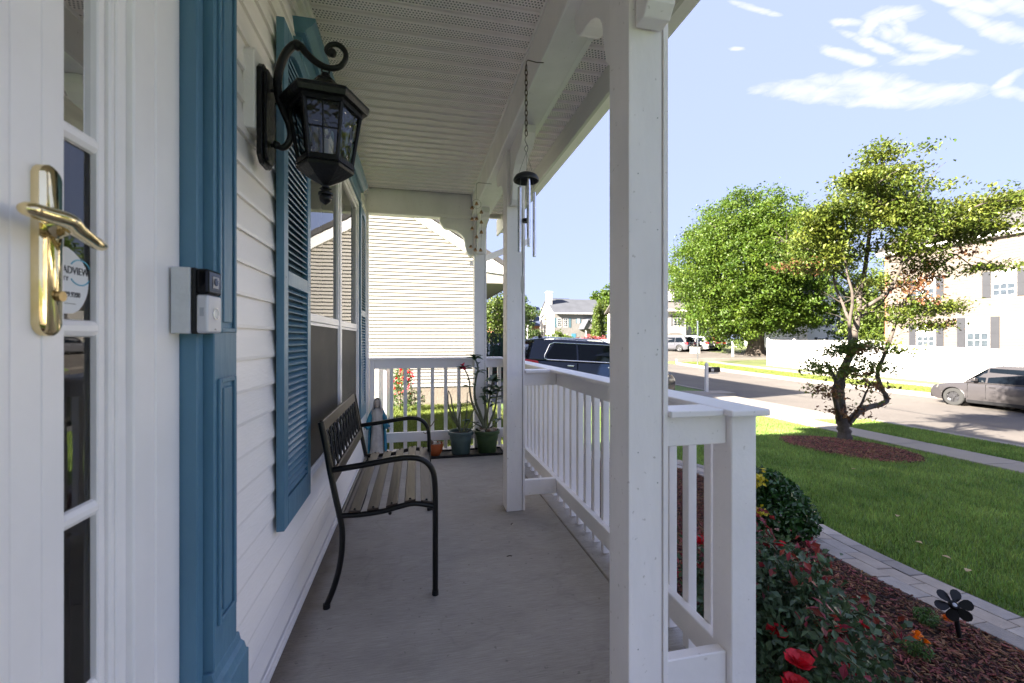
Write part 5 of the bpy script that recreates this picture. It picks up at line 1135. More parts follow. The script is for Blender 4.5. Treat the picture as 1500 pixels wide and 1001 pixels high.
def orient_lathe(c, ax, prof, n=20):
    m_ = MB().lathe(prof, n); q = Vector((0, 0, 1)).rotation_difference(ax).to_matrix(); m_.v = [tuple(Vector(c) + q @ Vector(v)) for v in m_.v]; return m_
ob('hub', orient_lathe(hc, axd, [(0, -.016), (.020, -.016), (.023, -.010), (.023, .004), (.017, .012), (.0, .014)]), mat('satin_black', (.005, .005, .006), .35, .1, 9, spec=.25), t, smooth=40)
ob('lens', orient_lathe(hc, axd, [(.010, .0125), (.009, .016), (0, .018)]), mat('pale_lens', (.5, .52, .54), .1, .05, 9), t, smooth=50)
for k in range(6):
    a = k * math.pi / 3 + .25; d = e1 * math.cos(a) + e2 * math.sin(a); sd = (axd.cross(d) * .92 + axd * .38).normalized(); vs = []
    prof = [(.018, .008), (.032, .018), (.050, .027), (.066, .026), (.078, .016), (.083, .0)]
    L1 = [hc + d * u + sd * w for u, w in prof]; L2 = [hc + d * u - sd * w for u, w in prof[::-1][1:]]
    pl = ob('petal', MB().add(L1 + L2, [tuple(range(len(L1 + L2)))]), MATS['satin_black'], t); s_ = pl.modifiers.new('thick', 'SOLIDIFY'); s_.thickness = .002
ob('bracket', MB().tube([(2.838, 1.752, -.262), tuple(hc - axd * .012)], .006, 8), BLACKP, t)

# ================================================================== trees
def limb(mb, pts, r0, r1, n=8, k=4):
    pp = smooth_pts(pts, k); m = len(pp) - 1; mb.tube([p + Vector((random.uniform(-1, 1), random.uniform(-1, 1), 0)) * (r0 + (r1 - r0) * i / m) * .15 for i, p in enumerate(pp)], [r0 + (r1 - r0) * (i / m) ** .8 for i in range(m + 1)], n); return pp
# ---- small multi-stemmed tree in the mulch ring, drawn stem by stem
t = thing('small_tree', 'small crooked multi-stemmed tree in a mulch ring on the front lawn', 'tree', (TR[0], TR[1], gz(*TR)))
SC = (TR[0] * .2163 + TR[1] * .9763) / 630 / 2.086; RV = Vector((.9763, -.2163, 0)); DV = Vector((.2163, .9763, 0))
def tp(cx2, cy2, dd=0.0):     # sketch coordinates of the tree, in its own upright plane, to world
    px2 = 1150 + cx2 / 2.086; py2 = 180 + cy2 / 2.086; s_ = SC * 2.086
    return Vector((TR[0], TR[1], 0)) + RV * (px2 - 1243) * s_ + DV * dd + Vector((0, 0, H - (py2 - 497) * s_))
sk_ = MB(); rr = random.Random(4)
base_z = gz(*TR)
tb = tp(195, 975)
st_defs = [([(194, 985, 0), (196, 960, 0), (192, 925, 0), (186, 885, 0), (180, 840, .0), (188, 790, .05), (205, 750, .1), (232, 690, .1), (246, 630, .15), (256, 580, .15), (268, 510, .2), (272, 430, .1), (278, 340, .05), (290, 250, 0), (305, 160, 0), (314, 70, 0)], .135, .012),
           ([(185, 900, 0), (168, 840, -.15), (166, 770, -.2), (182, 690, -.25), (188, 610, -.2), (186, 540, -.3), (170, 470, -.3), (150, 400, -.35), (110, 330, -.4)], .06, .010),
           ([(188, 610, -.2), (212, 550, .2), (205, 470, .4), (225, 380, .5), (215, 300, .5)], .035, .008),
           ([(178, 905, 0), (140, 862, -.3), (118, 815, -.4), (118, 785, -.45), (98, 745, -.5), (80, 725, -.5)], .062, .012),
           ([(118, 800, -.4), (140, 760, -.6), (165, 715, -.6)], .025, .008),
           ([(205, 920, 0), (240, 895, .1), (285, 876, .2), (340, 868, .3), (370, 852, .35), (352, 815, .35), (332, 770, .3), (340, 715, .2), (356, 660, .15), (368, 600, .1), (372, 555, .0), (395, 510, -.1), (440, 460, -.2), (490, 410, -.3)], .075, .012),
           ([(200, 925, 0), (215, 870, -.2), (225, 820, -.3), (240, 790, -.3)], .035, .012), ([(262, 590, .15), (320, 575, .4), (370, 545, .5), (430, 500, .7), (500, 460, .8)], .038, .008),
           ([(262, 570, .15), (300, 520, -.2), (318, 440, -.4), (322, 350, -.5), (345, 270, -.5), (370, 210, -.5)], .042, .008), ([(318, 440, -.4), (345, 400, -.6), (400, 340, -.8), (470, 290, -.9), (560, 285, -1.0), (660, 300, -1.0)], .03, .006),
           ([(268, 510, .2), (240, 440, .6), (200, 370, .9), (120, 330, 1.1)], .03, .007), ([(278, 340, .05), (320, 290, .6), (400, 240, .9), (480, 195, 1.0)], .025, .005), ([(278, 340, .05), (240, 280, -.5), (190, 230, -.8)], .022, .006),
           ([(372, 555, 0), (420, 545, .2), (480, 560, .3), (560, 565, .3)], .02, .005), ([(356, 660, .15), (330, 690, .1), (300, 745, .1)], .014, .004), ([(490, 410, -.3), (560, 455, -.3), (620, 450, -.3)], .014, .004)]
for P_, r0, r1 in st_defs: limb(sk_, [tp(*p) for p in P_], r0, r1, 10)
for _ in range(170):      # fine twigs reaching into the leaf tiers
    P_, r0_, r1_ = rr.choice(st_defs); q = rr.choice(P_[len(P_) // 3:]); p0 = tp(*q); a = rr.uniform(0, 6.28); L0 = rr.uniform(.25, .6); d = Vector((math.cos(a), math.sin(a), rr.uniform(-.1, .9))).normalized()
    sk_.tube([p0, p0 + d * L0 * .5 + Vector((0, 0, .03)), p0 + d * L0], [.008, .005, .002], 4, cap=False)
# root flare
sk_.lathe([(.17, -.06), (.15, .02), (.125, .10), (.10, .25)], 12, (tb.x, tb.y, base_z))
ob('trunk', sk_, BARKG, t, smooth=70)
blobs = [(315, 55, 22, 26, 40, 0), (300, 105, 42, 26, 160, 0), (320, 158, 85, 32, 420, 0), (482, 190, 40, 11, 90, .9), (300, 215, 115, 36, 700, 0), (150, 215, 48, 22, 200, -.7), (230, 185, 40, 26, 170, -.4), (100, 300, 85, 28, 480, -.4), (55, 330, 42, 30, 200, -.5), (150, 350, 105, 38, 700, 0), (300, 290, 115, 45, 800, -.2), (420, 265, 80, 34, 520, .3), (565, 275, 110, 30, 620, -.6), (665, 295, 45, 34, 220, -1), (400, 345, 120, 40, 800, -.5), (520, 335, 90, 34, 520, -.5), (120, 415, 90, 40, 420, 0), (60, 440, 50, 28, 120, 0), (250, 400, 60, 50, 180, .5), (330, 395, 60, 38, 200, -.5), (400, 430, 70, 45, 320, -.3), (585, 452, 58, 10, 110, -.3), (385, 600, 60, 22, 150, 0), (430, 560, 70, 26, 210, .2), (545, 565, 55, 18, 170, .3), (370, 505, 45, 38, 120, -.1), (482, 620, 28, 14, 60, .2), (340, 685, 50, 16, 90, .1), (305, 740, 18, 8, 25, .1), (145, 690, 60, 20, 190, -.5), (75, 740, 34, 24, 90, -.5), (150, 745, 60, 30, 150, -.5), (235, 800, 24, 16, 36, -.3), (100, 800, 28, 26, 50, -.4), (160, 870, 20, 30, 30, -.2), (290, 862, 18, 5, 12, .2), (245, 590, 22, 50, 30, .1), (290, 470, 60, 60, 80, 0), (520, 620, 20, 10, 30, .2)]
G_, R_ = [], []
for (bx2, by2, rx, ry, cnt, dd) in blobs:
    big = rx > 60; depth = rx * SC * .95
    # break every clump into small tiers of leaves, with gaps between
    tiers = max(2, int(cnt / 16))
    for _ in range(tiers):
        u, v, w = rng.normal(size=3) * .42; c = tp(bx2 + u * rx * 1.15, by2 + v * ry * 1.15, dd + w * depth * 1.2)
        n_ = int(cnt / tiers * 4.8); d = rng.normal(size=(n_, 3)) * np.array([.16, .16, .055]); pts_ = np.array(c) + d
        hi_ = (by2 > 470 and by2 < 540) or (rng.uniform() < .10 and by2 > 380)
        (R_ if (hi_ and rng.uniform() < .75) or (by2 > 780 and rng.uniform() < .5) else G_).append(pts_)
foliage(t, np.concatenate(G_), .070, GREENT, aspect=.62, up=1.4)
foliage(t, np.concatenate(R_), .078, REDT, 'reddish_foliage', aspect=.6, up=.9)
one('bird_feeder', MB().lathe([(0, 0), (.10, .005), (.11, .02), (.02, .03), (.03, .05), (0, .055)], 14, tuple(tp(193, 748, -.2))), mat('feeder_green', (.16, .18, .14), .5, .1, 9), 'small round feeder tray fixed among the stems of the small tree', 'bird feeder', smooth=40)

def crown(t, c, r, nclump, leafn, size, m, shell=.55, sub=.17, up=.5, flat=.8, name='foliage', aspect=.6):
    C = []
    for _ in range(nclump):
        d = rng.normal(size=3); d /= np.linalg.norm(d); q = rng.uniform(shell, 1.0) * (1 + .10 * math.sin(5 * d[0] + 3 * d[2]) + .07 * math.sin(9 * d[1] + 4 * d[0])); cc = np.array(c) + d * q * np.array(r); s_ = sub * float(np.mean(r)) * rng.uniform(.6, 1.3)
        C.append(cc + rng.normal(size=(leafn, 3)) * np.array([s_, s_, s_ * flat]) * .6)
    return foliage(t, np.concatenate(C), size, m, name, up=up, aspect=aspect)
# ---- big round maple across the street
mx_, my_ = 34.6, 38.4; mg = gz(mx_, my_)
t = thing('maple_tree', 'big round bright green maple with a thick trunk across the street', 'tree', (mx_, my_, mg))
tr_ = MB(); ctr = Vector((mx_ - .9, my_, 8.4))
tr_.lathe([(1.35, -.2), (1.05, .15), (.85, .6), (.78, 1.6), (.85, 2.6), (.7, 3.4)], 14, (mx_, my_, mg))
for k in range(9):
    a = k * 2.4; q = Vector((math.cos(a) * 5.2, math.sin(a) * 4.6, random.uniform(-1, 5))); limb(tr_, [(mx_, my_, mg + 2.6), (mx_ + q.x * .25, my_ + q.y * .25, mg + 4.6), tuple(ctr + q * .6), tuple(ctr + q)], .40, .06, 8, 3)
limb(tr_, [(mx_, my_, mg + 2.8), (mx_ - .4, my_, 7), (mx_ - .8, my_, 12), (mx_ - .5, my_, 15)], .45, .06, 8, 3)
ob('trunk', tr_, BARK, t, smooth=70)
crown(t, ctr, (7.7, 7.2, 7.5), 1500, 90, .25, GREENM, shell=.55, sub=.10)
crown(t, ctr + Vector((.5, 0, -4.4)), (7.3, 6.5, 2.6), 330, 70, .26, GREENM, shell=.3, sub=.10, name='lower_foliage')
def tree(x, y, h, r, m, label, group=None, name='tree', base=None, n=150, leaf=.32, tall=1.0, trunk=.22, cz_=None, ln=60):
    g = gz(x, y) if base is None else base; t = thing(name, label, 'tree', (x, y, g), group=group)
    tr_ = MB(); limb(tr_, [(x, y, g - .1), (x + .1, y, g + h * .3), (x - .1, y, g + h * .8)], trunk, .04, 8, 3)
    for k in range(5): a = k * 1.3; limb(tr_, [(x, y, g + h * .35), (x + math.cos(a) * r * .4, y + math.sin(a) * r * .4, g + h * .55), (x + math.cos(a) * r * .8, y + math.sin(a) * r * .8, g + h * .72)], trunk * .4, .03, 6, 2)
    ob('trunk', tr_, BARK, t, smooth=70); cz2 = g + (cz_ or .62) * h
    crown(t, (x, y, cz2), (r, r, g + h - cz2), n, ln, leaf, m, shell=.35); return t
tree(5.6, 30, 5.6, 2.6, GREENY, 'bushy yellow green tree seen between the two back posts', n=150, leaf=.20, cz_=.5)
tree(21.5, 95, 11.5, 4.5, GREENM, 'rounded tree showing behind the blue roofed house at far left', n=90, leaf=.5)
tree(19.2, 78, 8.5, 3.2, GREENS, 'dark tree beside the far brick house', n=90, leaf=.4)
tree(39.5, 84, 12.5, 4.2, GREENM, 'tall light green tree rising behind the conifers by the far house', n=110, leaf=.5, cz_=.66)
tree(41, 30.5, 9.2, 3.0, GREENY, 'yellow green tree between the small tree stems beyond the white fence', n=150, leaf=.26, cz_=.5)
tree(45.5, 36, 8.0, 3.4, GREENM, 'green tree behind the white fence left of the beige house', n=120, leaf=.3, cz_=.5)
tree(39, 60, 12, 5, GREENM, 'broad tree behind the townhouse and the big maple', n=110, leaf=.5, cz_=.55)
for i, (x, y, h) in enumerate(((27.9, 64, 5.8), (28.75, 64.5, 6.9), (29.6, 64.2, 6.4))):
    t = thing('arborvitae', ['left one of three bright green columnar conifers by the far house', 'middle and tallest of three bright green columnar conifers', 'right one of three bright green columnar conifers by the post'][i], 'tree', (x, y, gz(x, y)), group='columnar conifers')
    C = []
    for _ in range(120):
        u = rng.uniform(0, 1); rr2 = .75 * (1 - u) ** .6; a = rng.uniform(0, 6.28); C.append(np.array([x + rr2 * math.cos(a), y + rr2 * math.sin(a), gz(x, y) + .1 + u * h]) + rng.normal(size=(26, 3)) * np.array([.12, .12, .3]))
    foliage(t, np.concatenate(C), .28, GREENY, up=0, aspect=.4); ob('trunk', MB().tube([(x, y, gz(x, y) - .1), (x, y, gz(x, y) + h * .8)], [.12, .03], 8), BARK, t)
def bush(x, y, r, h, m, label, leaf=.2, n=60, flat=1, name='round_bush'):
    g = gz(x, y); t = thing(name, label, 'shrub', (x, y, g)); crown(t, (x, y, g + h * .5), (r, r, h * .5), n, 40, leaf, m, shell=.6, sub=.16)
    ob('stem', MB().tube([(x, y, g - .1), (x, y, g + h * .5)], [.08, .04], 6), BARK, t)
bush(12.7, 48, 1.9, 3.0, GREENS, 'large round green bush left of the street lamp', .2, 90)
bush(16.4, 48.5, 1.9, 2.5, GREENY, 'round yellow green bush right of the street lamp', .2, 90)
bush(26.5, 62, 2.4, 1.4, mat('maroon_leaf', (.16, .03, .035), .5, .3, 2, island=.3), 'low dark red shrubs in front of the far blue grey house', .25, 60)
bush(22.5, 62, 1.4, 1.3, GREENS, 'low green shrub before the porch of the far house', .25, 40)
bush(37.6, 49.5, .9, 1.5, GREENS, 'small dark shrub by the townhouse entry', .2, 40)

# ================================================================== white privacy fence along the far sidewalk
t = thing('privacy_fence', 'long white vinyl privacy fence along the far sidewalk', 'fence', (27, 20, -1))
def fz(y): return gz(27, y)
y = 28.7; x0 = 27.0; i = 0
while y > 4:
    ya = y - 2.4; 
    zt = lambda yy: float(np.interp(yy, [4, 14, 18.5, 28.7], [.55, .70, .83, 1.14]))
    ob('fence_post', MB().box(x0 - .06, x0 + .06, y - .06, y + .06, fz(y) - .1, zt(y) + .04), FENCEW, t)
    if i % 2 == 0 or y > 22: ob('post_cap', MB().lathe([(.105, zt(y) + .04), (.105, zt(y) + .07), (.05, zt(y) + .13), (0, zt(y) + .17)], 4, (x0, y, 0), R(45)), FENCEW, t)
    zb2, z0_, z1_ = fz(y), zt(ya), zt(y)
    ob('fence_rail', MB().hexa([(x0 - .045, ya + .06, z0_ - .12), (x0 + .045, ya + .06, z0_ - .12), (x0 + .045, y - .06, z1_ - .12), (x0 - .045, y - .06, z1_ - .12), (x0 - .045, ya + .06, z0_), (x0 + .045, ya + .06, z0_), (x0 + .045, y - .06, z1_), (x0 - .045, y - .06, z1_)]), FENCEW, t)
    ob('fence_rail', MB().box(x0 - .04, x0 + .04, ya + .06, y - .06, fz(ya) - .02, fz(y) + .12), FENCEW, t)
    for k in range(8):
        a = ya + .06 + k * .285; ob('fence_board', MB().hexa([(x0 - .014, a + .004, fz(a) + .05), (x0 + .014, a + .004, fz(a) + .05), (x0 + .014, a + .281, fz(a) + .05), (x0 - .014, a + .281, fz(a) + .05), (x0 - .014, a + .004, float(np.interp(a, [ya, y], [z0_, z1_])) - .12), (x0 + .014, a + .004, float(np.interp(a, [ya, y], [z0_, z1_])) - .12), (x0 + .014, a + .281, float(np.interp(a, [ya, y], [z0_, z1_])) - .12), (x0 - .014, a + .281, float(np.interp(a, [ya, y], [z0_, z1_])) - .12)]), FENCEW, t)
    y = ya; i += 1
for k in range(5): ob('fence_panel', MB().box(27.06 + k * 2.4, 29.4 + k * 2.4, 28.66, 28.72, fz(28.7) - .02, 1.12), FENCEW, t)
# far white picket fence at the end of the street
t = thing('picket_fence', 'low white picket fence before the far blue grey house', 'fence', (20, 56, .2))
pk = MB().prism([(-.045, 0), (.045, 0), (.045, .95), (0, 1.03), (-.045, .95)], 'y', -.01, .01).mesh('picket'); pk.materials.append(FENCEW)
for k in range(190):
    x = 8 + k * .13; o = ob('picket', pk, None, t); o.location = Vector((x, 56, gz(x, 56) + .12 + random.uniform(-.02, .02))) - ROOTW[t.name]
ob('fence_rail', MB().box(8, 33, 56.02, 56.06, gz(20, 56) + .35, gz(20, 56) + .43).box(8, 33, 56.02, 56.06, gz(20, 56) + .8, gz(20, 56) + .88), FENCEW, t)

# ================================================================== houses
def win_on(par, axis, c, u, z, w, h, frame=TRIMW, shut=None, muntin=(2, 2), blind=0.0, sgn=-1):
    """window on a wall: axis 'y' = wall at y=c facing -y, axis 'x' = wall at x=c facing -x; u = centre along the wall"""
    def bx_(u0, u1, z0, z1, d0, d1):
        a, b = sorted((c + sgn * d0, c + sgn * d1)); return MB().box(u0, u1, a, b, z0, z1) if axis == 'y' else MB().box(a, b, u0, u1, z0, z1)
    f = ob('window', bx_(u - w / 2, u + w / 2, z, z + h, .002, .03), frame, par)
    ob('pane', bx_(u - w / 2 + .07, u + w / 2 - .07, z + .07, z + h / 2 - .02, .031, .036), GLASSF, f)
    ob('pane', bx_(u - w / 2 + .07, u + w / 2 - .07, z + h / 2 + .02, z + h - .07, .031, .036), mat('blind_white', (.20, .19, .185), .6, .05, 3) if blind else GLASSF, f)
    for k in range(1, muntin[0] + 0): 
        uu = u - w / 2 + .07 + (w - .14) * k / muntin[0]; ob('muntin', bx_(uu - .015, uu + .015, z + .07, z + h - .07, .037, .044), frame, f)
    for k in range(1, muntin[1]): 
        for zz0, zz1 in ((z + .07, z + h / 2 - .02), (z + h / 2 + .02, z + h - .07)):
            if blind and zz0 > z + h / 2: continue
            zz = zz0 + (zz1 - zz0) * k / muntin[1]; ob('muntin', bx_(u - w / 2 + .07, u + w / 2 - .07, zz - .012, zz + .012, .0375, .0435), frame, f)
    if shut:
        for s_ in (-1, 1):
            u0, u1 = sorted((u + s_ * (w / 2 + .03), u + s_ * (w / 2 + .03 + w * .36))); sh = ob('shutter', bx_(u0, u1, z - .02, z + h + .02, .003, .04), shut, par)
            ob('shutter_rail', bx_(u0 + .03, u1 - .03, z + h / 2 - .04, z + h / 2 + .04, .041, .048), shut, sh)
    return f
def clap(par, axis, c, u0, u1, z0, z1, m, step=.2, sgn=-1):
    mb = MB(); z = z0
    while z < z1 - .02:
        a, b = c + sgn * .012, c
        if axis == 'y': mb.add([(u0, a, z), (u1, a, z), (u1, b, min(z + step, z1)), (u0, b, min(z + step, z1))], [(0, 1, 2, 3)]); mb.add([(u0, b, z), (u1, b, z), (u1, a, z), (u0, a, z)], [(0, 1, 2, 3)])
        else: mb.add([(a, u0, z), (a, u1, z), (b, u1, min(z + step, z1)), (b, u0, min(z + step, z1))], [(0, 1, 2, 3)]); mb.add([(b, u0, z), (b, u1, z), (a, u1, z), (a, u0, z)], [(0, 1, 2, 3)])
        z += step
    return ob('siding', mb, m, par, kind='stuff')
BEIGE = mat('beige_siding', (.110, .090, .074), .6, .04, .6, .05, 30); PINKW = mat('pale_siding', (.20, .188, .18), .6, .04, .6)
BLSH = mat('pale_blue_shutter', (.06, .12, .15), .6, .1, 3)
# beige two storey house behind the fence, long side to the street
t = thing('beige_house', 'large beige two storey house with grey shutters behind the white fence', 'house', (30, 15, -1))
XD = 30.0; za = gz(XD, 16) - .1
ob('wall', MB().box(XD, XD + 9, 4.5, 22.2, za, 6.62).prism([(XD, 6.62), (XD + 9, 6.62), (XD + 4.5, 9.6)], 'y', 4.5, 22.2), BEIGE, t)
clap(t, 'x', XD, 4.5, 22.1, za + .2, 6.60, BEIGE, .15)
ob('corner_board', MB().box(XD - .03, XD + .1, 22.12, 22.24, za, 6.6), mat('copper_brown', (.30, .13, .07), .6, .1, 3), t)
ob('eave', MB().box(XD - .30, XD + .02, 4.2, 22.5, 6.60, 6.78), TRIMW, t); ob('gutter', MB().box(XD - .42, XD - .31, 4.2, 22.5, 6.68, 6.80), TRIMW, t)
ob('roof', MB().prism([(XD - .40, 6.79), (XD + 4.5, 9.75), (XD + 9.4, 6.79), (XD + 9.4, 6.9), (XD + 4.5, 9.95), (XD - .40, 6.92)], 'y', 4.1, 22.6), SHING, t)
ob('chimney', MB().box(XD + 2.2, XD + 3.2, 14.6, 15.6, 7.5, 9.6), TRIMW, t)
for u, z, w, h in ((16.40, 3.45, .98, 1.35), (17.48, .70, 1.02, 1.68), (19.93, .72, 1.0, 1.30), (19.93, 3.55, 1.0, 1.40), (11.5, 3.5, 1.0, 1.4), (11.5, .7, 1.0, 1.5), (7.5, 3.5, 1.0, 1.4)):
    win_on(t, 'x', XD, u, z, w, h, shut=SHUTG, muntin=(3, 2), blind=1)
ob('wall_lamp', MB().box(XD - 2.95, XD - 2.80, 20.7, 20.9, .82, 1.15) if False else MB().box(XD - .2, XD, 21.5, 21.7, .3, .7), BLACKP, t)
one('wall_mounted_box', MB().box(26.86, 26.935, 20.55, 20.85, .62, .98).box(26.84, 26.859, 20.60, 20.80, .66, .94), mat('box_dark', (.06, .065, .07), .5, .1, 4), 'small dark box fixed on top of the white privacy fence behind the small tree', 'utility box')
# white townhouse with a garage, left of the maple
t = thing('townhouse', 'white two storey townhouse with a garage door left of the maple', 'house', (36, 52, -.4)); TY = 52; zb3 = gz(34, 52) - .3
ob('wall', MB().box(29.0, 35.75, TY, 62, zb3, 5.08), FENCEW, t); ob('wing_wall', MB().box(35.76, 43.5, TY + 1.6, 62, zb3, 5.3), mat('wing_siding', (.22, .23, .25), .6, .04, 1), t)
clap(t, 'y', TY, 29.0, 35.7, 1.9, 5.05, FENCEW, .2); clap(t, 'y', TY + 1.6, 35.8, 43.5, zb3 + .2, 5.25, MATS['wing_siding'], .2)
ob('roof', MB().prism([(TY - .5, 5.05), (TY + 5, 8.7), (TY + 10.5, 5.05), (TY + 10.5, 5.2), (TY + 5, 8.9), (TY - .5, 5.2)], 'x', 28.6, 36.0), mat('tan_shingle', (.11, .10, .096), .9, .15, 1, .4, 8), t)
ob('wing_roof', MB().prism([(TY + 1.2, 5.28), (TY + 6, 8.3), (TY + 10.5, 5.28), (TY + 10.5, 5.4), (TY + 6, 8.5), (TY + 1.2, 5.42)], 'x', 36.01, 43.9), SHING, t)
ob('dormer', MB().prism([(32.0, 6.5), (34.6, 6.5), (34.6, 7.5), (33.3, 8.9), (32.0, 7.5)], 'y', TY + 1.0, TY + 5.5), FENCEW, t)
ob('dormer_roof', MB().prism([(31.7, 7.25), (33.3, 9.0), (34.9, 7.25), (34.9, 7.4), (33.3, 9.2), (31.7, 7.4)], 'y', TY + .7, TY + 5.6), SHING, t)
ob('fascia', MB().box(28.6, 36.0, TY - .52, TY - .48, 4.95, 5.2), TRIMW, t)
for u in (31.0, 34.4): win_on(t, 'y', TY, u, 2.95, 1.1, 1.5, shut=mat('light_shutter', (.16, .16, .17), .6, .05, 3), muntin=(2, 2))
gd = ob('garage_door', MB().box(32.9, 35.3, TY - .04, TY - .002, zb3 + .3, 1.55), TRIMW, t)
for k in range(4):
    for j in range(4): ob('door_panel', MB().box(33.0 + j * .57, 33.5 + j * .57, TY - .06, TY - .041, zb3 + .38 + k * .42, zb3 + .70 + k * .42), TRIMW, gd)
arc_ = MB(); arc_.prism([(34.1 + 1.35 * math.cos(a), 1.6 + .55 * math.sin(a)) for a in [math.pi * k / 12 for k in range(13)]], 'y', TY - .03, TY - .003); ob('arched_transom', arc_, PINKW, t)
for u, z, w, h in ((37.2, 2.95, .8, 1.5), (39.3, 2.95, .9, 1.5), (39.3, .3, .9, 1.3)): win_on(t, 'y', TY + 1.6, u, z, w, h, shut=SHUTG, muntin=(2, 2))
dr = ob('door', MB().box(37.0, 37.9, TY + 1.55, TY + 1.6, zb3 + .2, 1.5), mat('dark_door', (.05, .06, .09), .4, .1, 3), t); ob('door_window', MB().box(37.2, 37.7, TY + 1.53, TY + 1.549, .6, 1.3), GLASSF, dr)
# grey townhouse seen between the maple and the small tree
t = thing('grey_house', 'white gabled house with a grey roof half hidden behind the white fence and maple', 'house', (50, 44, -.3)); zb4 = -.9
ob('wall', MB().box(45, 58, 42, 52, zb4, 5.0).prism([(45, 5.0), (52, 5.0), (48.5, 8.0)], 'y', 42, 52), FENCEW, t)
ob('roof', MB().prism([(44.6, 4.8), (48.5, 8.15), (52.4, 4.8), (52.4, 5.0), (48.5, 8.4), (44.6, 5.0)], 'y', 41.6, 52.4).prism([(41.8, 4.95), (47, 7.4), (52.2, 4.95), (52.2, 5.15), (47, 7.6), (41.8, 5.15)], 'x', 52.5, 58.3), mat('warm_shingle', (.15, .135, .125), .9, .15, 1), t)
for u, z in ((47.0, 2.6), (50.3, 2.6), (54.5, 2.6), (47, 0), (50.3, 0)): win_on(t, 'y', 42, u, z, 1.1, 1.4, shut=SHUTG)
# blue grey roofed twin at the end of the street, with its chimney
t = thing('twin_house', 'far white twin house with blue grey roof, pale blue shutters and a tall chimney', 'house', (28, 73, .4)); HY = 73; zb5 = gz(28, 73) - .2
xa, xb, ye, ze, zr_ = 23.9, 33.3, 82, 5.85, 8.6
ob('wall', MB().box(xa, xb, HY, ye, zb5, ze).prism([(HY, ze), (ye, ze), ((HY + ye) / 2, zr_)], 'x', xa, xb), PINKW, t); clap(t, 'y', HY, xa, xb, zb5 + .2, ze, PINKW, .22)
ob('end_wall', MB().prism([(HY + .01, zb5), (ye - .01, zb5), (ye - .01, ze), ((HY + ye) / 2, zr_ - .02), (HY + .01, ze)], 'x', xa - .06, xa - .01), FENCEW, t)  # lit gable side put into the colour, whiter than the shaded front
BSH = mat('blue_grey_shingle', (.06, .064, .076), .9, .15, .8, .3, 6)
ob('roof', MB().prism([(HY - .5, ze - .1), ((HY + ye) / 2, zr_), (ye + .5, ze - .1), (ye + .5, ze + .05), ((HY + ye) / 2, zr_ + .2), (HY - .5, ze + .05)], 'x', xa - .3, xb + .3), BSH, t)
ob('rear_gable', MB().prism([(24.3, 7.2), (30.2, 7.2), (28.6, 9.0), (25.2, 9.0)], 'y', 78.5, 79.5), BSH, t)
ob('chimney', MB().box(23.35, 24.2, 75.3, 76.4, zb5, 9.7).box(23.25, 24.3, 75.2, 76.5, 9.7, 9.95), FENCEW, t)
ob('eave_trim', MB().box(xa - .3, xb + .3, HY - .53, HY - .5, ze - .15, ze + .05), TRIMW, t)
for u, z, w, h, s_ in ((24.75, 3.35, .8, 1.6, None), (26.0, 3.35, .8, 1.6, None), (28.4, 4.1, .5, .85, BLSH), (30.9, 3.35, .8, 1.6, None), (32.1, 3.35, .8, 1.6, None), (24.8, .9, .8, 1.2, None), (25.9, .9, .8, 1.2, None)): win_on(t, 'y', HY, u, z, w, h, shut=s_)
for u in (24.1, 26.8, 30.2, 32.9): ob('shutter', MB().box(u - .2, u + .2, HY - .04, HY - .013, 3.3, 5.0), BLSH, t)
ob('door', MB().box(27.1, 27.9, HY - .04, HY - .013, zb5 + .2, 2.2), mat('blue_door', (.06, .20, .32), .4, .1, 3), t)
ob('porch_roof', MB().prism([(28.9, 2.9), (33.4, 2.9), (31.6, 4.15), (30.0, 4.15)], 'y', HY - 2.2, HY - .02), BSH, t)
ob('porch_gable', MB().prism([(28.6, 3.0), (30.6, 3.0), (29.3, 4.4)], 'y', HY - 2.5, HY - 2.21), PINKW, t); ob('porch_gable_roof', MB().prism([(28.4, 2.95), (29.3, 4.55), (31.0, 2.95), (31.0, 3.1), (29.3, 4.75), (28.4, 3.1)], 'y', HY - 2.7, HY - .05), BSH, t)
for u in (29.0, 30.4, 32.0, 33.2): ob('porch_column', MB().box(u - .08, u + .08, HY - 2.2, HY - 2.05, zb5, 2.9), FENCEW, t)
# dark roofed brick house further left
t = thing('brick_house', 'far brick house with dark blue roof and white dormer left of the chimney', 'house', (22, 90, .5))
ob('wall', MB().box(16, 27.0, 90, 100, .2, 4.2), REDB, t); ob('roof', MB().prism([(89.5, 4.1), (95, 8.6), (100.5, 4.1)], 'x', 15.5, 27.4), mat('navy_shingle', (.05, .065, .11), .8, .2, 1), t)
ob('gable', MB().prism([(17.5, 4.0), (21.6, 4.0), (19.6, 7.3)], 'y', 88.0, 93), REDB, t); ob('gable_roof', MB().prism([(17.1, 3.9), (19.6, 7.5), (22.1, 3.9), (22.1, 4.1), (19.6, 7.8), (17.1, 4.1)], 'y', 87.7, 94), SHING, t)
dm = ob('dormer', MB().prism([(23.2, 5.2), (24.8, 5.2), (24.8, 6.6), (24.0, 7.4), (23.2, 6.6)], 'y', 90.5, 93), FENCEW, t); ob('pane', MB().box(23.6, 24.4, 90.46, 90.49, 5.5, 6.5), GLASSF, dm)
ob('upper_roof', MB().prism([(94, 6.5), (99, 9.6), (104, 6.5)], 'x', 15, 22.5), SHING, t)

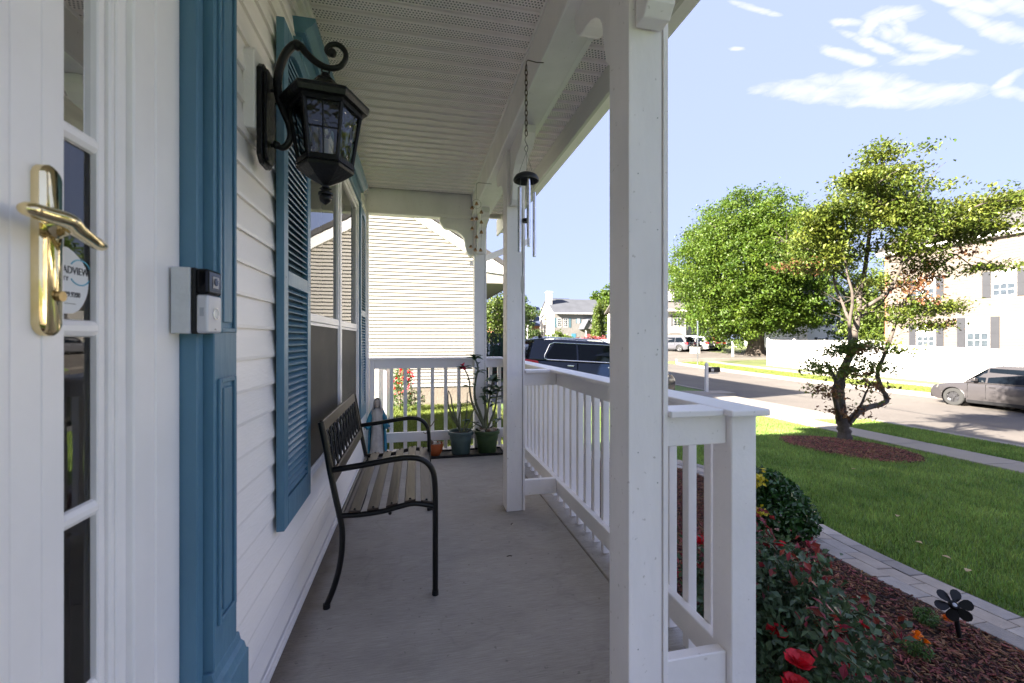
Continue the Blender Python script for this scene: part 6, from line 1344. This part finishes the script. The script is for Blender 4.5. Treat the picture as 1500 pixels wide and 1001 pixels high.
# ================================================================== vehicles
def wheel(par, x, y, side, r=.37, w=.24):
    t_ = MB(); prof = [(r * .62, -w / 2), (r * .93, -w / 2), (r, -w / 2 + .03), (r, w / 2 - .03), (r * .93, w / 2), (r * .62, w / 2)]
    t_.lathe(prof + [prof[0]], 28, c0=False, c1=False); t_.v = [(x + v[0], y + v[2], r + v[1]) for v in t_.v]
    wh = ob('wheel', t_, RUBBER, par, smooth=40)
    rm = MB(); rm.lathe([(r * .64, -w * .45), (r * .64, w * .45), (r * .60, w * .45), (r * .60, w * .2), (0, w * .2)], 28, c0=False)
    for k in range(5):
        for o_ in (-.12, .12):
            a = 2 * math.pi * k / 5 + o_; rm.hexa([(.03 * math.cos(a - .9), .03 * math.sin(a - .9), w * .22), (r * .6 * math.cos(a - .06), r * .6 * math.sin(a - .06), w * .3), (r * .6 * math.cos(a + .06), r * .6 * math.sin(a + .06), w * .3), (.03 * math.cos(a + .9), .03 * math.sin(a + .9), w * .22),
                (.03 * math.cos(a - .9), .03 * math.sin(a - .9), w * .40), (r * .6 * math.cos(a - .06), r * .6 * math.sin(a - .06), w * .42), (r * .6 * math.cos(a + .06), r * .6 * math.sin(a + .06), w * .42), (.03 * math.cos(a + .9), .03 * math.sin(a + .9), w * .40)])
    rm.lathe([(.05, w * .2), (.05, w * .43), (0, w * .44)], 12)
    rm.v = [(x + v[0], y + side * v[2], r + v[1]) for v in rm.v]; ob('rim', rm, RIM, wh, smooth=30)
    ob('brake_dark', (lambda q: (setattr(q, 'v', [(x + v[0], y + side * v[2], r + v[1]) for v in q.v]), q)[1])(MB().lathe([(r * .6, w * .1), (0, w * .1)], 20)), BLACKP, wh)
def suv(label, loc, rz, paint, Ln=4.75, Wd=1.9, Ht=1.72, sc=1.0, boxy=False, rails=True, group=None, chrome=False, detail=True, pitch=0.0, belt=.60, q=0.0):
    """front towards local +x, ground at z=0"""
    t = thing('parked_car', label, 'car', loc, 0, group, worldc=False); t.rotation_euler = (0, pitch, rz); t.scale = (sc, sc, sc)
    h = Ln / 2; wr = .37; xf, xr = h - .93, -h + .98; gc = .22; zbelt = Ht * belt; zh = Ht * (.62 if boxy else .57)
    # stations along the body: x, half width, bottom, shoulder height
    def arch(x0, up=1):
        return [(x0 + (wr + .07) * math.cos(a), wr + (wr + .07) * math.sin(a)) for a in [math.pi * k / 10 for k in range(11)]]
    tpx = [-h, -h + .04, -h + .12, -h + .35, .5, h - 1.25, h - .75, h - .30, h - .10, h]
    tpz = [zbelt - .22, zbelt - .10, zbelt - .03, zbelt - .01, zbelt - .03, zbelt - .05, zh - .05, zh - .14, zh - .22, zh - .36]
    def hw_at(x, z):
        e = max(0, abs(x) - (h - .85)) / .85; return Wd / 2 - .20 * e ** 2.2 - .055 * max(0, (z - .70)) / .4 - .05 * max(0, .5 - z) / .3
    def zlow(x):
        for x0 in (xf, xr):
            if abs(x - x0) < wr + .065: return max(gc, wr + math.sqrt((wr + .065) ** 2 - (x - x0) ** 2))
        return gc + (.10 * max(0, (abs(x) - (h - .3)) / .3))
    X_ = sorted(set([-h + 2 * h * k / 26 for k in range(27)] + [x0 + (wr + .0649) * math.cos(math.pi * k / 12) for x0 in (xf, xr) for k in range(13)] + [x0 + s_ * (wr + .0655) for x0 in (xf, xr) for s_ in (-1, 1)] + [v for v in tpx if abs(v) < h]))
    X_ = [v for i, v in enumerate(X_) if i == 0 or v - X_[i - 1] > 1e-4]
    vs = []; rows_ = 7; top_n = 6; per = rows_ + top_n - 1 + rows_
    for x in X_:
        zt_b = float(np.interp(x, tpx, tpz)); zl = zlow(x); rr_ = .06
        zz_ = [zl + (zt_b - rr_ - zl) * k / (rows_ - 2) for k in range(rows_ - 1)]
        left = [(x, -hw_at(x, z), z) for z in zz_] + [(x, -hw_at(x, zt_b) + .025, zt_b - .012)]
        wtop = hw_at(x, zt_b) - .07
        mid = [(x, -wtop + 2 * wtop * k / top_n, zt_b + .035 * (1 - (2 * k / top_n - 1) ** 2)) for k in range(top_n + 1)]
        vs.append(left + mid + [(p[0], -p[1], p[2]) for p in left[::-1]])
    m2_ = len(vs[0]); fs = []
    for i in range(len(X_) - 1):
        for k in range(m2_ - 1): fs.append((i * m2_ + k, i * m2_ + k + 1, (i + 1) * m2_ + k + 1, (i + 1) * m2_ + k))
    fs.append(tuple(range(m2_))); fs.append(tuple((len(X_) - 1) * m2_ + k for k in range(m2_))[::-1])
    body = ob('body', MB().add([p for r_ in vs for p in r_], fs), paint, t, smooth=42)
    for x0 in (xf, xr): ob('wheel_well', MB().tube([(x0, -Wd / 2 + .06, wr), (x0, Wd / 2 - .06, wr)], wr + .068, 20, cap=False).box(x0 - .4, x0 + .4, -Wd / 2 + .30, Wd / 2 - .30, gc, wr * 2), BLACKP, t)
    ob('underbody', MB().box(-h + .3, h - .3, -Wd / 2 + .30, Wd / 2 - .30, gc - .02, .7), BLACKP, t)
    # greenhouse
    rb, rf = (-h + .06, h - (1.42 if boxy else 1.22)) ; tb_, tf = ((-h + .30, .42) if boxy else (-h + .42, .38)); zt2 = Ht
    def gp(x, s_, z, inset=0.0):
        u = max(0.0, (z - zbelt) / (zt2 - zbelt)); return (x, s_ * (Wd / 2 - .055 - .20 * u ** 1.3 + inset), z)
    side = [(rb + .06, zbelt - .03), (tb_ - .06, zt2 - .16), (tb_ + .06, zt2 - .05), (tb_ + .9, zt2), (tf - .3, zt2 - .015), (tf + .02, zt2 - .07), (rf - .55, zbelt + .27), (rf, zbelt - .03)]
    vs = [gp(x, -1, z) for x, z in side] + [gp(x, 1, z) for x, z in side] + [(x, 0, z + (.03 if z > zt2 - .1 else 0)) for x, z in side]; m_ = len(side)
    ob('roof', MB().add(vs, [tuple(range(m_))[::-1], tuple(range(m_, 2 * m_))] + [(i, (i + 1) % m_, 2 * m_ + (i + 1) % m_, 2 * m_ + i) for i in range(m_)] + [(2 * m_ + i, 2 * m_ + (i + 1) % m_, m_ + (i + 1) % m_, m_ + i) for i in range(m_)]), paint, t, smooth=40, bevel=.03, seg=2)
    x1, x2, x3, x4 = rb + .42 + q, -.42, .42, rf - .25
    zt3 = zt2 - .13; zb6 = zbelt + .02
    for s_ in (-1, 1):
        def poly_side(pts, nm, m, inset=.008, par=t, thick=.004):
            v0 = [gp(x, s_, z, inset) for x, z in pts]; return ob(nm, MB().add(v0, [tuple(range(len(v0))) if s_ < 0 else tuple(range(len(v0)))[::-1]]), m, par)
        xtop = tb_ + .22 + q
        g1 = [(x1, zb6), (x2 - .42, zb6), (x2 - .42, zt3), (xtop + .18, zt3), (x1 - .02, zb6 + .12)]; g2 = [(x2 - .36, zb6), (x3 - .03, zb6 - .01), (x3 - .03, zt3 + .01), (x2 - .36, zt3)]; g3 = [(x3 + .04, zb6 - .01), (x4 - .02, zb6 - .01), (x4 - .12, zb6 + .10), (tf - .12 + .18, zt3 - .02), (x3 + .04, zt3 + .01)]
        for g in (g1, g2, g3): poly_side(g, 'side_window', GLASSC)
        if chrome:
            loop = [(x1 - .02, zb6 - .02), (x4 + .02, zb6 - .03), (x4 - .10, zb6 + .11), (tf + .08, zt3 + .01), (x3, zt3 + .03), (xtop + .16, zt3 + .02), (xtop + .02, zt3 - .04), (x1 - .10, zb6 + .10), (x1 - .10, zb6 + .02), (x1 - .02, zb6 - .02)]
            ob('chrome_trim', MB().tube([gp(x, s_, z, .012) for x, z in loop], .012, 6, cap=False), ALU, t)
        for hx2 in (x3 - .20, x2 - .62): 
            ob('door_handle', MB().box(hx2 - .10, hx2 + .10, s_ * (Wd / 2 + .004) - .018, s_ * (Wd / 2 + .004) + .018, zbelt - .17, zbelt - .135), ALU if chrome else paint, t, bevel=.008)
        for xx in (x3, x2 - .39, x4 + .05):
            ob('door_seam', MB().box(xx - .005, xx + .005, s_ * (Wd / 2 - .02) - .021, s_ * (Wd / 2 - .02) + .021, gc + .18, zbelt - .07), BLACKP, t)
        ob('sill', MB().box(xr + wr + .1, xf - wr - .1, s_ * (Wd / 2 - .03) - .03, s_ * (Wd / 2 - .03) + .03, gc - .03, gc + .09), BLACKP if not boxy else ALU, t, bevel=.01)
        for x0 in (xf, xr):
            pa_ = [(x0 + (wr + .055) * math.cos(a), s_ * (hw_at(x0 + (wr + .055) * math.cos(a), .5) + .004), wr + (wr + .055) * math.sin(a)) for a in [math.pi * k / 14 for k in range(15)]]
            ob('wheel_arch', MB().tube(pa_, .022, 6), paint, t, smooth=60)
        mr = ob('mirror', MB().hexa([(x4 - .32, s_ * (Wd / 2 + .02), zbelt + .04), (x4 - .17, s_ * (Wd / 2 + .02), zbelt + .04), (x4 - .19, s_ * (Wd / 2 + .20), zbelt + .07), (x4 - .31, s_ * (Wd / 2 + .20), zbelt + .07), (x4 - .32, s_ * (Wd / 2 + .02), zbelt + .17), (x4 - .20, s_ * (Wd / 2 + .02), zbelt + .17), (x4 - .22, s_ * (Wd / 2 + .20), zbelt + .19), (x4 - .31, s_ * (Wd / 2 + .20), zbelt + .19)]), paint, t, bevel=.02, seg=2)
        ob('mirror_foot', MB().box(x4 - .27, x4 - .21, s_ * (Wd / 2 - .02) - .06, s_ * (Wd / 2 - .02) + .06, zbelt + .02, zbelt + .06), BLACKP, mr)
        if rails: ob('roof_rail', MB().tube([gp(tb_ + .22, s_ * .92, zt2 - .03), gp(tb_ + .35, s_ * .90, zt2 + .045), gp(tf - .45, s_ * .90, zt2 + .045), gp(tf - .25, s_ * .92, zt2 - .03)], .017, 8), ALU, t, smooth=50)
        ob('headlight', MB().hexa([(h - .34, s_ * (Wd / 2 - .10), zh - .30), (h - .05, s_ * (Wd / 2 - .42), zh - .33), (h - .03, s_ * (Wd / 2 - .42), zh - .34), (h - .30, s_ * (Wd / 2 - .06), zh - .30), (h - .40, s_ * (Wd / 2 - .09), zh - .17), (h - .12, s_ * (Wd / 2 - .42), zh - .205), (h - .10, s_ * (Wd / 2 - .40), zh - .21), (h - .36, s_ * (Wd / 2 - .055), zh - .17)]), mat('headlight_clear', (.22, .20, .17), .08, .1, 9), t, bevel=.01)
        ob('tail_light', MB().hexa([(-h + .0, s_ * (Wd / 2 - .42), zbelt - .22), (-h + .44, s_ * (Wd / 2 - .055), zbelt - .15), (-h + .44, s_ * (Wd / 2 + .01), zbelt - .15), (-h - .03, s_ * (Wd / 2 - .08), zbelt - .22), (-h + .04, s_ * (Wd / 2 - .42), zbelt - .02), (-h + .40, s_ * (Wd / 2 - .07), zbelt - .05), (-h + .40, s_ * (Wd / 2 + .0), zbelt - .05), (-h + .03, s_ * (Wd / 2 - .09), zbelt - .02)]), mat('tail_red', (.50, .012, .02), .15, .15, 9, coat=.6), t, bevel=.012)
        for x0 in (xf, xr): wheel(t, x0, s_ * (Wd / 2 - .13), s_)
    ob('windscreen', MB().add([(rf - .05 + .012, -Wd / 2 + .16, zbelt + .02), (rf - .05 + .012, Wd / 2 - .16, zbelt + .02), (tf + .10, Wd / 2 - .30, zt2 - .10), (tf + .10, -Wd / 2 + .30, zt2 - .10)], [(0, 1, 2, 3)]), GLASSC, t)
    ob('rear_window', MB().hexa([(rb - .005, -Wd / 2 + .16, zbelt + .06), (rb - .005, Wd / 2 - .16, zbelt + .06), (rb + .01, Wd / 2 - .16, zbelt + .06), (rb + .01, -Wd / 2 + .16, zbelt + .06), (tb_ - .14, -Wd / 2 + .28, zt2 - .20), (tb_ - .14, Wd / 2 - .28, zt2 - .20), (tb_ - .12, Wd / 2 - .28, zt2 - .20), (tb_ - .12, -Wd / 2 + .28, zt2 - .20)]), GLASSC, t)
    ob('spoiler', MB().hexa([(tb_ - .24, -Wd / 2 + .26, zt2 - .12), (tb_ - .24, Wd / 2 - .26, zt2 - .12), (tb_ + .3, Wd / 2 - .24, zt2 - .03), (tb_ + .3, -Wd / 2 + .24, zt2 - .03), (tb_ - .24, -Wd / 2 + .26, zt2 - .08), (tb_ - .24, Wd / 2 - .26, zt2 - .08), (tb_ + .3, Wd / 2 - .24, zt2 + .015), (tb_ + .3, -Wd / 2 + .24, zt2 + .015)]), paint, t, bevel=.012, seg=2)
    ob('antenna_fin', MB().prism([(tb_ + .55, zt2 + .01), (tb_ + .30, zt2 + .01), (tb_ + .30, zt2 + .08), (tb_ + .36, zt2 + .085)], 'y', -.02, .02), BLACKP, t, bevel=.006)
    ob('grille', MB().box(h - .05, h + .012, -Wd / 2 + .5, Wd / 2 - .5, .52, .76), BLACKP, t, bevel=.01)
    ob('bumper', MB().box(-h - .03, -h + .15, -Wd / 2 + .16, Wd / 2 - .16, .36, .60).box(h - .16, h + .02, -Wd / 2 + .20, Wd / 2 - .20, .26, .48), BLACKP if not boxy else paint, t, bevel=.03, seg=2)
    ob('number_plate', MB().box(-h - .045, -h - .03, -.26, .26, .62, .76), mat('plate_pale', (.5, .52, .5), .5, .1, 9), t)
    return t
NAVY = mat('navy_car_paint', (.004, .009, .026), .2, .1, 2, coat=.35, spec=.35); GREYC = mat('warm_grey_car_paint', (.048, .044, .046), .32, .05, 2, metal=.2, coat=.5); SILV = mat('silver_car_paint', (.42, .41, .40), .3, .05, 2, metal=.4, coat=1.0); DGREY = mat('dark_grey_car_paint', (.06, .06, .07), .25, .05, 2, coat=1.0); REDC = mat('red_car_paint', (.30, .015, .02), .25, .05, 2, coat=1.0)
jx, jy = 5.30, 12.55
suv('dark navy blue SUV with chrome window trim parked behind the porch railing', (jx, jy, gz(jx, jy) + .05), R(-2.5), NAVY, Ln=4.85, Wd=1.94, Ht=1.76, boxy=True, chrome=True, sc=.98, pitch=.055, belt=.655, q=.22)
suv('warm grey SUV parked along the far kerb before the white privacy fence', (20.85, 11.05, gz(20.8, 11.0) + .006), R(90), GREYC, Ln=4.85, Wd=1.92, Ht=1.75, sc=.90)
suv('black SUV in the townhouse driveway, seen from behind left of the silver one', (29.6, 45.6, gz(29.6, 45.6) + .02), R(115), DGREY, detail=False)
suv('silver SUV in the townhouse driveway right of the black one', (32.4, 45.9, gz(32.4, 45.9) + .02), R(118), SILV, detail=False)
suv('red car partly behind the silver SUV at the townhouse', (35.6, 47.8, gz(35.6, 47.8) + .02), R(100), REDC, Ht=1.5, rails=False, detail=False)
suv('dark car parked on the road far beyond the rear of the navy SUV', (8.6, 33.5, gz(8.6, 33.5) + .02), R(80), DGREY, detail=False, rails=False, Ht=1.5)
suv('red car in the shade of the neighbouring driveway behind the corner post', (3.9, 19.6, gz(3.9, 19.6) + .02), R(88), REDC, rails=False, Ht=1.5, detail=False)

# ================================================================== small street things
mx2, my2 = 12.02, 16.05; g = gz(mx2, my2)
t = thing('mailbox', 'black mailbox on a white post near the driveway apron', 'mailbox', (mx2, my2, g))
ob('post', MB().box(mx2 - .055, mx2 + .055, my2 - .055, my2 + .055, g - .1, g + 1.20).lathe([(.075, g + 1.20), (.075, g + 1.23), (0, g + 1.31)], 4, (mx2, my2, 0), R(45)), FENCEW, t)
ob('arm', MB().box(mx2 + .02, mx2 + .56, my2 - .04, my2 + .04, g + .80, g + .87), FENCEW, t)
bxm = ob('box', MB().prism([(my2 - .09, g + .87), (my2 + .09, g + .87), (my2 + .09, g + 1.0)] + [(my2 + .09 * math.cos(a), g + 1.0 + .085 * math.sin(a)) for a in [math.pi * k / 8 for k in range(1, 8)]] + [(my2 - .09, g + 1.0)], 'x', mx2 + .09, mx2 + .60), BLACKP, t)
ob('number_label', MB().box(mx2 + .16, mx2 + .28, my2 - .094, my2 - .0905, g + .91, g + 1.02), FENCEW, bxm)
lb = MB().box(mx2 + .185, mx2 + .195, my2 - .0965, my2 - .0942, g + .93, g + 1.0).box(mx2 + .195, mx2 + .235, my2 - .0965, my2 - .0942, g + .96, g + .97).box(mx2 + .235, mx2 + .245, my2 - .0965, my2 - .0942, g + .93, g + 1.0); ob('number_print', lb, INK, bxm)
ob('pad', MB().box(mx2 - .5, mx2 + 1.0, my2 - .55, my2 + .35, g - .05, g + .03), SIDEW, t)
for (x, y, lab) in ((30.6, 36.9, 'white mailbox standing left of the thick maple trunk'),):
    g = gz(x, y); t = thing('mailbox', lab, 'mailbox', (x, y, g)); ob('post', MB().box(x - .07, x + .07, y - .07, y + .07, g - .1, g + 1.5), FENCEW, t); ob('box', MB().prism([(y - .12, g + .95), (y + .12, g + .95), (y + .12, g + 1.15), (y, g + 1.25), (y - .12, g + 1.15)], 'x', x - .05, x + .65), FENCEW, t)
x, y = 27.2, 42.6; g = gz(x, y); 
x, y = 19.9, 27.6; 
x, y = 22.1, 30.6; g = gz(x, y); t = thing('sign_pole', 'thin pale pole at the street corner before the silver SUV', 'pole', (x, y, g)); ob('pole', MB().tube([(x, y, g - .1), (x, y, g + 3.5)], .05, 8), ALU, t); ob('cap', ball((x, y, g + 3.52), .07), ALU, t)
one('utility_box', MB().box(29.6, 30.5, 41.8, 42.3, gz(30, 42) - .05, gz(30, 42) + .62).box(29.56, 30.54, 41.76, 42.34, gz(30, 42) + .62, gz(30, 42) + .68), FENCEW, 'low white utility cabinet on the grass left of the white mailbox', 'utility box')
x, y = 13.6, 45.0; g = gz(x, y); t = thing('street_lamp', 'black lamp post with a glass lantern before the far white house', 'street lamp', (x, y, g))
ob('pole', MB().lathe([(.14, 0), (.12, .5), (.07, .6), (.055, 3.1), (.09, 3.2)], 10, (x, y, g)), BLACKP, t); ob('lantern', MB().lathe([(.12, 3.2), (.24, 3.75), (.26, 3.8), (.12, 4.05), (.04, 4.15), (0, 4.25)], 6, (x, y, g)), mat('lamp_frosted', (.5, .45, .36), .4, .1, 4), t); ob('lantern_cap', MB().lathe([(.27, 3.79), (.29, 3.83), (.13, 4.08), (0, 4.3)], 6, (x, y, g)), mat('lamp_bronze', (.25, .2, .15), .5, .1, 4), t)
x, y = 9.3, 42.0; g = gz(x, y); t = thing('garden_lamp', 'slim white lamp post by the round bush at the far left', 'lamp', (x + 2.2, y, g)); x += 1.6
ob('pole', MB().tube([(x, y, g - .1), (x, y, g + 2.4)], .05, 8), FENCEW, t); ob('lantern', MB().lathe([(.08, 2.4), (.17, 2.75), (.05, 2.95), (0, 3.0)], 6, (x, y, g)), FENCEW, t)
